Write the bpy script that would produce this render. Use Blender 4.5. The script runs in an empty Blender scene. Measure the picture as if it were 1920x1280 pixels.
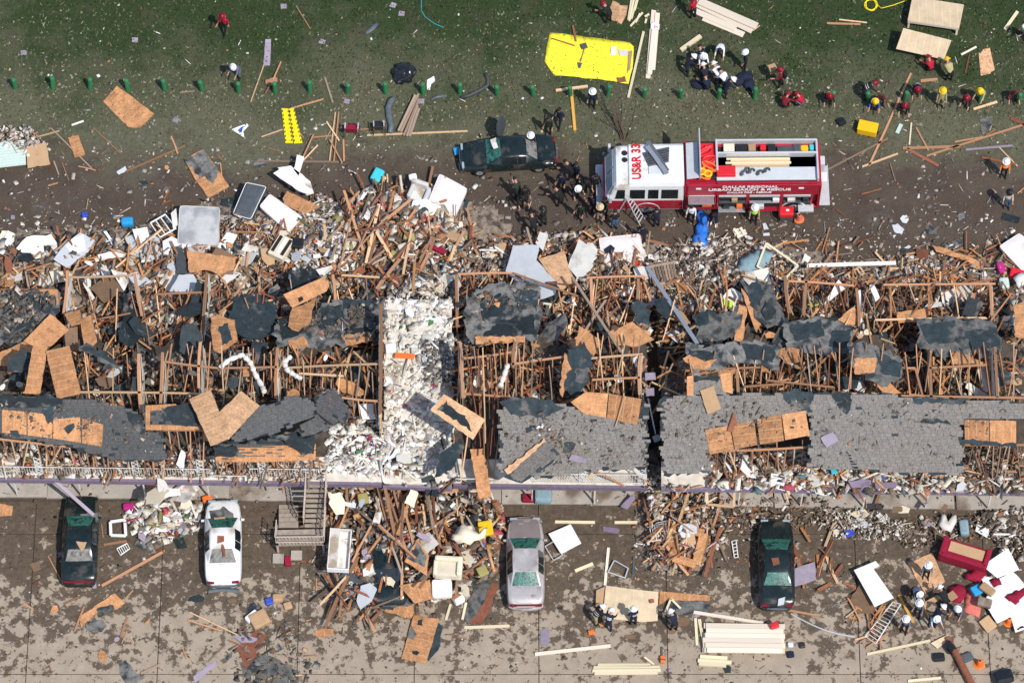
import bpy, bmesh, math, random
import numpy as np
from mathutils import Vector, Matrix, Euler, noise as mnoise

random.seed(7)
rng = np.random.default_rng(11)
R = math.radians
SC = bpy.context.scene
COL = SC.collection

# ------------------------------------------------------------------ camera
FPX, DIST, ELEV = 7500.0, 200.0, R(62)
CE, SE = math.cos(ELEV), math.sin(ELEV)
CAM = np.array([0.0, -DIST * CE, DIST * SE])
FW, UPV = np.array([0, CE, -SE]), np.array([0, SE, CE])
cd = bpy.data.cameras.new('camera')
cd.sensor_width = 36
cd.lens = 36 * FPX / 1920
cd.clip_end = 2000
cam = bpy.data.objects.new('camera', cd)
COL.objects.link(cam)
cam.location = CAM
cam.rotation_euler = (R(90) - ELEV, 0, 0)
SC.camera = cam

# ------------------------------------------------------------------ light
SUN_EL = R(55)
SUN_DIR = Vector((0.61 * math.cos(SUN_EL), -0.79 * math.cos(SUN_EL), math.sin(SUN_EL)))
w = bpy.data.worlds.new('World')
SC.world = w
w.use_nodes = True
nt = w.node_tree
sky = nt.nodes.new('ShaderNodeTexSky')
sky.sky_type = 'NISHITA'
sky.sun_disc = False
sky.sun_elevation = SUN_EL
sky.sun_rotation = math.atan2(SUN_DIR.x, SUN_DIR.y)
bg = nt.nodes['Background']
bg.inputs['Strength'].default_value = 0.145
nt.links.new(sky.outputs[0], bg.inputs['Color'])
sd = bpy.data.lights.new('sun', 'SUN')
sd.energy = 3.75
sd.angle = R(0.55)
sd.color = (1.0, 0.955, 0.89)
sun = bpy.data.objects.new('sun', sd)
COL.objects.link(sun)
sun.rotation_euler = SUN_DIR.to_track_quat('Z', 'Y').to_euler()
sun.location = (30, -40, 60)
vs = SC.view_settings
vs.view_transform = 'Standard'
vs.look = 'None'
vs.exposure = 0.16
vs.gamma = 1
vs.use_curve_mapping = False

# ------------------------------------------------------------------ pixel -> place
def P(px, py, z=0.0):
 d = FW + np.array([(px - 960) / FPX, 0, 0]) + UPV * ((640 - py) / FPX)
 t = (z - CAM[2]) / d[2]
 q = CAM + d * t
 return Vector((q[0], q[1], z))

def PA(px, py, z):                                    # the same for arrays
 px, py = np.asarray(px, float), np.asarray(py, float)
 k = (640 - py) / FPX
 dx, dy, dz = (px - 960) / FPX, CE + SE * k, -SE + CE * k
 t = (z - CAM[2]) / dz
 return dx * t, CAM[1] + dy * t

def hit(px, py, z0, sx, sy, c):                        # ray against a tilted plane through c
 d = Vector(FW + np.array([(px - 960) / FPX, 0, 0]) + UPV * ((640 - py) / FPX))
 n = Vector((-sx, -sy, 1))
 o = Vector(CAM)
 return o + d * ((c - o).dot(n) / d.dot(n))

def lin(r, g, b):
 f = lambda v: (v / 255 / 12.92) if v <= 10 else ((v / 255 + 0.055) / 1.055) ** 2.4
 return (f(r), f(g), f(b))

# ------------------------------------------------------------------ materials
MATS = {}
def mat(name, col, rough=0.8, var=0.25, scale=6.0, bump=0.0, rand=0.0, metal=0.0, stretch=None, dark=None, darkamt=0.0, coord='Object', spec=0.3):
 """plain surface: base colour broken up by noise, per object shift, optional dirt"""
 if name in MATS: return MATS[name]
 m = bpy.data.materials.new(name); m.use_nodes = True
 n, l = m.node_tree.nodes, m.node_tree.links
 b = n['Principled BSDF']
 b.inputs['Roughness'].default_value = rough
 b.inputs['Metallic'].default_value = metal
 b.inputs['Specular IOR Level'].default_value = spec
 tc = n.new('ShaderNodeTexCoord')
 mp = n.new('ShaderNodeMapping')
 if stretch: mp.inputs['Scale'].default_value = stretch
 l.new(tc.outputs[coord], mp.inputs[0])
 oi = n.new('ShaderNodeObjectInfo')
 ad = n.new('ShaderNodeVectorMath'); ad.operation = 'ADD'
 mu = n.new('ShaderNodeVectorMath'); mu.operation = 'SCALE'; mu.inputs[0].default_value = (37, 61, 23)
 l.new(oi.outputs['Random'], mu.inputs['Scale'])
 l.new(mp.outputs[0], ad.inputs[0]); l.new(mu.outputs[0], ad.inputs[1])
 nz = n.new('ShaderNodeTexNoise'); nz.inputs['Scale'].default_value = scale; nz.inputs['Detail'].default_value = 6; nz.inputs['Roughness'].default_value = 0.65
 l.new(ad.outputs[0], nz.inputs['Vector'])
 mr = n.new('ShaderNodeMapRange'); mr.inputs[1].default_value = 0.25; mr.inputs[2].default_value = 0.75
 mr.inputs[3].default_value = 1 - var; mr.inputs[4].default_value = 1 + var
 l.new(nz.outputs['Fac'], mr.inputs[0])
 val = mr.outputs[0]
 if rand:
  m2 = n.new('ShaderNodeMapRange'); m2.inputs[3].default_value = 1 - rand; m2.inputs[4].default_value = 1 + rand
  l.new(oi.outputs['Random'], m2.inputs[0])
  mm = n.new('ShaderNodeMath'); mm.operation = 'MULTIPLY'
  l.new(val, mm.inputs[0]); l.new(m2.outputs[0], mm.inputs[1]); val = mm.outputs[0]
 hs = n.new('ShaderNodeHueSaturation'); hs.inputs['Color'].default_value = (*col, 1)
 l.new(val, hs.inputs['Value'])
 out = hs.outputs[0]
 if dark is not None:
  n2 = n.new('ShaderNodeTexNoise'); n2.inputs['Scale'].default_value = scale * 0.45; n2.inputs['Detail'].default_value = 8
  l.new(ad.outputs[0], n2.inputs['Vector'])
  r2 = n.new('ShaderNodeMapRange'); r2.inputs[1].default_value = 0.62 - 0.3 * darkamt; r2.inputs[2].default_value = 0.72 - 0.2 * darkamt
  l.new(n2.outputs['Fac'], r2.inputs[0])
  mx = n.new('ShaderNodeMix'); mx.data_type = 'RGBA'
  mx.inputs[7].default_value = (*dark, 1)
  l.new(r2.outputs[0], mx.inputs[0]); l.new(out, mx.inputs[6]); out = mx.outputs[2]
 l.new(out, b.inputs['Base Color'])
 if bump:
  bp = n.new('ShaderNodeBump'); bp.inputs['Strength'].default_value = bump; bp.inputs['Distance'].default_value = 0.03
  l.new(nz.outputs['Fac'], bp.inputs['Height']); l.new(bp.outputs[0], b.inputs['Normal'])
 MATS[name] = m
 return m

def mat_attr(name, rough=0.9, var=0.3, scale=14):
 """colour of each chip comes from its own stored colour"""
 m = bpy.data.materials.new(name); m.use_nodes = True
 n, l = m.node_tree.nodes, m.node_tree.links
 b = n['Principled BSDF']; b.inputs['Roughness'].default_value = rough; b.inputs['Specular IOR Level'].default_value = 0.2
 at = n.new('ShaderNodeAttribute'); at.attribute_name = 'tint'
 tc = n.new('ShaderNodeTexCoord')
 nz = n.new('ShaderNodeTexNoise'); nz.inputs['Scale'].default_value = scale; nz.inputs['Detail'].default_value = 4
 l.new(tc.outputs['Object'], nz.inputs['Vector'])
 mr = n.new('ShaderNodeMapRange'); mr.inputs[1].default_value = 0.3; mr.inputs[2].default_value = 0.7
 mr.inputs[3].default_value = 1 - var; mr.inputs[4].default_value = 1 + var
 l.new(nz.outputs['Fac'], mr.inputs[0])
 hs = n.new('ShaderNodeHueSaturation'); l.new(at.outputs['Color'], hs.inputs['Color']); l.new(mr.outputs[0], hs.inputs['Value'])
 l.new(hs.outputs[0], b.inputs['Base Color'])
 MATS[name] = m
 return m

def mat_osb(name, col, line=(0.6, 0.36, 0.18), dirt=0.15, fl=1.0):
 """strand board: flakes, faint nail lines every 40 cm along the sheet, stains, per sheet tone"""
 m = bpy.data.materials.new(name); m.use_nodes = True
 n, l = m.node_tree.nodes, m.node_tree.links
 b = n['Principled BSDF']; b.inputs['Roughness'].default_value = 0.85; b.inputs['Specular IOR Level'].default_value = 0.2
 tc = n.new('ShaderNodeTexCoord'); oi = n.new('ShaderNodeObjectInfo')
 vo = n.new('ShaderNodeTexVoronoi'); vo.inputs['Scale'].default_value = 14
 l.new(tc.outputs['Object'], vo.inputs['Vector'])
 nz = n.new('ShaderNodeTexNoise'); nz.inputs['Scale'].default_value = 2.2; nz.inputs['Detail'].default_value = 7; nz.noise_dimensions = '4D'
 ml = n.new('ShaderNodeMath'); ml.operation = 'MULTIPLY'; ml.inputs[1].default_value = 50
 l.new(oi.outputs['Random'], ml.inputs[0]); l.new(ml.outputs[0], nz.inputs['W'])
 l.new(tc.outputs['Object'], nz.inputs['Vector'])
 sp = n.new('ShaderNodeSeparateColor'); l.new(vo.outputs['Color'], sp.inputs[0])
 mr = n.new('ShaderNodeMapRange'); mr.inputs[3].default_value = 1 - .2 * fl; mr.inputs[4].default_value = 1 + .17 * fl
 l.new(sp.outputs[0], mr.inputs[0])
 m2 = n.new('ShaderNodeMapRange'); m2.inputs[1].default_value = 0.25; m2.inputs[2].default_value = 0.75; m2.inputs[3].default_value = 1 - .36 * (.4 + .6 * fl); m2.inputs[4].default_value = 1.15
 l.new(nz.outputs['Fac'], m2.inputs[0])
 m3 = n.new('ShaderNodeMapRange'); m3.inputs[3].default_value = 0.72; m3.inputs[4].default_value = 1.15
 l.new(oi.outputs['Random'], m3.inputs[0])
 a = n.new('ShaderNodeMath'); a.operation = 'MULTIPLY'; l.new(mr.outputs[0], a.inputs[0]); l.new(m2.outputs[0], a.inputs[1])
 c = n.new('ShaderNodeMath'); c.operation = 'MULTIPLY'; l.new(a.outputs[0], c.inputs[0]); l.new(m3.outputs[0], c.inputs[1])
 hs = n.new('ShaderNodeHueSaturation'); hs.inputs['Color'].default_value = (*col, 1); l.new(c.outputs[0], hs.inputs['Value'])
 sx = n.new('ShaderNodeSeparateXYZ'); l.new(tc.outputs['Object'], sx.inputs[0])
 pp = n.new('ShaderNodeMath'); pp.operation = 'PINGPONG'; pp.inputs[1].default_value = 0.2
 l.new(sx.outputs[0], pp.inputs[0])
 lt = n.new('ShaderNodeMath'); lt.operation = 'LESS_THAN'; lt.inputs[1].default_value = 0.014; l.new(pp.outputs[0], lt.inputs[0])
 fc = n.new('ShaderNodeMath'); fc.operation = 'MULTIPLY'; fc.inputs[1].default_value = 0.55; l.new(lt.outputs[0], fc.inputs[0])
 mx = n.new('ShaderNodeMix'); mx.data_type = 'RGBA'; mx.inputs[7].default_value = (*line, 1)
 l.new(fc.outputs[0], mx.inputs[0]); l.new(hs.outputs[0], mx.inputs[6])
 n3 = n.new('ShaderNodeTexNoise'); n3.inputs['Scale'].default_value = 1.6; n3.inputs['Detail'].default_value = 9; n3.noise_dimensions = '4D'
 l.new(tc.outputs['Object'], n3.inputs['Vector']); l.new(ml.outputs[0], n3.inputs['W'])
 r3 = n.new('ShaderNodeMapRange'); r3.inputs[1].default_value = 0.60; r3.inputs[2].default_value = 0.74; r3.inputs[4].default_value = 0.7 if dirt > 0.1 else 0.2 * fl
 l.new(n3.outputs['Fac'], r3.inputs[0])
 mx2 = n.new('ShaderNodeMix'); mx2.data_type = 'RGBA'; mx2.inputs[7].default_value = (0.10, 0.055, 0.03, 1)
 l.new(r3.outputs[0], mx2.inputs[0]); l.new(mx.outputs[2], mx2.inputs[6])
 l.new(mx2.outputs[2], b.inputs['Base Color'])
 bp = n.new('ShaderNodeBump'); bp.inputs['Strength'].default_value = 0.35; bp.inputs['Distance'].default_value = 0.01
 l.new(sp.outputs[1], bp.inputs['Height']); l.new(bp.outputs[0], b.inputs['Normal'])
 MATS[name] = m
 return m

mat_osb('strand_board', (0.56, 0.275, 0.125), (0.62, 0.40, 0.22))
mat_osb('strand_board_pale', (0.64, 0.38, 0.21), (0.68, 0.45, 0.26), 0.05)
mat_osb('plywood_new', (0.74, 0.58, 0.38), (0.75, 0.6, 0.42), 0.0, 0.2)
mat('timber', (0.385, 0.20, 0.108), 0.8, 0.3, 3.0, 0.2, 0.45, stretch=(0.6, 7, 7))
mat('timber_pale', (0.60, 0.40, 0.235), 0.8, 0.25, 3.0, 0.2, 0.35, stretch=(0.6, 7, 7))
mat('timber_grey', (0.30, 0.22, 0.16), 0.85, 0.3, 3.0, 0.2, 0.4, stretch=(0.6, 7, 7))
mat('timber_fresh', (0.70, 0.60, 0.40), 0.7, 0.12, 3.0, 0.1, 0.12, stretch=(0.6, 7, 7))
mat('timber_yellow', (0.60, 0.33, 0.07), 0.7, 0.2, 3.0, 0.1, 0.15, stretch=(0.6, 7, 7))
mat('timber_white', (0.72, 0.62, 0.50), 0.7, 0.14, 3.0, 0.05, 0.16, stretch=(0.6, 7, 7))
mat('felt', (0.022, 0.033, 0.038), 0.75, 0.6, 3.0, 0.6, 0.4, dark=(0.15, 0.14, 0.125), darkamt=0.12)
mat('felt_dusty', (0.15, 0.145, 0.135), 0.9, 0.5, 4.5, 0.6, 0.25, dark=(0.03, 0.038, 0.042), darkamt=0.5)
mat('drywall', (0.70, 0.68, 0.62), 0.9, 0.12, 2.0, 0.0, 0.12, dark=(0.42, 0.38, 0.32), darkamt=0.2)
mat('white_paint', (0.76, 0.76, 0.74), 0.6, 0.08, 3.0, 0.0, 0.08)
mat('white_dirty', (0.66, 0.63, 0.58), 0.8, 0.12, 2.5, 0.1, 0.12, dark=(0.35, 0.28, 0.2), darkamt=0.25)
mat('rail_rust', (0.48, 0.39, 0.33), 0.8, 0.25, 5, 0.1)
mat('cream', (0.68, 0.60, 0.45), 0.8, 0.12, 2.5, 0.1, 0.12)
mat('purple_paint', (0.21, 0.165, 0.235), 0.75, 0.2, 3.0, 0.1, 0.25, dark=(0.13, 0.1, 0.1), darkamt=0.1)
mat('lilac_paint', (0.29, 0.245, 0.30), 0.7, 0.2, 3.0, 0.1, 0.2)
mat('concrete', (0.37, 0.33, 0.285), 0.9, 0.18, 1.4, 0.2, 0.05, dark=(0.16, 0.12, 0.085), darkamt=0.3)
mat('concrete_tread', (0.30, 0.25, 0.20), 0.9, 0.3, 5, 0.2, 0.1)
mat('steel', (0.45, 0.47, 0.5), 0.4, 0.15, 4, 0, 0.1, metal=0.6)
mat('aluminium', (0.6, 0.61, 0.62), 0.4, 0.08, 4, 0, 0.1, metal=0.3)
mat('black_rubber', (0.012, 0.012, 0.013), 0.7, 0.2)
mat('black_plastic', (0.02, 0.021, 0.023), 0.45, 0.2)
mat('black_bag', (0.012, 0.014, 0.016), 0.18, 0.2, spec=0.6)
mat('dark_interior', (0.02, 0.018, 0.016), 0.9, 0.4)  # near-black colour standing for the shade inside openings
mat('dark_grey', (0.07, 0.08, 0.09), 0.6, 0.25, 4, 0.1, 0.2)
mat('bumper_grey', (0.10, 0.12, 0.135), 0.45, 0.25, 5, 0.1)
mat('grey_cloth', (0.33, 0.34, 0.35), 0.95, 0.1, 8)
mat('light_grey', (0.52, 0.54, 0.56), 0.8, 0.1, 2, 0.05, 0.08)
mat('glass_shattered', (0.035, 0.14, 0.11), 0.3, 0.8, 12, 0.6, 0.1, dark=(0.012, 0.035, 0.03), darkamt=0.45, spec=0.6)
mat('glass_dark', (0.012, 0.016, 0.018), 0.12, 0.2, spec=0.7)
mat('glass_pale', (0.30, 0.38, 0.42), 0.15, 0.2, spec=0.7)
mat('glass_dusty', (0.20, 0.19, 0.17), 0.5, 0.5, 7, 0.1, dark=(0.06, 0.07, 0.07), darkamt=0.3)
mat('paint_black', (0.010, 0.018, 0.018), 0.22, 0.5, 3, 0.15, spec=0.6, dark=(0.075, 0.065, 0.052), darkamt=0.22)
mat('paint_white', (0.74, 0.74, 0.735), 0.3, 0.04, 2, spec=0.5)
mat('paint_white_dirty', (0.74, 0.74, 0.735), 0.35, 0.06, 2.4, spec=0.5, dark=(0.46, 0.40, 0.33), darkamt=0.2)
mat('paint_silver', (0.46, 0.43, 0.42), 0.35, 0.12, 3, 0.0, 0, 0.25, dark=(0.30, 0.25, 0.21), darkamt=0.25)
mat('paint_hood_brown', (0.26, 0.22, 0.21), 0.4, 0.12, 3, 0, 0, 0.2)
mat('truck_red', (0.33, 0.010, 0.028), 0.35, 0.18, 3, spec=0.5, dark=(0.2, 0.05, 0.045), darkamt=0.1)
mat('red_plastic', (0.62, 0.02, 0.03), 0.5, 0.15)
mat('tail_red', (0.20, 0.01, 0.02), 0.25, 0.1)
mat('crimson_cloth', (0.25, 0.008, 0.03), 0.85, 0.2, 6, 0.1, 0.1)
mat('magenta_cloth', (0.40, 0.02, 0.17), 0.85, 0.2, 6, 0.1, 0.1)
mat('coral_cloth', (0.62, 0.16, 0.13), 0.85, 0.2, 6, 0.1, 0.1)
mat('orange_plastic', (0.80, 0.17, 0.03), 0.5, 0.12)
mat('yellow_plastic', (0.84, 0.66, 0.01), 0.45, 0.06)
mat('amber_plastic', (0.80, 0.46, 0.01), 0.5, 0.08)
mat('tarp_yellow', (0.86, 0.74, 0.04), 0.55, 0.06, 2.0, 0.08)
mat('tarp_blue', (0.03, 0.17, 0.62), 0.3, 0.15, 5, 0.3, spec=0.6)
mat('blue_plastic', (0.03, 0.30, 0.60), 0.4, 0.1)
mat('cyan_plastic', (0.05, 0.50, 0.58), 0.5, 0.1)
mat('deep_blue', (0.03, 0.07, 0.42), 0.5, 0.2)
mat('bluegrey_cloth', (0.22, 0.32, 0.36), 0.9, 0.15, 5, 0.1)
mat('olive_cloth', (0.38, 0.34, 0.12), 0.9, 0.15, 6, 0.1, 0.15)
mat('cardboard', (0.42, 0.27, 0.15), 0.9, 0.12, 3, 0.05, 0.2)
mat('brown_fabric', (0.19, 0.12, 0.075), 0.9, 0.2, 4, 0.1, 0.2)
mat('rust_brown', (0.22, 0.08, 0.045), 0.85, 0.3, 4, 0.1, 0.3)
mat('green_paint', (0.032, 0.19, 0.072), 0.45, 0.15, 5)
mat('teal_metal', (0.50, 0.60, 0.55), 0.45, 0.06, 2)
mat('bark', (0.10, 0.065, 0.05), 0.9, 0.3, 8)
mat('quilt', (0.47, 0.47, 0.46), 0.95, 0.12, 2.5, 0.1, dark=(0.30, 0.30, 0.31), darkamt=0.5)
mat('mattress_white', (0.72, 0.67, 0.65), 0.9, 0.07, 3, 0.1, 0.05, dark=(0.55, 0.47, 0.42), darkamt=0.12)
mat('letter_red', (0.55, 0.01, 0.02), 0.5, 0.05)
mat('letter_white', (0.8, 0.8, 0.8), 0.5, 0.03)
mat('skin', (0.46, 0.24, 0.16), 0.6, 0.08)
mat('hair_dark', (0.02, 0.013, 0.01), 0.7, 0.2)
mat('hair_fair', (0.45, 0.30, 0.15), 0.7, 0.2)
for nm, c in dict(cl_navy=(0.012, 0.017, 0.036), cl_black=(0.013, 0.013, 0.015), cl_grey=(0.12, 0.14, 0.19), cl_white=(0.72, 0.73, 0.76), cl_jeans=(0.05, 0.12, 0.23),
                  cl_khaki=(0.42, 0.34, 0.24), cl_tan=(0.37, 0.32, 0.15), cl_red=(0.40, 0.01, 0.03), cl_green=(0.022, 0.03, 0.022), cl_beige=(0.58, 0.47, 0.36), cl_blue=(0.03, 0.08, 0.36),
                  cl_maroon=(0.19, 0.012, 0.02), cl_neon=(0.55, 0.85, 0.05), cl_orange=(0.85, 0.22, 0.02), cl_sky=(0.40, 0.52, 0.75)).items():
 mat(nm, c, 0.85, 0.25, 7, 0.15)
for nm, c in dict(hat_white=(0.80, 0.80, 0.80), hat_red=(0.22, 0.008, 0.022), hat_yellow=(0.80, 0.50, 0.01), hat_black=(0.02, 0.02, 0.022), hat_tan=(0.6, 0.45, 0.26)).items():
 mat(nm, c, 0.35, 0.04)
mat_attr('rubble_tint')
mat_attr('shingle_tint', 0.9, 0.22, 9)

# ------------------------------------------------------------------ mesh builder
class MB:
 def __init__(s): s.v, s.f, s.m, s.c = [], [], [], []
 def add(s, vs, fs, mi=0, col=None):
  o = len(s.v); s.v += [tuple(v) for v in vs]
  for f in fs: s.f.append(tuple(i + o for i in f)); s.m.append(mi); s.c.append(col)
  return s
 def box(s, c, d, rot=None, mi=0, col=None, taper=1.0):
  x, y, z = d[0] / 2, d[1] / 2, d[2] / 2
  vs = [Vector((a * x * (taper if k > 0 else 1), b * y * (taper if k > 0 else 1), k * z)) for k in (-1, 1) for b in (-1, 1) for a in (-1, 1)]
  if rot is not None: vs = [rot @ v for v in vs]
  c = Vector(c)
  return s.add([v + c for v in vs], [(0, 2, 3, 1), (4, 5, 7, 6), (0, 1, 5, 4), (2, 6, 7, 3), (0, 4, 6, 2), (1, 3, 7, 5)], mi, col)
 def bevbox(s, c, d, r=0.03, rot=None, mi=0):
  """box with every edge chamfered"""
  x, y, z = d[0] / 2, d[1] / 2, d[2] / 2
  r = min(r, x * .9, y * .9, z * .9)
  bm = bmesh.new(); bmesh.ops.create_cube(bm, size=1)
  for v in bm.verts: v.co = Vector((v.co.x * d[0], v.co.y * d[1], v.co.z * d[2]))
  bmesh.ops.bevel(bm, geom=bm.edges[:], offset=r, segments=2, affect='EDGES', profile=0.6)
  bm.verts.index_update()
  c = Vector(c)
  vs = [(rot @ v.co if rot is not None else v.co) + c for v in bm.verts]
  fs = [[v.index for v in f.verts] for f in bm.faces]
  bm.free()
  return s.add(vs, fs, mi)
 def prism(s, top, th, mi=0, nrm=None, side=None):
  """polygon (3-D points, any order) with thickness th below it"""
  n = len(top)
  top = [Vector(p) for p in top]
  ar = sum(top[i].x * top[(i + 1) % n].y - top[(i + 1) % n].x * top[i].y for i in range(n))
  if ar < 0: top = top[::-1]
  d = (Vector(nrm) if nrm is not None else Vector((0, 0, 1))) * th
  vs = top + [p - d for p in top]
  fs = [tuple(range(n)), tuple(range(2 * n - 1, n - 1, -1))]
  s.add(vs, fs, mi)
  s.add(vs, [(i, i + n, (i + 1) % n + n, (i + 1) % n) for i in range(n)], mi if side is None else side)
  return s
 def tube(s, pts, r, n=8, mi=0, cap=True):
  pts = [Vector(p) for p in pts]
  rs = r if isinstance(r, (list, tuple)) else [r] * len(pts)
  rings = []
  for i, p in enumerate(pts):
   t = (pts[min(i + 1, len(pts) - 1)] - pts[max(i - 1, 0)])
   t = t.normalized() if t.length > 1e-9 else Vector((0, 0, 1))
   a = t.orthogonal().normalized() if i == 0 else (rings[-1][1] - t * rings[-1][1].dot(t)).normalized()
   b = t.cross(a)
   rings.append(([p + (a * math.cos(2 * math.pi * k / n) + b * math.sin(2 * math.pi * k / n)) * rs[i] for k in range(n)], a))
  vs = [v for q in rings for v in q[0]]
  fs = [(i * n + k, i * n + (k + 1) % n, (i + 1) * n + (k + 1) % n, (i + 1) * n + k) for i in range(len(pts) - 1) for k in range(n)]
  if cap: fs += [tuple(range(n - 1, -1, -1)), tuple(range((len(pts) - 1) * n, len(pts) * n))]
  return s.add(vs, fs, mi)
 def ball(s, c, r, nu=10, nv=6, mi=0, zmin=-1.0, rot=None):
  """ellipsoid (r is a number or three radii), cut off below zmin (fraction)"""
  r = (r, r, r) if not isinstance(r, (tuple, list)) else r
  a0 = math.asin(zmin)
  vs, c = [], Vector(c)
  for j in range(nv + 1):
   a = a0 + (math.pi / 2 - a0) * j / nv
   for i in range(nu):
    q = Vector((r[0] * math.cos(a) * math.cos(2 * math.pi * i / nu), r[1] * math.cos(a) * math.sin(2 * math.pi * i / nu), r[2] * math.sin(a)))
    vs.append(c + (rot @ q if rot is not None else q))
  fs = [(j * nu + i, j * nu + (i + 1) % nu, (j + 1) * nu + (i + 1) % nu, (j + 1) * nu + i) for j in range(nv) for i in range(nu)]
  fs.append(tuple(range(nu - 1, -1, -1)))
  return s.add(vs, fs, mi)
 def grid(s, rows, mi=0, flip=False):
  nr, nc = len(rows), len(rows[0])
  fs = [(j * nc + i, j * nc + i + 1, (j + 1) * nc + i + 1, (j + 1) * nc + i) for j in range(nr - 1) for i in range(nc - 1)]
  if flip: fs = [f[::-1] for f in fs]
  return s.add([p for q in rows for p in q], fs, mi)
 def build(s, name, mats, parent=None, origin=None, rotz=0.0, smooth=False, kind=None):
  me = bpy.data.meshes.new(name)
  vs = s.v
  if origin is not None:
   o3 = Vector(origin); iv = Matrix.Rotation(-rotz, 3, 'Z')
   vs = [iv @ (Vector(v) - o3) for v in vs]
  me.from_pydata([tuple(v) for v in vs], [], s.f)
  for m in (mats if isinstance(mats, (list, tuple)) else [mats]): me.materials.append(MATS[m] if isinstance(m, str) else m)
  me.polygons.foreach_set('material_index', s.m)
  if smooth: me.polygons.foreach_set('use_smooth', [True] * len(s.f))
  if any(c is not None for c in s.c):
   at = me.attributes.new('tint', 'FLOAT_COLOR', 'FACE')
   at.data.foreach_set('color', [x for c in s.c for x in (*(c or (0.5, 0.5, 0.5)), 1.0)])
  me.update()
  o = bpy.data.objects.new(name, me); COL.objects.link(o)
  if origin is not None: o.location = origin; o.rotation_euler = (0, 0, rotz)
  if parent is not None: o.parent = parent
  if kind: o['kind'] = kind
  return o

def tag(o, label=None, cat=None, group=None, kind=None):
 if label: o['label'] = label
 if cat: o['category'] = cat
 if group: o['group'] = group
 if kind: o['kind'] = kind
 return o

def empty(name, label=None, cat=None, loc=(0, 0, 0), rotz=0.0, group=None, kind=None):
 o = bpy.data.objects.new(name, None); COL.objects.link(o)
 o.location = loc; o.rotation_euler = (0, 0, rotz); o.empty_display_size = 0.2
 return tag(o, label, cat, group, kind)

def npmesh(name, V, Fq, mats, tint=None, kind=None, parent=None):
 """fast mesh from numpy arrays: Fq is (n, k) faces of one size"""
 me = bpy.data.meshes.new(name)
 n, k = Fq.shape
 me.vertices.add(len(V)); me.vertices.foreach_set('co', np.asarray(V, np.float32).ravel())
 me.loops.add(n * k); me.loops.foreach_set('vertex_index', Fq.astype(np.int32).ravel())
 me.polygons.add(n); me.polygons.foreach_set('loop_start', np.arange(0, n * k, k, dtype=np.int32))
 try: me.polygons.foreach_set('loop_total', np.full(n, k, np.int32))
 except Exception: pass
 for m in mats: me.materials.append(MATS[m])
 if tint is not None:
  at = me.attributes.new('tint', 'FLOAT_COLOR', 'FACE')
  at.data.foreach_set('color', np.concatenate([tint, np.ones((n, 1))], 1).astype(np.float32).ravel())
 me.update(calc_edges=True); me.validate()
 o = bpy.data.objects.new(name, me); COL.objects.link(o)
 if kind: o['kind'] = kind
 if parent is not None: o.parent = parent
 return o

def jag(poly, step=9.0, amp=2.5, rs=None):
 """torn outline: split the edges of a pixel polygon and push the points about"""
 rs = rs or random
 out = []
 n = len(poly)
 for i in range(n):
  a, b = poly[i], poly[(i + 1) % n]
  L = math.hypot(b[0] - a[0], b[1] - a[1])
  k = max(1, int(L / step))
  for j in range(k):
   t = (j + (rs.uniform(-.3, .3) if j else 0)) / k
   q = amp if j else amp * .5
   out.append((a[0] + (b[0] - a[0]) * t + rs.uniform(-q, q), a[1] + (b[1] - a[1]) * t + rs.uniform(-q, q)))
 return out

def inpoly(x, y, poly):
 x, y = np.asarray(x, float), np.asarray(y, float)
 r = np.zeros(x.shape, bool)
 n = len(poly)
 for i in range(n):
  x0, y0 = poly[i]; x1, y1 = poly[(i + 1) % n]
  c = ((y0 > y) != (y1 > y)) & (x < (x1 - x0) * (y - y0) / ((y1 - y0) or 1e-9) + x0)
  r ^= c
 return r
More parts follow.
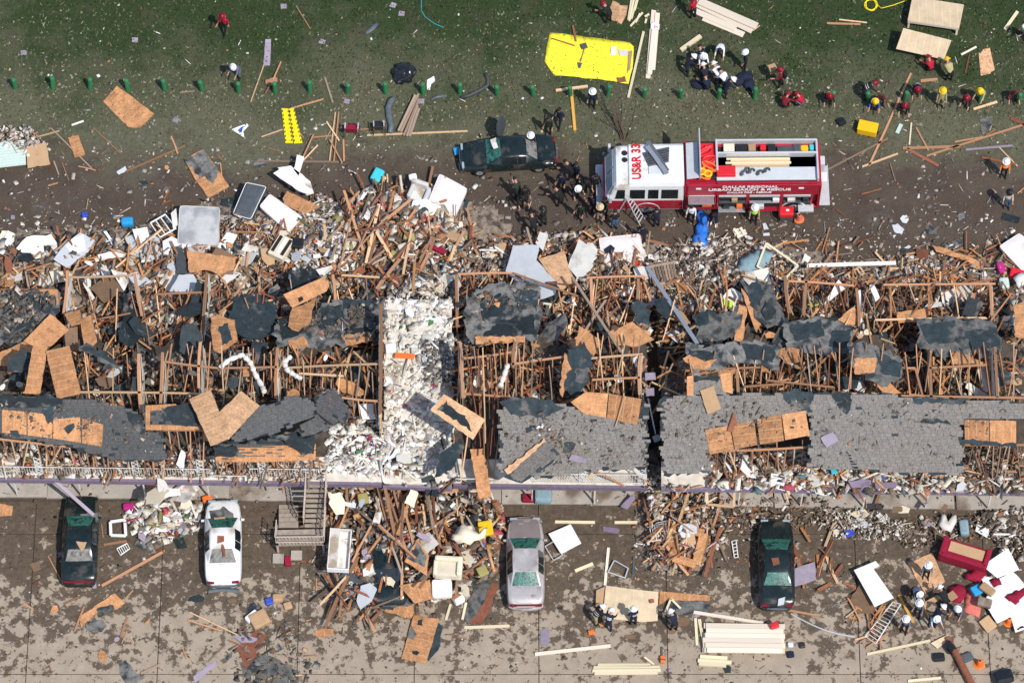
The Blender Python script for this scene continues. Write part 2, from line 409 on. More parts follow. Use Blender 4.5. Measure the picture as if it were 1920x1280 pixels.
# ------------------------------------------------------------------ ground
def ground_material():
 m = bpy.data.materials.new('ground'); m.use_nodes = True
 n, l = m.node_tree.nodes, m.node_tree.links
 b = n['Principled BSDF']; b.inputs['Roughness'].default_value = 0.95; b.inputs['Specular IOR Level'].default_value = 0.1
 tc = n.new('ShaderNodeTexCoord'); sx = n.new('ShaderNodeSeparateXYZ'); l.new(tc.outputs['Object'], sx.inputs[0])
 def noise(s, d=6, r=0.6):
  q = n.new('ShaderNodeTexNoise'); q.inputs['Scale'].default_value = s; q.inputs['Detail'].default_value = d; q.inputs['Roughness'].default_value = r
  l.new(tc.outputs['Object'], q.inputs['Vector']); return q.outputs['Fac']
 def rng_(x, a, b_, c=0.0, d=1.0):
  q = n.new('ShaderNodeMapRange'); q.inputs[1].default_value = a; q.inputs[2].default_value = b_; q.inputs[3].default_value = c; q.inputs[4].default_value = d
  l.new(x, q.inputs[0]); return q.outputs[0]
 def mth(op, x, y):
  q = n.new('ShaderNodeMath'); q.operation = op
  for i, k in enumerate((x, y)):
   if isinstance(k, (int, float)): q.inputs[i].default_value = k
   else: l.new(k, q.inputs[i])
  return q.outputs[0]
 def mix(f, x, y):
  q = n.new('ShaderNodeMix'); q.data_type = 'RGBA'; l.new(f, q.inputs[0])
  for i, k in ((6, x), (7, y)):
   if isinstance(k, tuple): q.inputs[i].default_value = (*k, 1)
   else: l.new(k, q.inputs[i])
  return q.outputs[2]
 big, mid, fine, vf = noise(0.16, 5), noise(0.7, 8, 0.7), noise(5, 6, 0.7), noise(22, 3, 0.8)
 y = sx.outputs['Y']
 lush = mix(rng_(fine, .3, .7), (0.026, 0.045, 0.016), (0.046, 0.068, 0.027))
 olive = mix(rng_(fine, .3, .7), (0.088, 0.092, 0.054), (0.16, 0.15, 0.10))
 f1 = rng_(mth('ADD', mth('MULTIPLY', y, -0.11), mth('MULTIPLY', mth('ADD', big, mth('MULTIPLY', mid, .6)), 2.3)), -0.25, 0.5)
 grass = mix(f1, lush, olive)
 bare = rng_(mth('ADD', mid, mth('MULTIPLY', mth('SUBTRACT', fine, .5), .5)), .53, .68, 0, .65)
 grass = mix(bare, grass, (0.072, 0.056, 0.038))
 dirt = mix(rng_(mid, .3, .7), (0.068, 0.050, 0.037), (0.125, 0.096, 0.074))
 dirt = mix(rng_(fine, .35, .7, 0, .7), dirt, (0.085, 0.067, 0.052))
 # grey shingle grit and damp red soil streaks in the track
 dirt = mix(rng_(noise(0.45, 9, .75), .58, .70, 0, .55), dirt, (0.13, 0.125, 0.12))
 dirt = mix(rng_(noise(0.3, 4), .60, .75, 0, .6), dirt, (0.105, 0.055, 0.04))
 f2 = rng_(mth('ADD', mth('ADD', y, mth('MULTIPLY', mth('SUBTRACT', fine, .5), 2.5)), mth('MULTIPLY', mth('ADD', mth('SUBTRACT', mid, .5), mth('MULTIPLY', mth('SUBTRACT', big, .5), 1.2)), 5.5)), 9.6, 11.6)
 c = mix(f2, dirt, grass)
 c = mix(rng_(vf, .68, .80, 0, .55), c, (0.20, 0.17, 0.13))
 l.new(c, b.inputs['Base Color'])
 bp = n.new('ShaderNodeBump'); bp.inputs['Strength'].default_value = 0.7; bp.inputs['Distance'].default_value = 0.12
 l.new(mth('ADD', fine, mth('MULTIPLY', vf, .5)), bp.inputs['Height']); l.new(bp.outputs[0], b.inputs['Normal'])
 MATS['ground'] = m

def slab_material():
 m = bpy.data.materials.new('paving'); m.use_nodes = True
 n, l = m.node_tree.nodes, m.node_tree.links
 b = n['Principled BSDF']; b.inputs['Roughness'].default_value = 0.92; b.inputs['Specular IOR Level'].default_value = 0.15
 gp = n.new('ShaderNodeNewGeometry'); sx = n.new('ShaderNodeSeparateXYZ'); l.new(gp.outputs['Position'], sx.inputs[0])
 def noise(s, d=6, r=0.6):
  q = n.new('ShaderNodeTexNoise'); q.inputs['Scale'].default_value = s; q.inputs['Detail'].default_value = d; q.inputs['Roughness'].default_value = r
  l.new(gp.outputs['Position'], q.inputs['Vector']); return q.outputs['Fac']
 def rng_(x, a, b_, c=0.0, d=1.0):
  q = n.new('ShaderNodeMapRange'); q.inputs[1].default_value = a; q.inputs[2].default_value = b_; q.inputs[3].default_value = c; q.inputs[4].default_value = d
  l.new(x, q.inputs[0]); return q.outputs[0]
 def mth(op, x, y):
  q = n.new('ShaderNodeMath'); q.operation = op
  for i, k in enumerate((x, y)):
   if isinstance(k, (int, float)): q.inputs[i].default_value = k
   else: l.new(k, q.inputs[i])
  return q.outputs[0]
 def mix(f, x, y):
  q = n.new('ShaderNodeMix'); q.data_type = 'RGBA'; l.new(f, q.inputs[0])
  for i, k in ((6, x), (7, y)):
   if isinstance(k, tuple): q.inputs[i].default_value = (*k, 1)
   else: l.new(k, q.inputs[i])
  return q.outputs[2]
 con = mix(rng_(noise(1.2, 8), .3, .7), (0.295, 0.238, 0.178), (0.38, 0.312, 0.238))
 con = mix(rng_(noise(14, 4), .55, .8, 0, .35), con, (0.2, 0.165, 0.125))
 mud = mix(rng_(noise(4, 6), .3, .7), (0.070, 0.052, 0.037), (0.135, 0.102, 0.074))
 mud = mix(rng_(noise(12, 4), .55, .75, 0, .6), mud, (0.05, 0.045, 0.035))
 # mud lies thick near the building and thins towards the street
 fld = mth('ADD', mth('ADD', noise(0.55, 9, .68), mth('MULTIPLY', mth('SUBTRACT', noise(2.0, 9, .75), .5), 1.7)), mth('MULTIPLY', mth('ADD', sx.outputs['Y'], 15.35), 0.042))
 c = mix(rng_(fld, .478, .525), con, mud)
 c = mix(rng_(noise(0.8, 7, .7), .66, .74, 0, .5), c, (0.10, 0.105, 0.10))
 l.new(c, b.inputs['Base Color'])
 bp = n.new('ShaderNodeBump'); bp.inputs['Strength'].default_value = 0.5; bp.inputs['Distance'].default_value = 0.06
 l.new(mth('MULTIPLY', fld, noise(9, 5)), bp.inputs['Height']); l.new(bp.outputs[0], b.inputs['Normal'])
 MATS['paving'] = m
ground_material(); slab_material()

g = MB(); g.add([(-160, -120, 0), (160, -120, 0), (160, 200, 0), (-160, 200, 0)], [(0, 1, 2, 3)])
tag(g.build('ground', 'ground'), kind='structure')

lot = empty('parking_lot', kind='structure')
gx = [P(x, 1150).x for x in (-460, -200, 56, 300, 560, 778, 1010, 1250, 1608, 1850, 2110, 2370)]
gy = [P(960, y).y for y in (940, 1002, 1130, 1264, 1400, 1540)]
for i in range(len(gx) - 1):
 for j in range(len(gy) - 1):
  x0, x1, y1, y0 = gx[i] + .02, gx[i + 1] - .02, gy[j] - .02, gy[j + 1] + .02
  if j == 1: y0 -= .04                                     # these two rows were poured in one
  dz = random.uniform(-.004, .004)
  s = MB(); s.bevbox(((x0 + x1) / 2, (y0 + y1) / 2, .035 + dz), (x1 - x0, y1 - y0, .06), .012)
  s.build('paving_slab', 'paving', lot)
G0 = 0.067

walk = empty('sidewalk', kind='structure')
for i in range(13):
 x0, x1 = -80 + i * 170, -80 + (i + 1) * 170
 a, b_ = P(x0, 884 + x0 * .013), P(x1, 932 + x1 * .013)
 s = MB(); s.bevbox(((a.x + b_.x) / 2, (a.y + b_.y) / 2 , .075), (b_.x - a.x - .03, abs(a.y - b_.y), .15), .015)
 s.build('sidewalk_slab', 'concrete', walk)

# ------------------------------------------------------------------ height of the ground / floors / heaps
YR, YD = P(960, 573).y, P(960, 684).y
def yfront(x): return P(960, 940).y - (x + 25.6) / 51.2 * (25 / 33.1)
BLK = [(-30.0, P(716, 800).x), (P(850, 800).x, P(1213, 800).x), (P(1240, 800).x, 30.0)]
XB = [(b[0], b[1]) for b in BLK]
HEAPS = [  # px, py, height, radius x, radius y (m)
 (620, 470, .7, 6, 1.6), (760, 440, .9, 3.5, 2.0), (520, 430, .6, 4, 1.6), (330, 490, .7, 5, 1.4), (120, 480, .5, 4, 1.2), (1020, 500, .7, 3.5, 1.2), (1150, 500, .45, 3, 1.0),
 (1380, 520, .7, 4.5, 1.3), (1560, 530, .5, 5, 1.0), (1780, 520, .4, 5, 1.0), (790, 560, 1.5, 2.2, 2.4),
 (745, 1010, 1.3, 2.6, 2.6), (690, 1070, .7, 1.6, 2.2), (860, 1020, .7, 1.8, 1.6), (1265, 1000, .8, 1.4, 1.8), (1226, 900, 1.1, .7, 3.0), (1600, 985, .25, 2.6, .8), (1830, 985, .3, 3, .9),
 (1440, 960, .25, 3, .7), (30, 262, .25, 1.4, .9), (700, 930, .7, 2.5, 1.2)]
HP = [(P(a, b_).x, P(a, b_).y, h, rx, ry) for a, b_, h, rx, ry in HEAPS]
HOLES = [(P(a, 700).x, P(b_, 700).x, P(960, c).y + 1.4) for a, b_, c in ((1241, 1286, 742), (1686, 1734, 728), (220, 248, 720))]
def fbm(x, y, s=1.0):
 return (np.sin(x * 1.7 * s + 1.3 * np.sin(y * 1.1 * s)) * np.cos(y * 2.1 * s + .7 * np.sin(x * 2.3 * s)) + .5 * np.sin(x * 4.1 * s + y * 3.3 * s) * np.cos(y * 5.2 * s - x * 2.2 * s)) / 1.5
def surf(x, y, deck=True):
 x, y = np.asarray(x, float), np.asarray(y, float)
 h = np.zeros(np.broadcast(x, y).shape)
 for hx, hy, hh, rx, ry in HP:
  h = np.maximum(h, hh * np.exp(-((x - hx) / rx) ** 2 - ((y - hy) / ry) ** 2) * (1 + .35 * fbm(x, y, 1.3)))
 yf = P(960, 940).y - (x + 25.6) / 51.2 * (25 / 33.1)
 inb = np.zeros(h.shape, bool)
 for a, b_ in XB: inb |= (x > a) & (x < b_)
 rear = inb & (y > YD) & (y < YR + .2)
 h = np.where(rear, np.maximum(h, 1.0 + .45 * fbm(x, y, .9)), h)
 if deck:
  br = (x >= XB[0][1]) & (x <= XB[1][0]) & (y > yf) & (y < P(960, 604).y)
  h = np.where((inb & (y <= YD) & (y > yf)) | br, 2.46, h)
 for a, b_, yy in HOLES: h = np.where((x > a) & (x < b_) & (y > yy) & (y < YR - 2), .25, h)
 return np.where((h < .07) & (y < -9.0), G0, h)

def heap_mesh(name, x0, x1, y0, y1, c, thr=.1, m='rubble_base'):
 nx, ny = int((x1 - x0) / c) + 1, int((y1 - y0) / c) + 1
 X, Y = np.meshgrid(np.linspace(x0, x1, nx), np.linspace(y0, y1, ny))
 Z = surf(X, Y, False)
 Zr = Z + (rng.random(Z.shape) - .5) * .18 * np.clip(Z * 2, 0, 1) - .03
 Xr, Yr = X + (rng.random(Z.shape) - .5) * c * .7, Y + (rng.random(Z.shape) - .5) * c * .7
 V = np.stack([Xr, Yr, Zr], -1).reshape(-1, 3)
 i = np.arange(nx * ny).reshape(ny, nx)
 F = np.stack([i[:-1, :-1], i[:-1, 1:], i[1:, 1:], i[1:, :-1]], -1).reshape(-1, 4)
 keep = Z.reshape(-1)[F].max(1) > thr
 npmesh(name, V, F[keep], [m], kind='stuff')
mat('rubble_base', (0.24, 0.19, 0.145), 0.95, 0.6, 4.5, 0.8, dark=(0.07, 0.056, 0.045), darkamt=0.5)
heap_mesh('rubble', -27.5, 27.5, P(960, 690).y, P(960, 380).y, .22)
heap_mesh('rubble', P(560, 900).x, P(960, 900).x, P(960, 1130).y, P(960, 900).y, .2)
heap_mesh('rubble', P(1190, 900).x, P(1350, 900).x, P(960, 1070).y, P(960, 850).y, .2)

# ------------------------------------------------------------------ apartment blocks
def roofz(y): return (1555.2 - y) / 135.8
UNITBEAM = None
class Block:
 def __init__(s, label, x0, x1):
  s.x0, s.x1 = x0, x1
  s.base = P((x0 + x1) / 2, 800)
  s.root = empty('apartment_block', label, 'building', s.base)
 def loc(s, o): o.location = o.location - s.base; return o
 def beam(s, name, a, b, w=.09, d=.04, m='timber', parent=None):
  return beam(name, a, b, w, d, m, s.root, s.base)
 def part(s, name, mb, m, **k):
  o = mb.build(name, m, s.root, **k)
  o.location = Vector(o.location) - s.base
  return o

_beams = []
for v in range(5):                                         # five unit sticks with broken or sawn ends, shared by every stick in the place
 me = bpy.data.meshes.new('beam')
 r5 = random.Random(v)
 e = .5
 jg = (0, .012, .05, .03, .0)[v]
 vs = []
 for k in range(4):
  xx = -.5 + k / 3
  for (yy, zz) in ((-.5, -.5), (.5, -.5), (.5, .5), (-.5, .5)):
   ex = r5.uniform(0, jg) * (1 if k == 0 else -1) if k in (0, 3) else 0
   bow = (0, .0, .25, -.3, .12)[v] if k in (1, 2) else 0
   vs.append((xx + ex, yy + bow, zz))
 fs = [(3, 2, 1, 0), (12, 13, 14, 15)] + [(k * 4 + i, k * 4 + (i + 1) % 4, (k + 1) * 4 + (i + 1) % 4, (k + 1) * 4 + i) for k in range(3) for i in range(4)]
 me.from_pydata(vs, [], fs); me.materials.append(MATS['timber']); me.update()
 _beams.append(me)
def beam(name, a, b, w=.09, d=.04, m='timber', parent=None, base=None, roll=0.0, var=None):
 """one stick from a to b: shared unit mesh, its own size and material"""
 a, b = Vector(a), Vector(b)
 o = bpy.data.objects.new(name, _beams[random.randrange(5) if var is None else var]); COL.objects.link(o)
 t = b - a; L = max(t.length, .02); t = t / L
 up = Vector((0, 0, 1)) if abs(t.z) < .9 else Vector((0, 1, 0))
 sd_ = up.cross(t).normalized(); up2 = t.cross(sd_)
 rm = Matrix((t, sd_, up2)).transposed() @ Matrix.Rotation(roll, 3, 'X')
 o.rotation_mode = 'QUATERNION'; o.rotation_quaternion = rm.to_quaternion()
 o.location = (a + b) / 2 - (base if base is not None else Vector((0, 0, 0)))
 o.scale = (L, w, d)
 o.material_slots[0].link = 'OBJECT'; o.material_slots[0].material = MATS[m]
 if parent is not None: o.parent = parent
 return o

def yfx(x): return 895 + x * 25 / 1920                      # image line of the gallery edge (z 2.45)
LB = Block('long wrecked apartment block, roof torn open, in front of the black and white sedans', -30, 716)
MBK = Block('short wrecked apartment block between the white debris breezeway and the dark gap', 850, 1213)
RB = Block('wrecked apartment block with the widest unbroken grey shingle roof', 1240, 1950)
mat('deck_dirty_shaded', (0.085, 0.066, 0.05), 0.95, 0.5, 3.0, 0.5, dark=(0.045, 0.037, 0.03), darkamt=0.45)  # dirty brown, darkened further to stand for the shade in the rooms
mat('siding_taupe', (0.22, 0.19, 0.18), 0.85, 0.15, 2)
mat('deck_pale', (0.66, 0.60, 0.51), 0.95, 0.22, 2.0, 0.3, dark=(0.34, 0.29, 0.23), darkamt=0.2)

for B in (LB, MBK, RB):
 x0, x1 = B.x0, B.x1
 back = [(x, (742 if 1235 < x < 1288 else 728 if 1684 < x < 1736 else 720 if 218 < x < 250 else 650 + 16 * math.sin(x * .03)) + random.uniform(-14, 10)) for x in np.arange(x0, x1, 14)] + [(x1, 650)]
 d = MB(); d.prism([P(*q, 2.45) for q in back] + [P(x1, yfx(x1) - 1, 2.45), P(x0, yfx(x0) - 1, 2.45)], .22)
 B.part('floor_deck', d, 'deck_dirty_shaded')
 d = MB(); d.prism([P(x0, 573, .12), P(x1, 573, .12), P(x1, 925, .12), P(x0, 912, .12)], .15)
 B.part('floor_slab', d, 'concrete')
 # ground floor front wall under the gallery, with door openings and doors
 n = max(2, int((x1 - x0) / 120))
 ywl = P(960, 900).y
 for k in range(n):
  xa, xb = P(x0 + (x1 - x0) * k / n, 900).x, P(x0 + (x1 - x0) * (k + 1) / n, 900).x
  yy = yfront((xa + xb) / 2) + 1.35
  wv = MB(); wv.box(((xa + xb) / 2 - .5, yy, 1.17), (xb - xa - 1.0, .14, 2.1)); B.part('front_wall', wv, 'siding_taupe')
  wv = MB(); wv.box((xb - .5, yy + .03, 1.10), (.94, .05, 2.0)); B.part('door', wv, 'purple_paint')
 # edge beam, posts
 fb = MB(); a, b_ = P(x0, yfx(x0), 2.45), P(x1, yfx(x1), 2.45)
 t = (b_ - a).normalized(); nn = Vector((-t.y, t.x, 0)) * .06
 fb.prism([a - nn * 2, b_ - nn * 2, b_, a], .34); B.part('edge_beam', fb, 'purple_paint')
 # gallery floor strip behind the beam
 gs = MB(); gs.prism([a + nn * .2 + Vector((0, 0, .03)), b_ + nn * .2 + Vector((0, 0, .03)), b_ + nn * 22 + Vector((0, 0, .03)), a + nn * 22 + Vector((0, 0, .03))], .025); B.part('gallery_floor', gs, 'deck_pale')
 xp = x0 + 55 if B is LB else x0 + 30
 while xp < x1 - 10:
  p = P(xp, yfx(xp), 2.1)
  if not (500 < xp < 640):
   po = MB(); po.box((p.x, p.y - .02, 1.125), (.07, .07, 1.95)); B.part('post', po, 'white_dirty')
  xp += 121 if B is LB else 118

BY = {'L': LB, 'M': MBK, 'R': RB}
def party_wall(B, xa, ya, xb, yb, zt, zb, face=1):
 """wall running back into the building: doubled top plate, board face, studs"""
 a, b = P(xa, ya, zt), P(xb, yb, zt)
 B.beam('top_plate', a, b, .14, .05, 'timber'); B.beam('top_plate', a - Vector((0, 0, .055)), b - Vector((0, 0, .055)), .13, .045, 'timber_pale')
 t = (b - a); L = t.length; t.normalize(); nn = Vector((-t.y, t.x, 0)).normalized()
 for f in ((1, -1) if face == 0 else (face,)):
  o = nn * (.085 * f)
  h = zt - zb - .1
  # the board is broken along its top
  k = max(2, int(L / .5)); rs = random.Random(int(xa * 7 + ya))
  top = [a + o + t * (L * i / k) - Vector((0, 0, .1 + rs.choice((0, 0, .05, .3, .7)))) for i in range(k + 1)]
  m_ = MB(); w2 = nn * .016 * f
  vs = top + [Vector((p.x, p.y, zb)) for p in top]; vs2 = [v + w2 for v in vs]; K = k + 1
  fs = []
  for i in range(k):
   fs += [(i, i + 1, K + i + 1, K + i), tuple(2 * K + q for q in (K + i, K + i + 1, i + 1, i)), (i, 2 * K + i, 2 * K + i + 1, i + 1)]
  m_.add(vs + vs2, fs); B.part('wall_board', m_, 'drywall')
 k = int(L / .41)
 for i in range(k + 1):
  if random.random() < .8:
   q = a + t * min(L - .05, i * .41 + .03)
   B.beam('stud', q - Vector((0, 0, .1)), Vector((q.x, q.y, zb)), .04, .11, random.choice(('timber', 'timber', 'timber_pale')))
def stud_wall(B, xa, ya, xb, yb, zt, zb, gap=.41, miss=.12, lean=.03):
 a, b = P(xa, ya, zt), P(xb, yb, zt)
 m = random.choice(('timber', 'timber_pale', 'timber'))
 B.beam('top_plate', a, b, .10, .05, m)
 t = b - a; L = t.length; t.normalize()
 for i in range(int(L / gap) + 1):
  if random.random() < miss: continue
  q = a + t * min(L, i * gap)
  B.beam('stud', q - Vector((0, 0, .03)), Vector((q.x + random.gauss(0, lean), q.y + random.gauss(0, lean), zb)), .045, .09, random.choice(('timber', 'timber', 'timber_pale')))
 if random.random() < .5:
  B.beam('bottom_plate', Vector((a.x, a.y, zb + .03)), Vector((b.x, b.y, zb + .03)), .10, .05, 'timber')

for w_ in [('L', 127, 507, 119, 590, 2.7, .3, 1), ('L', 252, 512, 266, 592, 2.7, .3, 1), ('L', 388, 512, 377, 640, 2.9, .6, 1), ('L', 624, 515, 629, 572, 2.7, .3, -1),
           ('M', 855, 515, 857, 612, 2.7, .3, 1), ('M', 1108, 522, 1110, 578, 2.7, .3, 1), ('M', 1197, 522, 1195, 560, 2.7, .3, 1), ('R', 1472, 515, 1479, 585, 2.7, .3, 1), ('R', 1512, 524, 1507, 590, 2.7, .3, -1),
           ('R', 1606, 540, 1611, 612, 2.7, .3, 1), ('R', 1857, 534, 1860, 592, 2.7, .3, 1),
           ('L', 260, 662, 264, 772, 4.9, 2.5, 1), ('L', 305, 660, 301, 758, 4.9, 2.5, 1), ('L', 376, 640, 373, 728, 4.9, 2.5, 1), ('L', 521, 650, 517, 745, 4.9, 2.5, 1), ('L', 714, 570, 713, 782, 4.9, 2.5, -1),
           ('M', 862, 640, 868, 745, 4.9, 2.5, 0), ('M', 966, 640, 962, 690, 4.9, 2.5, 1), ('M', 1201, 664, 1199, 738, 4.9, 2.5, 1), ('R', 1381, 672, 1384, 735, 4.9, 2.5, 1), ('R', 1742, 655, 1746, 748, 4.9, 2.5, 1), ('R', 1866, 650, 1870, 745, 4.9, 2.5, 0)]:
 party_wall(BY[w_[0]], *w_[1:])
for w_ in [('L', 130, 735, 385, 738, 4.9, 2.5), ('L', 308, 678, 422, 691, 4.9, 2.5), ('L', 420, 690, 520, 688, 4.9, 2.5), ('L', 530, 690, 712, 682, 4.9, 2.5), ('L', 640, 745, 712, 752, 4.7, 2.5), ('L', 560, 700, 645, 705, 4.9, 2.5),
           ('M', 868, 672, 960, 660, 4.9, 2.5), ('M', 958, 683, 1063, 668, 4.9, 2.5), ('M', 1105, 672, 1205, 664, 4.9, 2.5), ('M', 870, 738, 960, 745, 4.9, 2.5), ('M', 1110, 712, 1200, 708, 4.9, 2.5),
           ('R', 1438, 713, 1565, 726, 4.9, 2.5), ('R', 1560, 735, 1655, 742, 4.9, 2.5), ('R', 1690, 742, 1925, 746, 4.9, 2.5), ('R', 1285, 695, 1440, 688, 4.9, 2.5), ('R', 1740, 690, 1850, 684, 4.9, 2.5), ('R', 1395, 725, 1470, 720, 4.9, 2.5), ('R', 1590, 680, 1700, 690, 4.9, 2.5),
           ('R', 1655, 534, 1868, 532, 2.7, .3), ('R', 1478, 527, 1605, 536, 2.7, .3), ('M', 858, 514, 968, 512, 2.7, .3), ('M', 1100, 521, 1213, 518, 2.7, .3), ('L', 640, 516, 712, 520, 2.7, .3), ('L', 0, 543, 108, 543, 2.7, .3), ('L', 290, 552, 390, 548, 2.6, .3), ('L', 130, 520, 250, 516, 2.5, .3),
           ('L', -10, 822, 130, 838, 4.75, 2.5), ('L', 130, 836, 315, 868, 4.55, 2.5), ('L', 300, 806, 395, 806, 4.9, 2.5), ('L', 405, 858, 600, 858, 4.3, 2.3), ('R', 1330, 846, 1515, 838, 4.85, 2.5), ('R', 1808, 834, 1930, 834, 4.85, 2.5), ('R', 1640, 600, 1855, 596, 2.6, .4)]:
 stud_wall(BY[w_[0]], *w_[1:])

# rafters and leaning members in the torn strip between the fallen rear roof and the standing front slope
def forest(B, x0, x1, n, ya, yb, za, zb, lean=12, m=('timber', 'timber', 'timber_pale', 'timber_grey', 'rust_brown'), name='rafter', w=(.04, .06), dd=(.09, .15)):
 n = int(n * .62)
 for i in range(n):
  x = x0 + (x1 - x0) * (i + random.uniform(.1, .9)) / n
  ta, tb = ya + random.uniform(-14, 14), yb + random.uniform(-16, 10)
  l_ = random.gauss(0, lean)
  B.beam(name, P(x, ta, za() if callable(za) else za), P(x + l_, tb, zb() if callable(zb) else zb), random.uniform(*w), random.uniform(*dd), random.choice(m))
U = random.uniform
for a in [('L', 300, 425, 12, 652, 742, lambda: U(4.8, 5.6), lambda: U(2.8, 5.0)), ('L', 130, 262, 8, 660, 745, lambda: U(4.6, 5.3), lambda: U(2.8, 4.8)), ('L', 425, 600, 26, 662, 752, lambda: U(4.4, 5.6), lambda: U(2.7, 4.6)),
          ('L', 600, 712, 12, 690, 770, lambda: U(4.4, 5.4), lambda: U(2.7, 4.6)), ('M', 862, 1000, 24, 650, 830, lambda: U(4.8, 5.8), lambda: U(2.8, 4.8)), ('M', 1000, 1064, 6, 680, 742, lambda: U(4.8, 5.4), lambda: U(2.8, 4.2)),
          ('M', 1105, 1208, 15, 625, 740, lambda: U(4.4, 5.6), lambda: U(2.8, 4.6)), ('M', 895, 985, 6, 740, 850, lambda: U(4.8, 5.2), lambda: U(3.4, 4.8)), ('R', 1290, 1470, 22, 668, 742, lambda: U(4.6, 5.6), lambda: U(2.8, 4.9)),
          ('R', 1460, 1660, 26, 655, 745, lambda: U(4.6, 5.6), lambda: U(2.8, 4.9)), ('R', 1690, 1920, 24, 650, 748, lambda: U(4.4, 5.6), lambda: U(2.7, 4.9)), ('L', -5, 130, 7, 824, 884, lambda: U(4.5, 4.8), lambda: U(2.5, 2.8)),
          ('L', 150, 320, 10, 840, 892, lambda: U(4.3, 4.7), lambda: U(2.4, 2.7)), ('L', 320, 400, 8, 800, 900, lambda: U(4.5, 4.9), lambda: U(2.4, 2.8)), ('L', 400, 600, 14, 862, 915, lambda: U(3.9, 4.3), lambda: U(2.3, 2.6)),
          ('R', 1330, 1515, 14, 838, 895, lambda: U(4.5, 4.8), lambda: U(2.5, 2.8)), ('R', 1808, 1925, 10, 832, 900, lambda: U(4.5, 4.8), lambda: U(2.5, 2.8)), ('M', 855, 945, 10, 800, 905, lambda: U(4.0, 4.8), lambda: U(2.4, 3.0))]:
 forest(BY[a[0]], *a[1:])
for a in [('L', 0, 255, 16, 552, 632), ('L', 255, 520, 16, 545, 640), ('L', 520, 712, 10, 535, 640), ('M', 855, 1100, 14, 535, 640), ('M', 1100, 1213, 12, 525, 630), ('R', 1245, 1500, 14, 550, 640), ('R', 1490, 1700, 18, 535, 635), ('R', 1700, 1925, 16, 540, 630)]:
 forest(BY[a[0]], *a[1:], lambda: U(2.3, 3.0), lambda: U(1.2, 2.4), 26, name='rear_joist')

# white gallery railings
def railing(B, xa, xb, dy=0.0, tilt=0.0, z0=2.45):
 a, b = P(xa, yfx(xa) + dy, z0), P(xb, yfx(xb) + dy, z0)
 a, b = a + Vector((0, .08, 0)), b + Vector((0, .08, 0))
 up = Vector((0, -math.sin(tilt), math.cos(tilt)))
 r = MB()
 for h in (.12, 1.05): r.tube([a + up * h, b + up * h], .022, 6)
 o = B.part('railing', r, 'white_dirty')
 L = (b - a).length; k = int(L / .125)
 s = MB()
 for i in range(k + 1):
  q = a + (b - a) * (i / k); s.box(q + up * .58, (.018, .018, .92), Matrix.Rotation(tilt, 3, 'X'))
 q = s.build('baluster', 'white_dirty', o); q['kind'] = 'stuff'
for a in [('L', 0, 255), ('L', 262, 395), ('L', 470, 600, -2), ('M', 855, 925, 0, .3), ('M', 1000, 1205), ('L', 400, 465, -4, .4)]: railing(BY[a[0]], *a[1:])
def lattice_post(B, x, y):
 a = P(x, y, 2.48); m_ = MB()
 for s_ in (-.14, .14): m_.box(a + Vector((s_, .05, .95)), (.035, .035, 1.9))
 for k in range(9):
  z = .15 + k * .21; c = 1 if k % 2 else -1
  m_.tube([a + Vector((-.14 * c, .05, z)), a + Vector((.14 * c, .05, z + .2))], .016, 4)
 B.part('lattice_post', m_, 'white_paint')
for b_, x in (('L', 76), ('L', 257), ('L', 378), ('L', 494), ('M', 1092), ('M', 1203)): lattice_post(BY[b_], x, yfx(x) - 2)

# breezeway slab between the two left blocks
bw = empty('breezeway', 'open breezeway floor heaped with white insulation between two wrecked blocks', 'walkway', P(782, 800))
d = MB(); d.prism([P(720, 562, 2.45), P(847, 562, 2.45), P(847, yfx(847) + 2, 2.45), P(720, yfx(720) + 2, 2.45)], .2)
o = d.build('floor_slab', 'deck_pale', bw); o.location = -P(782, 800)
d = MB(); a, b_ = P(718, yfx(718) + 4, 2.45), P(848, yfx(848) + 6, 2.45); d.prism([a + Vector((0, -.1, 0)), b_ + Vector((0, -.1, 0)), b_, a], .34)
o = d.build('edge_beam', 'purple_paint', bw); o.location = -P(782, 800)
# ------------------------------------------------------------------ sheets: boards, felt, shingle roofs
def proj(V):
 """world -> photo pixel, used only to cut a roof to its outline"""
 d = np.asarray(V) - CAM
 zc = d @ FW
 return 960 + FPX * d[..., 0] / zc, 640 - FPX * (d @ UPV) / zc

def plane_pts(poly, c, sx, sy): return [hit(x, y, 0, sx, sy, c) for x, y in poly]
def cen(poly): return (sum(p[0] for p in poly) / len(poly), sum(p[1] for p in poly) / len(poly))

def sheet(name, poly, z, sx, sy, m, label=None, cat=None, patches=(), th=.022, group=None, block=None, torn=0.0, up=0.0, parent=None):
 """board lying on a tilted plane; with a block it is a part of that block, else a thing of its own"""
 cx, cy = cen(poly)
 c = P(cx, cy, z)
 n = Vector((-sx, -sy, 1)).normalized()
 pp = jag(poly, 8, torn) if torn else poly
 pts = [p + n * up for p in plane_pts(pp, c, sx, sy)]
 base = plane_pts(poly, c, sx, sy)
 k = max(range(len(poly)), key=lambda i: (base[(i + 1) % len(base)] - base[i]).length)
 e = base[(k + 1) % len(base)] - base[k]
 rz = math.atan2(e.y, e.x)
 mb = MB(); mb.prism(pts, th, 0, n)
 o = mb.build(name, m, origin=c, rotz=rz)
 if block is not None:
  o.parent = block.root; o.location = c - block.base
 elif parent is not None:
  o.parent = parent
 else:
  tag(o, label, cat, group)
 iv = Matrix.Rotation(-rz, 3, 'Z')
 for pi, (pn, ppoly, pm) in enumerate(patches):
  q = MB(); q.prism([iv @ (p + n * (up + .014 + .004 * pi) - c) for p in plane_pts(jag(ppoly, 6, 2.4), c, sx, sy)], .012, 0, iv @ n)
  q.build(pn, pm, o)
 return o

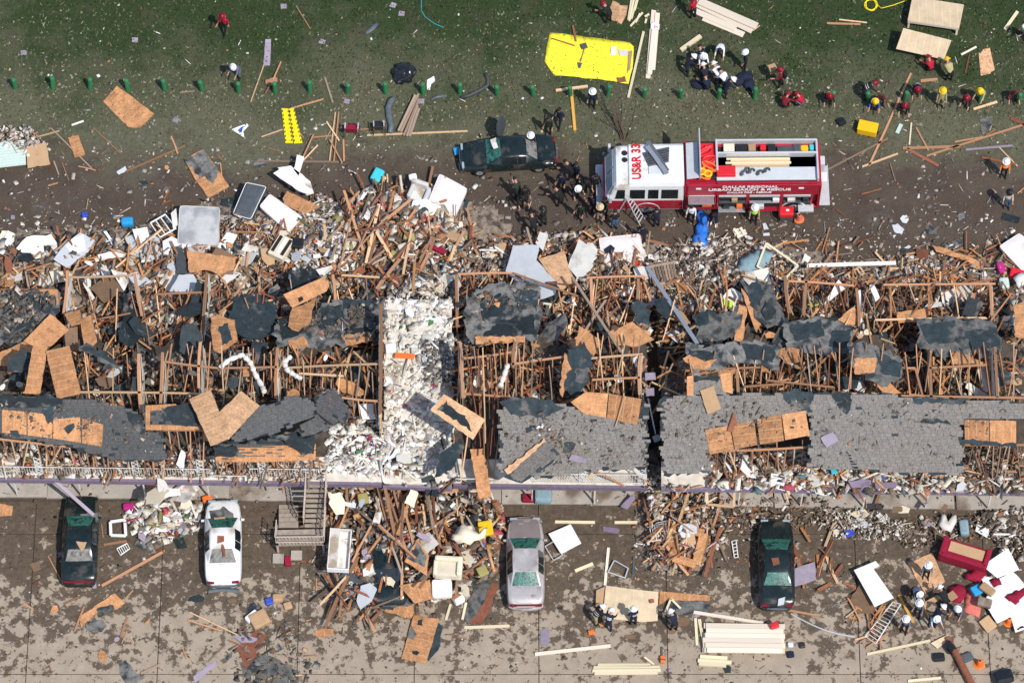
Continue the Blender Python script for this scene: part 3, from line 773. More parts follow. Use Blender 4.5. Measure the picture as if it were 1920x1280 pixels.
def shingles(poly, c, sx, sy, parent, ang=0.0, tone=.175, dust=.25, miss=.03, tornamp=6, off=None):
 """courses of tabs cut to a torn outline"""
 n = Vector((-sx, -sy, 1)).normalized()
 u = Vector((math.cos(ang), math.sin(ang), 0)); u = (u - n * u.dot(n)).normalized()
 v = n.cross(u)
 pts = plane_pts(poly, c, sx, sy)
 us, vs_ = [(p - c).dot(u) for p in pts], [(p - c).dot(v) for p in pts]
 A, E = .31, .145
 nu_, nv_ = int((max(us) - min(us)) / A) + 3, int((max(vs_) - min(vs_)) / E) + 3
 ii, jj = np.meshgrid(np.arange(nu_), np.arange(nv_))
 U0 = min(us) - A + (ii + .5 * (jj % 2) + .21 * (jj % 3)) * A; V0 = min(vs_) - E + jj * E
 cu, cv, cn = np.array(c), np.array(v), np.array(n)
 ctr = cu + U0[..., None] * np.array(u) + V0[..., None] * cv
 qx, qy = proj(ctr)
 qx = qx + rng.normal(0, tornamp * .3, qx.shape) + 2 * np.sin(qy * .6); qy = qy + rng.normal(0, tornamp * .2, qy.shape)
 keep = inpoly(qx, qy, poly) & (rng.random(qx.shape) > miss)
 ctr = ctr[keep]
 N = len(ctr)
 if not N: return None
 w2 = A / 2 - .004 - rng.random(N) * .004
 lift = .016 + rng.random(N) * .008
 u_ = np.array(u)
 f0, b0 = -E * .55 + rng.normal(0, .006, N), E * .62
 a = ctr - w2[:, None] * u_ + f0[:, None] * cv + lift[:, None] * cn
 b = ctr + w2[:, None] * u_ + f0[:, None] * cv + lift[:, None] * cn
 d = ctr - w2[:, None] * u_ + b0 * cv + .004 * cn
 e = ctr + w2[:, None] * u_ + b0 * cv + .004 * cn
 g_, h_ = a - lift[:, None] * cn, b - lift[:, None] * cn
 V = np.stack([a, b, e, d, g_, h_], 1).reshape(-1, 3)
 o6 = np.arange(N)[:, None] * 6
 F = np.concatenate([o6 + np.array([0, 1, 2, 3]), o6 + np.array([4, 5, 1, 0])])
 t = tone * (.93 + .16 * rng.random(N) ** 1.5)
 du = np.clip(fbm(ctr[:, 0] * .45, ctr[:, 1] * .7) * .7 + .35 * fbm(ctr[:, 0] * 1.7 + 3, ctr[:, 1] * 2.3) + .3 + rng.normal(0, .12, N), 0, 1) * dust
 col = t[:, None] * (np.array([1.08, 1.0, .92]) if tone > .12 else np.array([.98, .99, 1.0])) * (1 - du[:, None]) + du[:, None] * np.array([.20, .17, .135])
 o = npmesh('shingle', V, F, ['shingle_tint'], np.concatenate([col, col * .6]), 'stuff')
 if off is not None: o.location = off
 if parent is not None: o.parent = parent
 return o

def roof(B, poly, dz=0.0, under='felt', tone=.19, dust=.25, holes=(), miss=.012, torn=6):
 """piece of the front slope: deck part with its shingles as one sub-part; loose outlines cut by hand"""
 cx, cy = cen(poly)
 c = P(cx, cy, roofz(cy) + dz)
 n = Vector((0, -.28, 1)).normalized()
 mb = MB(); mb.prism(plane_pts(jag(poly, 9, torn), c, 0, .28), .06, 0, n)
 o = mb.build('roof_slope', under, B.root); o.location = -B.base
 shingles(poly, c, 0, .28, o, tone=tone, dust=dust, miss=miss)
 return o
def roofpanel(B, name, poly, m, up=.035, th=.02, torn=0.0, dz=0.0):
 cx, cy = cen(poly)
 return sheet(name, poly, roofz(cy) + dz, 0, .28, m, block=B, up=up, th=th, torn=torn)

# front slopes that still stand -----------------------------------------------------------------
roof(RB, [(1238, 747), (1300, 742), (1420, 738), (1522, 741), (1518, 772), (1420, 788), (1325, 803), (1332, 882), (1246, 890)], dust=.45)
roof(RB, [(1522, 742), (1560, 738), (1650, 740), (1700, 746), (1830, 752), (1935, 756), (1935, 786), (1850, 784), (1806, 786), (1800, 826), (1808, 888), (1680, 884), (1600, 880), (1516, 876)], dust=.35)
roof(RB, [(1290, 715), (1302, 704), (1350, 706), (1372, 738), (1292, 742)], dust=.35)
roof(MBK, [(938, 770), (965, 758), (1032, 756), (1075, 764), (1150, 786), (1192, 798), (1212, 750), (1212, 876), (1130, 880), (1040, 892), (960, 894), (938, 884)], dust=.6)
roof(LB, [(-12, 740), (30, 744), (100, 748), (190, 752), (245, 768), (270, 790), (273, 812), (310, 818), (314, 856), (290, 864), (235, 862), (190, 854), (130, 836), (60, 824), (-12, 812)], tone=.085, dust=.18, miss=.06)
roof(LB, [(274, 764), (330, 760), (372, 760), (378, 800), (277, 804)], tone=.085, dust=.1, miss=.3)
roof(LB, [(402, 834), (480, 826), (545, 812), (590, 814), (592, 852), (500, 856), (405, 858)], tone=.085, dust=.1, miss=.55, dz=-.3)

# bare boards of the roof deck
for B, pl in [(RB, [[(1322, 806), (1368, 797), (1376, 843), (1331, 852)], [(1370, 797), (1414, 788), (1420, 834), (1378, 842)], [(1419, 786), (1464, 777), (1470, 826), (1425, 833)], [(1466, 777), (1510, 770), (1518, 816), (1472, 825)],
                   [(1808, 787), (1854, 788), (1854, 832), (1809, 826)], [(1856, 788), (1905, 789), (1905, 836), (1856, 832)], [(1370, 698), (1374, 738), (1355, 734), (1350, 702)], [(1288, 706), (1300, 704), (1300, 742), (1288, 742)]]),
             (MBK, [[(1070, 754), (1098, 735), (1140, 738), (1136, 783), (1095, 776)], [(1142, 738), (1203, 748), (1195, 797), (1138, 784)]]),
             (LB, [[(4, 768), (50, 772), (50, 815), (4, 811)], [(52, 772), (80, 776), (99, 795), (98, 822), (52, 816)], [(100, 786), (150, 782), (152, 830), (100, 822)], [(154, 784), (194, 796), (191, 837), (154, 831)]])]:
 for q in pl: roofpanel(B, 'sheathing_panel', q, 'strand_board', up=.05)
for B, q, up in [(RB, [(1462, 735), (1490, 728), (1525, 735), (1518, 768), (1490, 766)], .04), (RB, [(1557, 735), (1598, 735), (1594, 760), (1588, 778), (1576, 768)], .04), (RB, [(1710, 745), (1812, 748), (1810, 755), (1715, 756)], .04), (RB, [(1790, 868), (1806, 862), (1808, 889), (1784, 886)], .035),
                 (RB, [(1795, 822), (1850, 828), (1905, 832), (1905, 840), (1850, 836), (1800, 832)], .06), (RB, [(1585, 845), (1590, 848), (1610, 878), (1600, 882)], .04), (RB, [(1290, 702), (1350, 706), (1345, 716), (1295, 714)], .04), (RB, [(1309, 870), (1330, 862), (1332, 884), (1316, 886)], .035), (RB, [(1730, 786), (1775, 788), (1785, 795), (1725, 792)], .04),
                 (MBK, [(938, 752), (965, 745), (1035, 750), (1060, 765), (1020, 782), (960, 778)], .04), (MBK, [(1058, 830), (1072, 826), (1080, 832), (1066, 850), (1056, 848)], .045), (MBK, [(985, 802), (997, 800), (998, 808), (988, 811)], .04),
                 (LB, [(70, 742), (110, 745), (100, 785), (92, 795), (80, 770)], .06), (LB, [(236, 772), (262, 778), (270, 795), (269, 815), (252, 805), (240, 790)], .06), (LB, [(120, 805), (140, 795), (142, 802), (128, 815)], .08), (LB, [(20, 806), (35, 806), (40, 818), (22, 816)], .08), (LB, [(0, 740), (120, 746), (118, 760), (60, 764), (0, 762)], .06),
                 (LB, [(300, 765), (370, 755), (376, 795), (330, 798)], .06), (LB, [(400, 838), (440, 835), (460, 856), (404, 857)], .06), (LB, [(505, 818), (530, 815), (590, 820), (588, 850), (570, 854), (545, 835)], .06)]:
 roofpanel(B, 'felt_patch', q, 'felt', up=up, th=.012, torn=3.5)
roofpanel(LB, 'sheathing_panel', [(402, 842), (500, 836), (592, 832), (592, 862), (500, 866), (405, 866)], 'strand_board', up=.02, dz=-.3)
roofpanel(LB, 'sheathing_panel', [(273, 760), (330, 757), (333, 766), (282, 770), (281, 796), (325, 797), (376, 800), (377, 806), (273, 806)], 'strand_board', up=.03)

# fallen pieces of the rear roof, still hanging on the blocks ------------------------------------
F_, OS, PB = 'felt', 'strand_board', 'felt_patch'
for B, poly, z, sx, sy, m, patches in [
 ('L', [(-10, 546), (108, 544), (110, 562), (104, 590), (76, 612), (45, 645), (-10, 648)], 2.9, .03, -.10, 'felt_dusty', [(PB, [(0, 552), (60, 550), (100, 560), (95, 590), (40, 575), (0, 580)], F_), (PB, [(10, 600), (60, 592), (70, 610), (30, 640), (5, 630)], F_)]),
 ('L', [(72, 543), (108, 543), (110, 570), (105, 572), (104, 552), (74, 551)], 3.0, 0, -.1, OS, []),
 ('L', [(148, 647), (160, 644), (230, 688), (206, 692)], 5.0, .1, .15, 'felt_dusty', [(PB, [(160, 648), (200, 662), (225, 687), (190, 672)], F_)]),
 ('L', [(512, 618), (560, 592), (640, 562), (722, 560), (722, 630), (640, 648), (560, 655), (515, 642)], 3.0, -.05, -.12, 'felt_dusty', [(PB, [(520, 600), (560, 590), (575, 620), (530, 640)], F_), (PB, [(580, 585), (640, 570), (650, 600), (600, 620)], F_), (PB, [(660, 600), (715, 590), (712, 632), (650, 640)], F_), (PB, [(640, 560), (700, 563), (690, 580), (645, 578)], F_), ('sheathing_panel', [(640, 628), (700, 622), (712, 636), (650, 650)], OS), ('sheathing_panel', [(540, 640), (570, 632), (580, 648), (548, 655)], OS)]),
 ('L', [(540, 512), (588, 500), (602, 526), (580, 540), (545, 548)], 2.6, .1, -.1, F_, []),
 ('L', [(430, 560), (480, 552), (520, 570), (515, 630), (470, 640), (436, 615)], 2.5, .1, -.1, F_, []),
 ('L', [(395, 594), (408, 590), (440, 600), (446, 640), (412, 662), (398, 655)], 4.3, .05, .1, OS, [(PB, [(410, 612), (428, 606), (436, 636), (416, 650)], F_)]),
 ('L', [(225, 545), (260, 590), (262, 640), (235, 650), (225, 610)], 2.4, .2, 0, F_, []),
 ('M', [(872, 556), (905, 540), (962, 527), (1012, 532), (1012, 636), (985, 640), (890, 644), (875, 622)], 3.1, .03, -.08, 'felt_dusty', [(PB, [(900, 560), (940, 550), (950, 590), (905, 600)], F_), (PB, [(960, 540), (1008, 545), (1008, 575), (965, 565)], F_), (PB, [(940, 600), (1000, 590), (1008, 625), (960, 632), (905, 630)], F_), ('sheathing_panel', [(890, 632), (985, 630), (985, 643), (892, 645)], OS), ('sheathing_panel', [(925, 570), (938, 568), (935, 578)], OS)]),
 ('M', [(1060, 655), (1092, 640), (1106, 662), (1110, 690), (1097, 722), (1072, 748), (1058, 722)], 5.2, .1, .1, F_, [('sheathing_panel', [(1060, 662), (1073, 692), (1062, 700), (1055, 745), (1050, 740), (1054, 690)], OS), (PB, [(1080, 690), (1105, 690), (1095, 720), (1078, 715)], 'felt_dusty')]),
 ('M', [(1140, 622), (1186, 602), (1226, 636), (1196, 650), (1150, 646)], 3.6, .1, -.1, OS, []),
 ('M', [(1186, 570), (1205, 565), (1222, 585), (1215, 612), (1188, 600)], 3.2, -.1, .1, F_, []),
 ('M', [(1085, 610), (1130, 640), (1112, 668), (1080, 650)], 5.0, 0, .1, OS, []),
 ('R', [(1395, 536), (1420, 520), (1442, 532), (1470, 590), (1468, 612), (1440, 612), (1412, 585)], 2.9, .1, -.1, 'felt_dusty', [(PB, [(1400, 540), (1420, 524), (1432, 545), (1425, 575), (1412, 570)], F_)]),
 ('R', [(1390, 540), (1402, 556), (1428, 606), (1418, 622), (1402, 580)], 2.8, 0, 0, OS, []),
 ('R', [(1385, 570), (1402, 575), (1392, 640), (1376, 640)], 2.7, 0, 0, OS, []),
 ('R', [(1300, 595), (1330, 580), (1390, 588), (1375, 635), (1310, 640)], 2.7, .05, -.1, 'felt_dusty', [(PB, [(1300, 592), (1325, 580), (1330, 605), (1310, 612)], F_)]),
 ('R', [(1278, 640), (1330, 652), (1400, 640), (1462, 645), (1458, 690), (1380, 680), (1300, 702)], 5.1, .02, .05, 'felt_dusty', [(PB, [(1290, 655), (1340, 660), (1335, 680), (1300, 690)], F_), (PB, [(1390, 645), (1455, 650), (1450, 680), (1400, 672)], F_), ('sheathing_panel', [(1280, 672), (1292, 666), (1322, 678), (1345, 672), (1325, 692), (1302, 692)], OS), ('sheathing_panel', [(1290, 700), (1380, 692), (1374, 710), (1372, 735), (1366, 712), (1320, 705)], OS)]),
 ('R', [(1468, 600), (1540, 594), (1600, 610), (1598, 660), (1540, 668), (1480, 655)], 3.6, .02, -.08, 'felt_dusty', [(PB, [(1480, 610), (1540, 600), (1545, 630), (1490, 640)], F_), (PB, [(1560, 620), (1596, 618), (1590, 655), (1555, 650)], F_), ('sheathing_panel', [(1455, 650), (1500, 655), (1502, 678), (1478, 682), (1456, 665)], OS)]),
 ('R', [(1590, 640), (1650, 650), (1695, 672), (1688, 712), (1650, 722), (1600, 690)], 5.0, .02, .05, 'felt_dusty', [(PB, [(1640, 655), (1690, 680), (1688, 708), (1655, 700)], F_), ('sheathing_panel', [(1602, 672), (1645, 672), (1640, 698), (1602, 702)], OS)]),
 ('R', [(1645, 702), (1668, 716), (1690, 736), (1660, 742), (1645, 722)], 4.9, .05, 0, OS, []),
 ('R', [(1718, 604), (1790, 596), (1860, 600), (1882, 650), (1858, 672), (1800, 662), (1770, 676), (1722, 648)], 3.8, .02, -.06, 'felt_dusty', [(PB, [(1725, 610), (1790, 600), (1800, 640), (1740, 645)], F_), (PB, [(1810, 620), (1870, 615), (1875, 650), (1820, 655)], F_), ('sheathing_panel', [(1782, 664), (1800, 660), (1848, 680), (1858, 670), (1856, 688), (1800, 686), (1784, 684)], OS)]),
 ('R', [(1682, 585), (1735, 578), (1738, 600), (1684, 606)], 2.5, 0, -.2, OS, []),
 ('R', [(1900, 572), (1930, 560), (1930, 634), (1904, 632)], 2.9, .05, 0, OS, []),
 ('R', [(1570, 600), (1600, 575), (1620, 590), (1600, 612)], 2.5, .1, .1, OS, [])]:
 B = BY[B]
 sheet('roof_fragment' if m != OS else 'sheathing_panel', poly, z, sx, sy, m, block=B, patches=patches, torn=6.5 if m != OS else 1.5)

# loose boards: each a thing of its own -----------------------------------------------------------
SH = []
def loose(label, poly, z, sx=0., sy=0., m=OS, patches=(), torn=.8, name='strand_board_sheet', cat='wood sheet', th=.022, group=None):
 o = sheet(name, poly, z, sx, sy, m, label, cat, patches, th, group, torn=torn); SH.append(o); return o
TOP = lambda y: roofz(y) + .14
loose('orange strand board sheet lying tilted on the dark felt roof corner', [(94, 588), (130, 617), (84, 660), (44, 640)], 3.5, .05, -.1)
loose('small orange board sheets overlapping below the tilted sheet at the building end', [(44, 641), (82, 661), (46, 690), (-4, 684), (-4, 662)], 3.6, .05, -.05)
loose('narrow orange strand board standing upright in the picture beside the wide gridded one', [(62, 645), (89, 650), (75, 738), (46, 737)], 5.6, .05, .15)
loose('wide orange strand board with nail lines lying on the dark shingle roof', [(86, 658), (130, 648), (152, 737), (107, 748)], 5.7, 0, .15)
loose('short orange board slid down beside the tilted sheet on felt', [(120, 588), (150, 580), (155, 606), (134, 612)], 3.3, .1, -.1)
loose('dull orange board leaning into the dark room', [(150, 600), (170, 590), (182, 640), (160, 662)], 3.0, .3, -.2)
loose('one half of the big V of pale orange sheets, nearer the grey roof scrap', [(411, 772), (452, 733), (487, 760), (428, 824)], 6.3, .12, .12, 'strand_board_pale')
loose('one half of the big V of pale orange sheets, nearer the felt square', [(355, 748), (395, 730), (412, 772), (440, 800), (430, 822), (395, 836)], 6.25, -.05, .15, 'strand_board_pale')
loose('long orange board with a square hole lying on felt', [(531, 552), (605, 520), (616, 527), (617, 536), (612, 546), (548, 577)], 3.5, .1, .1, patches=[('hole', [(558, 560), (566, 556), (568, 563), (560, 567)], 'dark_interior')], torn=0)  # no opening cut: near-black patch stands for the shade in it
loose('crooked orange board under the long holed board', [(548, 578), (590, 562), (584, 600), (560, 622), (540, 612)], 3.3, 0, -.1, torn=2)
loose('orange board hanging on a stud above the quilted mattress heap', [(350, 470), (392, 475), (441, 483), (438, 505), (412, 514), (388, 506), (355, 510)], 1.6, .1, -.1, torn=1.5)
loose('orange board with a felt centre on the edge of the breezeway', [(807, 768), (833, 739), (910, 786), (887, 824)], 5.7, -.1, .1, 'strand_board_pale', [(PB, [(818, 768), (838, 752), (845, 762), (872, 778), (880, 796), (884, 808), (860, 792), (840, 778)], F_)])
loose('orange plank board hanging over the gallery edge above the sidewalk', [(881, 842), (907, 840), (922, 930), (898, 935)], 3.6, 0, .25, OS)
loose('pink brown board lying flat on grey shingles near the roof end', [(1312, 732), (1338, 722), (1352, 766), (1327, 776)], TOP(748), 0, .28, 'cardboard')
loose('small brown stick of board lying on shingles above the slatted panels', [(1364, 808), (1376, 772), (1382, 790), (1374, 810)], TOP(792), 0, .28, 'rust_brown')
loose('taupe board dropped beside a torn white sheet in a rear room', [(168, 540), (205, 512), (226, 536), (230, 546), (195, 568)], 1.9, .1, .1, 'brown_fabric')
loose('dirty lilac board with a white scrap on it by the wreck corner', [(100, 486), (125, 455), (150, 436), (178, 450), (165, 472), (125, 502)], .9, .05, -.1, 'light_grey', [('white_scrap', [(122, 462), (140, 446), (158, 440), (162, 470), (140, 478)], 'white_paint')])
loose('large orange strand board lying alone on the grass by the green bollards', [(193, 190), (219, 161), (289, 213), (262, 240), (240, 238)], .05, 0, 0)
loose('small orange strand board on the grass edge near the metal roofing', [(128, 258), (147, 253), (160, 290), (140, 296)], .08)
loose('brown plywood square beside the pale metal roofing', [(48, 275), (86, 267), (94, 308), (52, 315)], .3, 0, .1, 'cardboard')
loose('orange strand board with grey felt on it, lying on the mud track', [(345, 298), (382, 280), (430, 350), (391, 371), (365, 335)], .12, 0, .03, OS, [(PB, [(346, 299), (382, 282), (410, 320), (400, 345), (385, 330), (375, 335)], 'felt_dusty')])
loose('brown strand board sheet in the heap near the white planks', [(530, 372), (538, 358), (600, 388), (572, 402), (535, 385)], .8, 0, -.1)
loose('tan plywood board fallen among pale boards behind the wreck', [(1010, 486), (1058, 470), (1066, 500), (1080, 528), (1050, 545), (1030, 515)], 1.7, .1, -.15, 'strand_board_pale')
loose('lilac board on the mud between the silver car and the strand board frame', [(1130, 986), (1160, 990), (1158, 1000), (1132, 996)], G0 + .04, 0, 0, 'purple_paint')
loose('pale grey board sheet leaning on the rear of the wreck', [(948, 508), (962, 460), (1012, 459), (1006, 488), (1048, 534), (1040, 552), (1010, 562), (968, 528)], 1.9, .08, -.12, 'light_grey', name='wall_board_sheet', cat='wall board')
loose('cream wall board leaning next to the tan plywood', [(1064, 500), (1086, 448), (1116, 470), (1112, 500), (1088, 526)], 1.6, -.1, -.15, 'drywall', name='wall_board_sheet', cat='wall board')
loose('narrow cream board between pale grey board and mud', [(1004, 455), (1012, 434), (1028, 440), (1018, 470)], 1.0, 0, -.2, 'drywall', name='wall_board_sheet', cat='wall board')
loose('bright white sheet with a tab lying above the broken ladder', [(1601, 1068), (1642, 1051), (1649, 1060), (1638, 1066), (1676, 1120), (1640, 1137)], .7, .1, -.05, 'white_paint', name='wall_board_sheet', cat='wall board', torn=0)
loose('white square board lying on the sofa end', [(1842, 1060), (1890, 1027), (1911, 1067), (1870, 1083)], .9, .05, .1, 'white_paint', name='wall_board_sheet', cat='wall board', torn=0)
loose('long white board under crimson cushions beside the coral cloth', [(1838, 1078), (1872, 1084), (1900, 1072), (1928, 1100), (1930, 1140), (1870, 1168), (1846, 1128), (1852, 1110)], .5, .05, 0, 'white_paint', name='wall_board_sheet', cat='wall board', torn=1)
loose('white board with a printed strip at the picture edge beside an orange cone', [(1895, 1155), (1930, 1135), (1930, 1176), (1904, 1185)], .4, 0, 0, 'white_paint', [('printed_strip', [(1907, 1178), (1919, 1172), (1920, 1177), (1909, 1182)], 'black_plastic')], name='wall_board_sheet', cat='wall board', torn=0)
loose('white door panel lying on the mud beside the silver car', [(1028, 1000), (1070, 982), (1090, 1018), (1052, 1038)], G0 + .35, .05, 0, 'white_paint', name='wall_board_sheet', cat='wall board', torn=0)
loose('strand board under the grey uniformed helper beside the crimson sofa', [(1702, 1056), (1748, 1035), (1772, 1090), (1735, 1112), (1718, 1085)], G0 + .05, 0, 0, 'strand_board_pale')
loose('brown board under the bright white tabbed sheet', [(1592, 1126), (1610, 1098), (1650, 1130), (1636, 1148), (1610, 1150)], .3, .1, 0, 'brown_fabric')
loose('lilac painted board beside the dark sedan by the stud frame', [(1488, 1066), (1528, 1052), (1530, 1086), (1490, 1100)], .45, -.05, 0, 'lilac_paint')
loose('orange strand board leaning at the foot of the debris fan, scraped with felt', [(776, 1152), (823, 1160), (799, 1243), (752, 1234)], .25, .05, .05, OS, [(PB, [(784, 1162), (793, 1160), (792, 1172), (782, 1170)], F_), (PB, [(770, 1168), (780, 1188), (776, 1200), (766, 1196)], 'felt_dusty'), (PB, [(772, 1220), (786, 1222), (783, 1227), (774, 1225)], F_)])
loose('dark felt sheet sticking out under the scraped orange strand board', [(822, 1166), (830, 1175), (822, 1218), (802, 1240), (806, 1215)], .14, 0, 0, F_, name='felt_sheet', cat='roofing felt', torn=2)
loose('orange brown board wedged behind the cream armchair', [(748, 1097), (806, 1086), (815, 1120), (778, 1131)], 1.2, -.05, .05, OS)
loose('strand board with torn felt standing in the middle of the debris fan', [(759, 1052), (782, 1010), (804, 1040), (800, 1078)], 2.0, .15, .1, OS, [(PB, [(764, 1045), (782, 1016), (800, 1042), (795, 1062)], 'felt_dusty')])
loose('grey roof scrap with a board edge at the foot of the debris fan', [(678, 1130), (692, 1105), (745, 1098), (768, 1105), (780, 1130), (770, 1161), (730, 1145)], .6, 0, .12, 'felt_dusty', [('board_strip', [(682, 1128), (730, 1140), (778, 1132), (772, 1160), (720, 1146)], OS), (PB, [(710, 1133), (740, 1138), (738, 1144), (712, 1140)], F_)], name='roof_scrap', cat='roof piece', torn=2)
loose('long rotten board with grey felt near the rear of the silver car', [(868, 1150), (890, 1095), (912, 1088), (936, 1094), (922, 1140), (905, 1168), (878, 1170)], .15, 0, 0, 'felt_dusty', [('board_strip', [(904, 1135), (922, 1092), (935, 1098), (920, 1140), (902, 1168), (880, 1168)], 'rust_brown')], name='roof_scrap', cat='roof piece', torn=3)
loose('orange board with a grey felt strip on the pavement near the black sedan tail', [(150, 1155), (178, 1135), (215, 1112), (234, 1130), (220, 1140), (180, 1150), (152, 1176)], G0 + .05, 0, 0, OS, [(PB, [(180, 1142), (212, 1134), (216, 1142), (185, 1158)], 'felt_dusty')], torn=1.5)
loose('square grey shingle scrap on the pavement under the orange board', [(160, 1165), (190, 1160), (200, 1172), (190, 1185), (162, 1182)], G0 + .02, 0, 0, 'felt_dusty', name='roof_scrap', cat='roof piece', torn=2)
loose('grey rounded roof scrap on the bottom pavement', [(220, 1242), (235, 1236), (252, 1258), (270, 1270), (240, 1290), (225, 1262)], G0 + .02, 0, 0, 'felt_dusty', name='roof_scrap', cat='roof piece', torn=2)
loose('long lilac plank on the bottom pavement by the joint', [(362, 1268), (402, 1236), (406, 1246), (366, 1280)], G0 + .02, 0, 0, 'lilac_paint', name='plank', cat='plank')
loose('dark orange roof scrap at the bottom beside the grey joint', [(444, 1215), (480, 1180), (500, 1190), (480, 1230), (460, 1255)], G0 + .04, 0, 0, 'rust_brown', name='roof_scrap', cat='roof piece', torn=2)
loose('grey shingle sheet at the bottom edge under the debris fan', [(448, 1240), (500, 1225), (560, 1260), (540, 1290), (470, 1290)], G0 + .02, 0, 0, 'felt_dusty', name='roof_scrap', cat='roof piece', torn=3)
loose('lone lilac sheet lying on the widest shingle roof', [(1538, 820), (1562, 809), (1573, 826), (1550, 839)], TOP(824), 0, .28, 'lilac_paint', name='siding_sheet', cat='siding')
loose('lilac sheet lying on the dusty middle roof near the gallery rail', [(1066, 862), (1072, 851), (1101, 860), (1098, 869)], TOP(860), 0, .28, 'lilac_paint', name='siding_sheet', cat='siding')
loose('upper of two purple sheets on the gallery under the widest roof', [(1590, 902), (1620, 898), (1634, 900), (1630, 912), (1598, 914)], 3.0, 0, .1, 'purple_paint', name='siding_sheet', cat='siding')
loose('purple sheet hanging over the gallery edge', [(1600, 918), (1627, 912), (1626, 930), (1608, 936)], 2.8, 0, .3, 'purple_paint', name='siding_sheet', cat='siding')
loose('purple sheet on the gallery beside a pale stick', [(1640, 905), (1682, 903), (1680, 914), (1642, 916)], 2.9, 0, .1, 'purple_paint', name='siding_sheet', cat='siding')
loose('purple sheet slipped off the gallery near the dark gap', [(1163, 950), (1185, 925), (1192, 932), (1176, 955)], .5, 0, .3, 'purple_paint', name='siding_sheet', cat='siding')
loose('lilac plate hanging in the dark gap, the lower of two', [(1211, 728), (1226, 727), (1227, 742), (1212, 743)], 4.6, 0, .2, 'lilac_paint', name='siding_sheet', cat='siding')
loose('lilac plate hanging in the dark gap, the upper of two', [(1209, 699), (1228, 698), (1230, 712), (1210, 713)], 4.9, 0, .2, 'lilac_paint', name='siding_sheet', cat='siding')
loose('brown board peeking out of the mud at the parking edge', [(-10, 942), (24, 948), (22, 966), (-10, 968)], G0 + .05, 0, 0, OS)
loose('plywood off-cut beside the carried lumber at the bottom group', [(1745, 1205), (1777, 1189), (1782, 1197), (1758, 1215)], .25, .1, 0, 'plywood_new')
loose('ochre board between the helpers working over rubble', [(1730, 1130), (1758, 1115), (1762, 1122), (1735, 1142)], .5, .05, 0, 'cardboard')
loose('orange board strip behind the new plywood sheet by the kneeling rescuers', [(1237, 1108), (1331, 1116), (1331, 1126), (1250, 1124), (1236, 1134)], G0 + .06, 0, 0, OS)
loose('grey roof scrap beside the plywood sheet and the crouching rescuer', [(1250, 1125), (1330, 1127), (1326, 1150), (1265, 1152)], G0 + .04, 0, 0, 'felt_dusty', name='roof_scrap', cat='roof piece', torn=3)
loose('brown board scrap on the pavement in front of the grey shingles', [(1265, 1158), (1290, 1156), (1292, 1170), (1268, 1176)], G0 + .03, 0, 0, 'brown_fabric')
loose('small lilac board on the pavement below the silver car', [(1014, 1180), (1030, 1176), (1029, 1208), (1013, 1209)], G0 + .03, 0, 0, 'lilac_paint', name='siding_sheet', cat='siding')
loose('tall lilac board standing in the grass by the broken chair', [(494, 123), (497, 74), (508, 73), (506, 123)], .05, 0, 0, 'lilac_paint', name='siding_sheet', cat='siding')
for k, (x, y, a) in enumerate([(44, 99, .0), (737, 10, .5), (753, 26, .2), (532, 12, 0), (604, 78, .4), (253, 75, .1), (330, 225, .6), (650, 190, .3), (790, 190, .1)]):
 r_ = 6
 loose('small lilac siding scrap lying on the open grass', [(x + r_ * 1.3 * math.cos(a + q), y + r_ * math.sin(a + q)) for q in (.7, 2.3, 3.9, 5.4)], .03, 0, 0, 'lilac_paint', name='siding_scrap', cat='siding', group='lilac siding scraps on the grass')
loose('rust brown curled board on the rear mud near the pale siding strip', [(1718, 466), (1742, 468), (1738, 490), (1720, 500)], .3, .1, 0, 'rust_brown')
loose('long orange splintered board behind the widest roof, over dark felt', [(1748, 460), (1800, 475), (1842, 490), (1836, 505), (1808, 488), (1755, 472)], .5, .05, 0, OS, torn=2)
loose('dark felt sheet lying under the splintered board behind the wreck', [(1786, 500), (1810, 484), (1850, 500), (1852, 515), (1800, 520)], .35, 0, 0, F_, name='felt_sheet', cat='roofing felt', torn=2)
loose('grey roof scrap piece turned over on the left roof with two slots', [(436, 815), (470, 768), (560, 741), (590, 757), (596, 776), (500, 815), (440, 830)], 6.05, .05, .1, 'felt', name='roof_scrap', cat='roof piece', torn=1.5)
loose('thick grey roof scrap lifted over the breezeway edge with a brown slot', [(588, 746), (625, 726), (656, 770), (650, 788), (620, 796), (592, 772)], 6.0, -.1, .15, 'felt', [('slot', [(617, 743), (622, 741), (621, 763), (616, 765)], 'rust_brown')], name='roof_scrap', cat='roof piece', torn=1.5)
loose('small grey roof scrap between the two larger ones', [(560, 802), (596, 776), (618, 796), (600, 812), (566, 818)], 5.7, 0, .1, 'felt', name='roof_scrap', cat='roof piece', torn=1.5)
loose('rotated grey roof scrap lying across the middle gallery edge', [(944, 894), (1020, 824), (1050, 850), (1035, 868), (978, 906)], TOP(866) + .1, .05, .22, 'felt', [('board_strip', [(945, 880), (1020, 822), (1024, 828), (952, 888)], 'strand_board_pale')], name='roof_scrap', cat='roof piece', torn=1)
loose('dark curled felt piece at the breezeway edge', [(815, 895), (826, 850), (862, 821), (870, 838), (846, 880)], 4.4, .3, .1, F_, name='felt_sheet', cat='roofing felt', torn=2)
loose('black felt rag hanging off the gallery by the crossing timbers', [(790, 895), (810, 890), (816, 905), (812, 925), (800, 928)], 2.4, 0, .5, F_, name='felt_sheet', cat='roofing felt', torn=3)
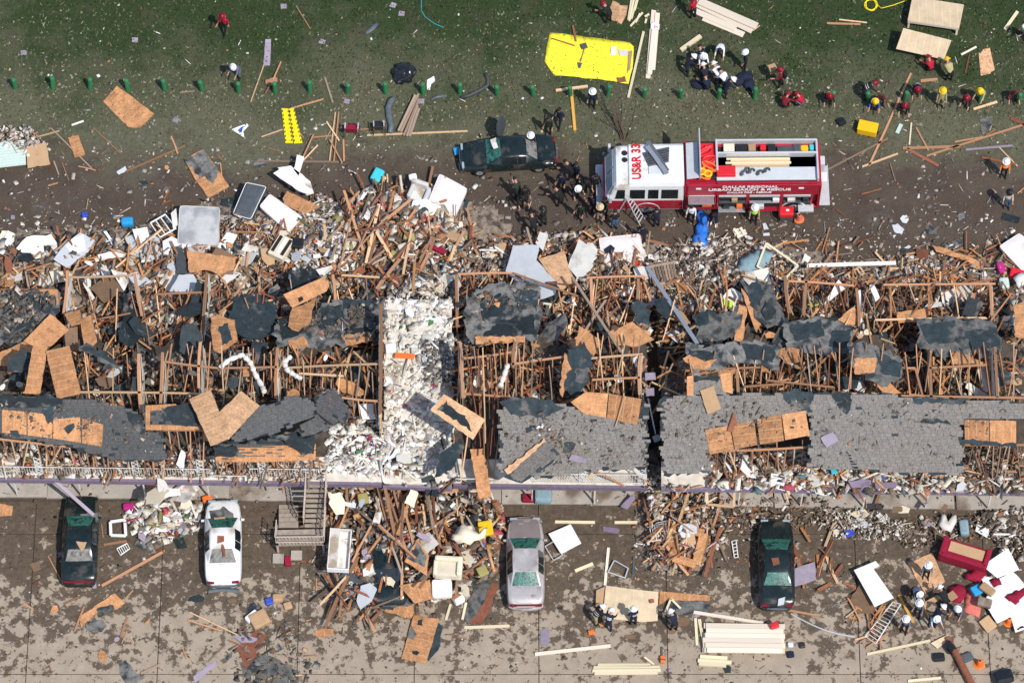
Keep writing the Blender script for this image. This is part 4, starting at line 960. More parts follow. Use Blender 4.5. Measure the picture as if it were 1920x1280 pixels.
for o, poly, z, sx, sy, ang, tone in [(SH[-6], [(438, 814), (470, 768), (560, 741), (590, 757), (596, 776), (500, 815), (440, 828)], 6.05, .05, .1, .35, .1), (SH[-5], [(590, 747), (625, 727), (655, 770), (650, 787), (620, 795), (593, 772)], 6.0, -.1, .15, -.6, .085),
         (SH[-4], [(560, 802), (596, 776), (617, 796), (600, 811), (566, 817)], 5.7, 0, .1, .5, .09), (SH[-3], [(950, 892), (1022, 828), (1048, 850), (1035, 866), (978, 904)], TOP(866) + .1, .05, .22, .7, .13)]:
 c = P(*cen(poly), z); s = shingles(poly, c, sx, sy, None, ang, tone, .12)
 s.parent = o; s.matrix_parent_inverse = (Matrix.Translation(o.location) @ Matrix.Rotation(o.rotation_euler.z, 4, 'Z')).inverted()
# ------------------------------------------------------------------ cars
def car(label, p, rz, L=4.7, W=1.78, H=1.42, paint='paint_black', boxy=0.0, hood='', roofdent=0.0, rearglass='glass_dusty', frontglass='glass_shattered', strip='', seed=1, group=None, crush=0.0, sideglass='glass_dark', lamps=True, bumper=None, tilt=0.0):
 """four door saloon, front towards +y of its own axes; body, panes, lids, lamps and wheels are parts"""
 root = empty('sedan', label, 'car', p, rz, group)
 root.rotation_euler = (tilt, 0, rz)
 rs = random.Random(seed)
 hl, hw = L / 2, W / 2
 rnd = 1 - boxy
 # stations from tail to nose: (y, half width factor, deck height)
 S = [(-hl, .80 - .2 * rnd, .62), (-hl + .06, .90 - .12 * rnd, .80), (-hl + .22, .96 - .05 * rnd, .93), (-hl + .5, .985 - .01 * rnd, .97), (-hl + .95, 1, .99), (-.6, 1, .98), (.1, 1, .96), (.75, 1, .94), (1.05, .995, .92), (hl - .9, .975, .86), (hl - .4, .94 - .04 * rnd, .79), (hl - .12, .86 - .14 * rnd + .1 * boxy, .70), (hl, .60 + .28 * boxy, .55)]
 def sec(y, f, t):
  w_ = hw * f
  b = .26
  q = [(w_ * .90, b), (w_ * .985, .40), (w_, .60), (w_ * .985, t - .14), (w_ * .93, t - .035), (w_ * .80, t), (w_ * .4, t + .018), (0, t + .024)]
  return [Vector((x, y, z)) for x, z in q] + [Vector((-x, y, z)) for x, z in q[-2::-1]]
 rows = []
 for y, f, t in S:
  r = sec(y, f, t)
  for v in r:
   v.z += rs.gauss(0, .006 + .02 * crush) if v.z > .6 else 0
   if crush and v.z > .6: v.z -= crush * max(0, rs.random() - .4) * .3
  rows.append(r)
 b = MB(); b.grid(rows)
 K = len(rows[0])
 b.add(rows[0], [tuple(range(K))]); b.add(rows[-1], [tuple(range(K - 1, -1, -1))])
 # cabin shell
 y0, y1, y2, y3 = -hl + .98 + .1 * boxy, -hl + 1.58 - .05 * boxy, .38, 1.14    # back of rear pane, roof back, roof front, foot of windscreen
 tw = hw * (.655 + .05 * boxy)
 C = []
 for y, wb, wt, h in [(y0, hw * .80, hw * .78, .985), (y1, hw * .93, tw, H - .02), (y1 + .45, hw * .95, tw + .015, H), (y2 - .35, hw * .95, tw + .015, H), (y2, hw * .94, tw, H - .03), (y3, hw * .86, hw * .84, .935)]:
  dn = roofdent * math.exp(-((y - (y1 + y2) / 2) / .5) ** 2)
  C.append([Vector((wb, y, .95)), Vector((wt, y, h - .045 if h > 1.1 else h)), Vector((wt * .82, y, h - dn * .3)), Vector((wt * .35, y, h + .015 - dn * .7)), Vector((0, y, h + .02 - dn)), Vector((-wt * .35, y, h + .015 - dn * .6)), Vector((-wt * .82, y, h - dn * .25)), Vector((-wt, y, h - .045 if h > 1.1 else h)), Vector((-wb, y, .95))])
 b.grid(C)
 body = b.build('body', paint, root, smooth=False)
 # soft shading with hard belt lines
 for pl in body.data.polygons: pl.use_smooth = True
 try: body.data.set_sharp_from_angle(angle=R(38))
 except Exception: pass
 def pane(name, q, m, inset=.06, th=.012, n=5):
  """pane set proud over a four cornered opening q (counted round)"""
  a, c_, d, e = [Vector(v) for v in q]
  nn = (c_ - a).cross(e - a).normalized()
  mid = (a + c_ + d + e) / 4
  q2 = [v + (mid - v) * inset + nn * .012 for v in (a, c_, d, e)]
  rws = []
  for j in range(n + 1):
   u_ = j / n
   l, r_ = q2[0].lerp(q2[3], u_), q2[1].lerp(q2[2], u_)
   rws.append([l.lerp(r_, i / n) + nn * (.03 * math.sin(math.pi * i / n)) for i in range(n + 1)])
  mb = MB(); mb.grid(rws)
  per = rws[0] + [r_[-1] for r_ in rws[1:]] + rws[-1][-2::-1] + [r_[0] for r_ in rws[-2:0:-1]]
  lo = [v - nn * th for v in per]; k = len(per)
  mb.add(per + lo, [((i + 1) % k, i, i + k, (i + 1) % k + k) for i in range(k)])
  o = mb.build(name, m, root, smooth=True); return o
 top = lambda r: [r[2], r[6]]
 f0, f1 = C[5], C[4]
 pane('windshield', [f0[7] , f0[1], f1[2] + Vector((.04, 0, -.01)), f1[6] + Vector((-.04, 0, -.01))][::-1], frontglass, .05)
 r0, r1 = C[0], C[1]
 pane('rear_window', [r0[1], r0[7], r1[6] + Vector((-.03, 0, 0)), r1[2] + Vector((.03, 0, 0))][::-1], rearglass, .07)
 for s in (1, -1):
  i0, i1 = (0, 1) if s > 0 else (8, 7)
  for a_, b_ in ((1, 2), (2, 4)):
   q = [C[a_][i0], C[b_][i0], C[b_][i1], C[a_][i1]]
   if s < 0: q = q[::-1]
   if a_ == 2: q = [v.copy() for v in q]
   pane('side_window', q, sideglass, .05, n=2)
  # rear and front quarter panes
  q = [C[4][i0], C[5][i0], C[4][i1]]
 # lids: raised thin panels with a gap round them
 def lid(name, ya, yb, wf, m):
  rws = []
  for j in range(6):
   y = ya + (yb - ya) * j / 5
   k = next(i for i in range(len(S) - 1) if S[i][0] <= y <= S[i + 1][0])
   u_ = (y - S[k][0]) / (S[k + 1][0] - S[k][0])
   t = S[k][2] + (S[k + 1][2] - S[k][2]) * u_; f = S[k][1] + (S[k + 1][1] - S[k][1]) * u_
   rws.append([Vector((x * hw * f * wf, y, t + .012 + .02 * (1 - x * x) + rs.gauss(0, .004 + .012 * crush))) for x in (-.86, -.5, 0, .5, .86)])
  mb = MB(); mb.grid(rws)
  per = rws[0] + [q[-1] for q in rws[1:]] + rws[-1][-2::-1] + [q[0] for q in rws[-2:0:-1]]
  k = len(per); mb.add(per + [v - Vector((0, 0, .03)) for v in per], [((i + 1) % k, i, i + k, (i + 1) % k + k) for i in range(k)])
  return mb.build(name, m, root, smooth=True)
 lid('hood', 1.14, hl - .16, .96, hood or paint)
 lid('trunk_lid', -hl + .12, y0 - .05, .93, paint)
 # bumpers, lamps, strip
 for s, nm in ((1, 'front_bumper'), (-1, 'rear_bumper')):
  if nm == 'rear_bumper' and bumper == 'gone': continue
  mb = MB(); pts = [Vector((hw * .98 * math.sin(a) / math.sin(1.2) * .93, s * (hl - .16 + .20 * (math.cos(a) - math.cos(1.2)) / (1 - math.cos(1.2)) * (1 - .6 * boxy)), .50)) for a in np.linspace(-1.2, 1.2, 9)]
  up_, lo_ = [p_ + Vector((0, 0, .10)) for p_ in pts], [p_ - Vector((0, 0, .14)) for p_ in pts]
  outu, outl = [p_ + Vector((0, s * .05, .07)) for p_ in pts], [p_ + Vector((0, s * .05, -.1)) for p_ in pts]
  mb.grid([up_, outu, outl, lo_], flip=s > 0); mb.build(nm, paint if not boxy else 'bumper_grey', root, smooth=True)
 if lamps:
  for s in (1, -1):
   mb = MB(); mb.bevbox((s * hw * .66, -hl + .07, .76), (.34, .10, .15), .02); mb.build('tail_light', 'tail_red', root)
   mb = MB(); mb.bevbox((s * hw * .60, hl - .10, .66), (.36, .12, .12), .02); mb.build('headlight', 'glass_pale', root)
 if strip:
  mb = MB(); mb.bevbox((0, -hl + .045, .82), (W * .80, .07, .09), .015); mb.build('tail_strip', strip, root)
 for s in (1, -1):
  mb = MB(); mb.bevbox((s * (hw + .07), 1.0, .99), (.16, .10, .12), .03); mb.build('mirror', paint if paint != 'paint_silver' else 'paint_silver', root)
  mb = MB(); mb.box((s * (hw + .002), .0, .78), (.02, .16, .03)); mb.build('door_handle', paint, root)
 for y in (-hl + .95, hl - .92):
  for s in (1, -1):
   mb = MB(); x = s * (hw - .13)
   mb.tube([(x - .1, y, .31), (x - .09, y, .31), (x + .09, y, .31), (x + .1, y, .31)], [.27, .315, .315, .27], 18)
   t_ = mb.build('wheel', 'black_rubber', root)
   mb = MB(); mb.tube([(x + s * .085, y, .31), (x + s * .108, y, .31)], [.20, .17], 12); mb.build('rim', 'steel', t_)
 return root

c1 = car('black boxy sedan with a dark red tail strip and an empty back window', P(153, 1022, G0), R(1), 4.72, 1.74, 1.40, 'paint_black', .75, strip='tail_red', rearglass='glass_dusty', seed=3, lamps=False)
c2 = car('white sedan with a torn rear bumper and debris on its hood', P(420, 1026, G0), R(2.0), 4.55, 1.80, 1.44, 'paint_white_dirty', .05, rearglass='glass_dusty', seed=4)
c3 = car('silver sedan with a caved in roof', P(985, 1064, G0), R(.5), 4.8, 1.84, 1.42, 'paint_silver', 0, hood='paint_hood_brown', roofdent=.22, strip='tail_red', rearglass='glass_shattered', seed=5)
c4 = car('black sedan with a green shattered windshield beside lilac boards', P(1454, 1066, G0), R(-.6), 4.7, 1.76, 1.40, 'paint_black', .35, rearglass='glass_shattered', seed=6)
c5 = car('crushed black sedan beside the fire truck, its door swung up', P(953, 300, 0), R(94), 4.9, 1.82, 1.36, 'paint_black', .2, frontglass='glass_shattered', rearglass='glass_dusty', seed=7, crush=.6)
c6 = car('dark car buried in the debris fan under crossed timbers', P(727, 1068, G0), R(4), 4.3, 1.75, 1.5, 'paint_black', .6, rearglass='glass_dark', seed=8, lamps=False, crush=.4)
# the door of the crushed car, swung open and up
dm = MB()
q = [(0, 0, .35), (1.0, .1, .35), (1.05, .1, .95), (.9, .05, 1.38), (.3, .05, 1.42), (0, 0, .95)]
dm.prism([Vector((x, y * .3, z)) for x, y, z in q], .07, 0, Vector((0, 1, 0)))
o = dm.build('door', 'dark_grey', c5); o.location = (.88, .35, .12); o.rotation_euler = (R(-12), 0, R(-24))
# debris that came down on the cars
def on(label, name, cat, poly, z, m, sx=0., sy=0., **k): return loose(label, poly, z, sx, sy, m, name=name, cat=cat, **k)
on('torn dusty felt lying over the white car hood', 'felt_scrap', 'roofing felt', [(394, 958), (420, 950), (438, 962), (440, 976), (398, 980)], 1.04, 'felt_dusty', torn=2.5)
on('brown scrap of board on the white car hood', 'board_scrap', 'debris', [(401, 970), (422, 968), (423, 984), (402, 985)], 1.1, 'cardboard')
on('dark torn felt scrap on the white car roof', 'felt_scrap', 'roofing felt', [(407, 1003), (420, 1004), (421, 1014), (409, 1017)], 1.56, 'rust_brown', torn=3)
on('thin dark splinter on the white car roof', 'splinter', 'debris', [(415, 1020), (419, 1020), (423, 1042), (419, 1044)], 1.56, 'rust_brown', torn=1.5)
on('brown triangular board on the black boxy car roof', 'board_scrap', 'debris', [(142, 1014), (163, 1016), (158, 1030), (152, 1032)], 1.53, 'cardboard', torn=1.5)
on('dusty felt scrap on the boxy black car hood', 'felt_scrap', 'roofing felt', [(150, 962), (184, 960), (188, 978), (156, 982)], 1.06, 'felt_dusty', torn=2)
on('brown board lying against the boxy black windshield', 'board_scrap', 'debris', [(140, 984), (158, 982), (160, 988), (142, 990)], 1.2, 'rust_brown')
on('red brown board scrap on the dark sedan roof beside lilac boards', 'board_scrap', 'debris', [(1446, 1046), (1460, 1045), (1462, 1056), (1450, 1060)], 1.53, 'rust_brown')
on('pale scrap on the dark sedan trunk beside lilac boards', 'board_scrap', 'debris', [(1460, 1122), (1472, 1118), (1470, 1132), (1458, 1135)], 1.14, 'light_grey')
on('white cloth stuck in the crushed black car windshield', 'cloth_scrap', 'cloth', [(920, 262), (930, 259), (934, 276), (926, 280)], 1.4, 'white_dirty', torn=2)
bp = MB(); bp.grid([[Vector((x, y + .12 * math.cos(x * 1.6), z)) for x in np.linspace(-.75, .75, 9)] for y, z in ((0, .12), (.12, .16), (.22, .12), (.26, .04))])
o = bp.build('car_bumper', 'bumper_grey', origin=None); o.location = P(420, 1115, G0); tag(o, 'torn grey bumper skin lying behind the white sedan', 'bumper')
sol = o.modifiers.new('s', 'SOLIDIFY'); sol.thickness = .02

# ------------------------------------------------------------------ rescue truck
T = empty('fire_truck', 'red and white rescue fire truck with an open roof deck full of gear', 'fire truck', P(1331, 361, 0), R(.5))
def tp(name, c, d, m, r=.02, rot=None, parent=None):
 mb = MB(); mb.bevbox(c, d, r, rot); return mb.build(name, m, parent or T)
def text(s, size, m, loc, rot, name='lettering', parent=None, bold=.02, sx=1.0, align='CENTER'):
 cu = bpy.data.curves.new(name, 'FONT'); cu.body = s; cu.size = size; cu.extrude = .004; cu.offset = bold * size; cu.align_x = align; cu.align_y = 'CENTER'
 t_ = bpy.data.objects.new(name, cu); COL.objects.link(t_)
 me = bpy.data.meshes.new_from_object(t_.evaluated_get(bpy.context.evaluated_depsgraph_get()))
 bpy.data.objects.remove(t_); me.materials.clear(); me.materials.append(MATS[m])
 for v in me.vertices: v.co.x *= sx
 o = bpy.data.objects.new(name, me); COL.objects.link(o); o.location = loc; o.rotation_euler = rot; o.parent = parent or T
 return o
X = lambda px: (px - 1331) / 36.2
hwT = 1.26
# cab: extruded side profile, chamfered roof edges
prof = [(-5.45, .55), (-5.5, 1.25), (-5.35, 1.45), (-4.95, 2.75), (-4.6, 2.98), (-4.3, 3.05), (-1.42, 3.08), (-1.42, .55)]
rows = []
for y, ins in ((-hwT, 0), (-hwT + .001, 0)):
 pass
b = MB()
secs = []
for x, z in prof: secs.append((x, z))
def cabring(x, zt):
 return [Vector((x, -hwT, .55)), Vector((x, -hwT, 1.5)), Vector((x, -hwT + .05, max(1.55, zt - .35))), Vector((x, -hwT + .14, zt - .10)), Vector((x, -hwT + .30, zt)), Vector((x, 0, zt + .03)), Vector((x, hwT - .30, zt)), Vector((x, hwT - .14, zt - .10)), Vector((x, hwT - .05, max(1.55, zt - .35))), Vector((x, hwT, 1.5)), Vector((x, hwT, .55))]
rings = [cabring(x, z) for x, z in ((-5.38, 1.62), (-5.22, 1.75), (-4.98, 2.6), (-4.85, 2.86), (-4.6, 2.92), (-4.28, 2.93), (-4.2, 3.06), (-1.45, 3.08))]
b.grid(rings); b.add(rings[0], [tuple(range(10, -1, -1))]); b.add(rings[-1], [tuple(range(11))])
cab = b.build('cab', 'paint_white_dirty', T)
tp('cab_band', (-3.4, 0, 1.0), (3.86, 2 * hwT + .03, .86), 'truck_red', .04)
tp('cab_sill', (-3.4, 0, .55), (3.7, 2 * hwT + .01, .12), 'steel', .02)
tp('front_bumper', (-5.62, 0, .62), (.42, 2.5, .34), 'aluminium', .06)
tp('front_panel', (-5.42, 0, 1.12), (.10, 2.3, .8), 'truck_red', .03)
for s in (-1, 1):
 mb = MB(); q = [Vector((-5.31, s * .05, 1.70)), Vector((-5.31, s * 1.16, 1.70)), Vector((-5.005, s * 1.06, 2.58)), Vector((-5.005, s * .05, 2.62))]
 mb.prism([v + Vector((-.03, 0, .01)) for v in q], .03, 0, Vector((-.95, 0, .28))); mb.build('windshield', 'glass_pale', T)
for x, w_ in ((-4.66, .50), (-3.78, .76), (-2.98, .52), (-2.15, .84)):
 for s in (-1, 1):
  mb = MB(); q = [Vector((x - w_ / 2, s * (hwT - .012), 1.62)), Vector((x + w_ / 2, s * (hwT - .012), 1.62)), Vector((x + w_ / 2, s * (hwT - .045), 2.42)), Vector((x - w_ / 2 + (.12 if x < -4.5 else 0), s * (hwT - .045), 2.42))]
  if s > 0: q = q[::-1]
  mb.prism([v + Vector((0, s * .03, 0)) for v in q], .025, 0, Vector((0, s, .05)))
  mb.build('cab_window', 'glass_dark', T)
for s in (-1, 1): tp('mirror', (-5.15, s * (hwT + .24), 2.0), (.14, .22, .5), 'aluminium', .03)
for y in (.62, .22):
 mb = MB(); mb.tube([(-4.42, y, 2.92), (-4.42, y, 2.975), (-4.42, y, 2.97)], [.155, .145, .09], 16); mb.build('roof_vent', 'black_plastic', T)  # two round black vents on the cab roof
tp('roof_hatch', (-2.92, -.47, 3.13), (.62, .5, .05), 'light_grey', .02)
text('US&R 33', .62, 'letter_red', (X(1193), .02, 3.118), (0, 0, R(90)), bold=.028, sx=.92)
# folded stair and plank thrown on the cab roof
for k in range(6):
 mb = MB(); mb.bevbox((-2.82 + .02 * k, .58 - .14 * k, 3.20), (1.35 - .06 * k, .10, .09), .01, Matrix.Rotation(R(14), 3, 'Z')); mb.build('roof_slat', 'dark_grey', T)
tp('roof_plank', (-2.78, .22, 3.30), (.26, 2.0, .06), 'bumper_grey', .01, Matrix.Rotation(R(28), 3, 'Z'))
tp('roof_plank', (-2.80, -.02, 3.34), (.22, 1.9, .06), 'steel', .01, Matrix.Rotation(R(31), 3, 'Z'))
# body
tp('body', (2.0, 0, 1.6), (6.9, 2 * hwT - .5, 2.3), 'truck_red', .04)
for s in (-1, 1): tp('upper_side', (2.0, s * (hwT - .13), 2.36), (6.92, .26, .98), 'truck_red', .05)
tp('rear_panel', (5.40, 0, 1.7), (.14, 2 * hwT, 2.2), 'truck_red', .03)
tp('lower_rail', (2.0, -hwT + .09, .58), (6.9, .2, .16), 'truck_red', .03)
tp('rear_step', (5.75, 0, .62), (.55, 2.3, .10), 'aluminium', .02)
tp('body_front_wall', (-1.30, 0, 1.75), (.16, 2 * hwT, 2.6), 'truck_red', .03)
# compartments, each with its frame, a near-black block painted for the shade inside, and raised door
comps = [(1287, 1336, 'steel'), (1342, 1394, 'dark_interior'), (1398, 1456, 'steel'), (1460, 1512, 'dark_interior')]
for x0, x1, m in comps:
 xa, xb = X(x0), X(x1)
 tp('compartment', ((xa + xb) / 2, -hwT + .25, 1.24), (xb - xa, .5, 1.16), 'dark_interior', .01)
 fr = tp('compartment_shelf', ((xa + xb) / 2, -hwT + .02, 1.30), (xb - xa - .1, .30, .05), m if m == 'steel' else 'dark_grey', .01)
 tp('roll_door', ((xa + xb) / 2, -hwT - .01, 1.80), (xb - xa - .06, .05, .16), 'aluminium', .015)
 for xx in (xa - .02, xb + .02): tp('compartment_post', (xx, -hwT + .03, 1.24), (.09, .14, 1.3), 'truck_red', .02)
tp('open_door', (X(1310), -hwT - .32, 1.95), (1.3, .62, .04), 'steel', .01, Matrix.Rotation(R(-18), 3, 'X'))
tp('gear_tray', (X(1368), -hwT - .10, .72), (1.36, .46, .05), 'steel', .01)
tp('gear_tray', (X(1427), -hwT - .05, .66), (1.5, .36, .05), 'truck_red', .01)
tp('gear_tray', (X(1504), -hwT - .16, .78), (.78, .40, .18), 'aluminium', .02)
# side lettering
text('DALLAS REGIONAL', .29, 'letter_white', (X(1399), -hwT - .004, 2.70), (R(90), 0, 0), bold=.03, sx=1.12)
text('URBAN SEARCH & RESCUE', .30, 'letter_white', (X(1398), -hwT - .004, 2.42), (R(90), 0, 0), bold=.03, sx=1.16)
text('DALLAS FIRE - RESCUE', .20, 'letter_white', (X(1398), -hwT - .004, 2.14), (R(90), 0, 0), bold=.03, sx=1.12)
for x in (1305, 1492): tp('badge', (X(x), -hwT - .006, 2.55), (.26, .02, .13), 'letter_white', .004)
# roof deck: pan, rails, troughs
tp('deck_floor', (X(1430), 0, 2.72), (5.1, 2.0, .06), 'light_grey', .01)
tp('near_ledge', (X(1430), -.62, 2.90), (5.1, .74, .10), 'light_grey', .02)
for y in (1.20, .46, ):
 tp('deck_rail', (X(1430), y, 3.0), (5.1, .09, .42), 'aluminium', .02)
tp('deck_rail', (X(1430), -1.17, 2.92), (5.1, .10, .16), 'truck_red', .02)
tp('deck_rail', (X(1339), .35, 3.0), (.10, 1.8, .46), 'aluminium', .02)
tp('deck_rail', (X(1522), .1, 2.96), (.10, 2.3, .40), 'aluminium', .02)
tp('trough_floor', (X(1430), .83, 2.77), (4.9, .60, .04), 'dark_interior', .005)
tp('front_locker', (X(1320), .35, 2.86), (1.0, 1.6, .22), 'red_plastic', .05)
tp('front_locker', (X(1320), -.62, 2.86), (1.0, .5, .14), 'black_plastic', .04)
lf = tp('lift_panel', (X(1294), 0, 3.22), (.62, 2.1, .06), 'light_grey', .02, Matrix.Rotation(R(-12), 3, 'Y'))
tp('lift_panel', (X(1307), .25, 3.48), (.06, 2.5, .85), 'aluminium', .01)
# gear carried on the deck
def gear(name, label, cat, c, d, m, r=.02, rz=0):
 mb = MB(); mb.bevbox((0, 0, d[2] / 2), d, r); q = T.matrix_basis @ Vector(c) if False else Vector(c)
 o = mb.build(name, m); w_ = Matrix.Rotation(R(.5), 4, 'Z') @ q.to_4d(); o.location = Vector(w_[:3]) + T.location; o.rotation_euler = (0, 0, R(.5) + rz); tag(o, label, cat); return o
for k, (y, l_, m) in enumerate([(.30, 3.2, 'timber_fresh'), (.19, 3.0, 'timber_pale'), (.07, 3.3, 'timber_fresh'), (-.04, 2.9, 'timber_fresh'), (-.15, 3.1, 'timber_pale')]):
 gear('plank', ('pale plank strapped on the truck deck, nearest the far trough', 'tan plank in the truck deck stack', 'longest pale plank of the truck deck stack', 'short pale plank on the truck deck stack', 'tan plank on the truck deck, nearest the grey ledge')[k], 'plank', (X(1415) + .1 * (k % 2), y, 2.76), (l_, .10, .10 + .03 * (k % 2)), m, .008)
gear('red_case', 'flat red case on the truck deck ledge', 'case', (X(1355), -.55, 2.95), (.95, .58, .22), 'red_plastic', .04)
for k, (x, y, s_) in enumerate([(1388, -.62, .34), (1402, -.50, .30), (1417, -.60, .32), (1430, -.45, .28), (1394, -.40, .22)]):
 mb = MB()
 for q in range(3): mb.tube([Vector((s_ * .5 * math.cos(a * .7 + q), s_ * .42 * math.sin(a * .9 + q * 2), .05 + .03 * q)) for a in np.linspace(0, 6.5, 14)], .035, 5)
 o = mb.build('cable_coil', 'dark_grey'); o.location = T.location + Vector((X(x), y, 2.95)); tag(o, 'dark grey coil of gear cable heaped on the truck ledge', 'cable', 'dark cable coils on the truck deck')
for k, (x, d, m, lb, r_) in enumerate([(1362, (.55, .45, .3), 'cream', 'cream box in the far deck trough', .02), (1385, (.6, .46, .26), 'black_plastic', 'black box in the far deck trough', .03), (1404, (.36, .4, .3), 'cardboard', 'brown carton in the far deck trough', .01), (1424, (.30, .3, .32), 'red_plastic', 'red can in the far deck trough', .05), (1440, (.4, .42, .28), 'black_plastic', 'black bin beside the red can in the trough', .03), (1466, (.9, .34, .14), 'dark_grey', 'long grey bag in the far deck trough', .05), (1488, (.5, .5, .2), 'dark_grey', 'charcoal bundle in the far deck trough beside the yellow bag', .08), (1500, (.4, .34, .22), 'amber_plastic', 'yellow bag in the far deck trough near the tail', .08), (1513, (.22, .3, .3), 'cyan_plastic', 'green bottle case at the trough tail end', .05)]):
 gear('box' if k < 5 else 'bag', lb, 'box' if k < 5 else 'bag', (X(x), .82, 2.80), d, m, r_)
for k, (x, y, m, lb) in enumerate([(1318, .62, 'red_plastic', 'red hose bundle on the front deck locker, farthest from the ladder'), (1326, .05, 'red_plastic', 'red hose bundle on the front deck locker, in its middle'), (1325, -.30, 'orange_plastic', 'orange hose lying slanted on the front deck locker'), (1313, -.68, 'orange_plastic', 'orange hose bundle on the front deck locker edge')]):
 mb = MB(); rs = random.Random(k)
 mb.tube([Vector((.35 * math.sin(a * 1.3 + k), .30 * math.cos(a), .07 + .02 * a / 3)) for a in np.linspace(0, 9, 22)], .06, 6)
 o = mb.build('hose_bundle', m); o.location = T.location + Vector((X(x), y, 2.98 if y > -.4 else 2.95)); tag(o, lb, 'hose')
for k, x in enumerate((1311, 1322)):
 mb = MB(); ctr = Vector((0, 0, .08)); mb.tube([ctr + Vector((.17 * math.cos(a), .17 * math.sin(a), 0)) for a in np.linspace(0, 6.28, 15)], .065, 8)
 o = mb.build('hose_reel', 'amber_plastic'); o.location = T.location + Vector((X(x), -.58 - .12 * k, 3.02)); tag(o, ('yellow hose ring on the truck front locker, nearer the cab', 'yellow hose ring on the truck front locker, nearer the deck')[k], 'hose')
for k, (x, z, d, m, nm, lb) in enumerate([(1322, 1.0, (.5, .3, .24), 'orange_plastic', 'tool_case', 'orange tool case in the open steel compartment'), (1372, 1.36, (.3, .22, .26), 'cardboard', 'carton', 'tan carton on the dark compartment shelf'), (1358, .76, (.34, .3, .3), 'black_plastic', 'tool_case', 'black tool case low in the dark compartment'), (1382, .76, (.3, .3, .28), 'orange_plastic', 'tool_case', 'orange tool case low in the dark compartment'), (1418, .72, (.5, .3, .3), 'light_grey', 'tool_case', 'grey tool case in the steel compartment by the vested firefighter'), (1448, 1.36, (.34, .24, .24), 'white_paint', 'tool_case', 'white case on the steel compartment shelf'), (1476, 1.38, (.4, .24, .22), 'white_dirty', 'roll', 'white roll on the last compartment shelf'), (1502, 1.36, (.3, .24, .34), 'black_plastic', 'tool_case', 'black case in the last compartment')]):
 o = gear(nm, lb, 'case', (X(x), -hwT - .02, z), d, m, .03)
ge = empty('generator', 'red portable generator on the ground by the truck tail', 'generator', P(1473, 409, 0))
mb = MB(); mb.bevbox((0, 0, .62), (.74, .52, .34), .08); mb.build('tank', 'red_plastic', ge)
mb = MB(); mb.bevbox((0, 0, .30), (.62, .46, .36), .03); mb.build('engine', 'dark_grey', ge)
for s in (-1, 1):
 mb = MB(); mb.tube([(s * .40, -.3, .03), (s * .40, -.3, .82), (s * .40, .3, .82), (s * .40, .3, .03), (s * .40, -.3, .03)], .025, 6); mb.build('frame', 'black_plastic', ge)
mb = MB(); mb.bevbox((.05, 0, .81), (.16, .1, .06), .01); mb.build('cap', 'white_paint', ge)
for x in (X(1213), X(1482)):
 for s in (-1, 1):
  if x > 0 and s < 0: pass
  y = s * (hwT - .16)
  mb = MB(); mb.tube([(x, y - .16, .53), (x, y - .14, .53), (x, y + .14, .53), (x, y + .16, .53)], [.46, .53, .53, .46], 24); wq = mb.build('wheel', 'black_rubber', T)
  mb = MB(); mb.tube([(x, y + s * .13, .53), (x, y + s * .175, .53)], [.34, .30], 16); mb.build('rim', 'steel', wq)
  mb = MB(); mb.tube([Vector((x + .62 * math.cos(a), y + s * .15, .55 + .62 * math.sin(a))) for a in np.linspace(0, math.pi, 13)], .05, 6); mb.build('wheel_arch', 'aluminium', T)
for y in (-.8, .8): tp('tail_light', (5.5, y, 1.5), (.05, .18, .4), 'tail_red', .01)
tp('rear_locker', (5.62, -.55, 2.0), (.30, .5, .9), 'white_paint', .03); tp('rear_locker', (5.62, .6, 1.8), (.26, .5, .7), 'light_grey', .03)
# step ladder opened in front of the cab wheel
ld = empty('step_ladder', 'aluminium step ladder standing open against the truck cab', 'ladder', P(1180, 404, 0))
b0 = P(1180, 404, 0)
apex = P(1177, 368, 1.9)
for foot, w_ in ((P(1157, 398, 0), .42), (P(1205, 417, 0), .42)):
 ax, fx = apex - b0, foot - b0
 side = Vector((fx.y - ax.y, ax.x - fx.x, 0)).normalized() if abs(fx.x - ax.x) > .1 else Vector((1, 0, 0))
 mb = MB()
 for s in (-1, 1): mb.tube([ax + side * (s * .14), fx + side * (s * .24)], .03, 6)
 q = mb.build('rail_frame', 'aluminium', ld)
 for k in range(1, 8):
  u_ = k / 8; mb = MB(); c_ = ax.lerp(fx, u_); ww = .14 + .10 * u_
  mb.tube([c_ - side * ww, c_ + side * ww], .028, 5); mb.build('rung', 'aluminium', q)

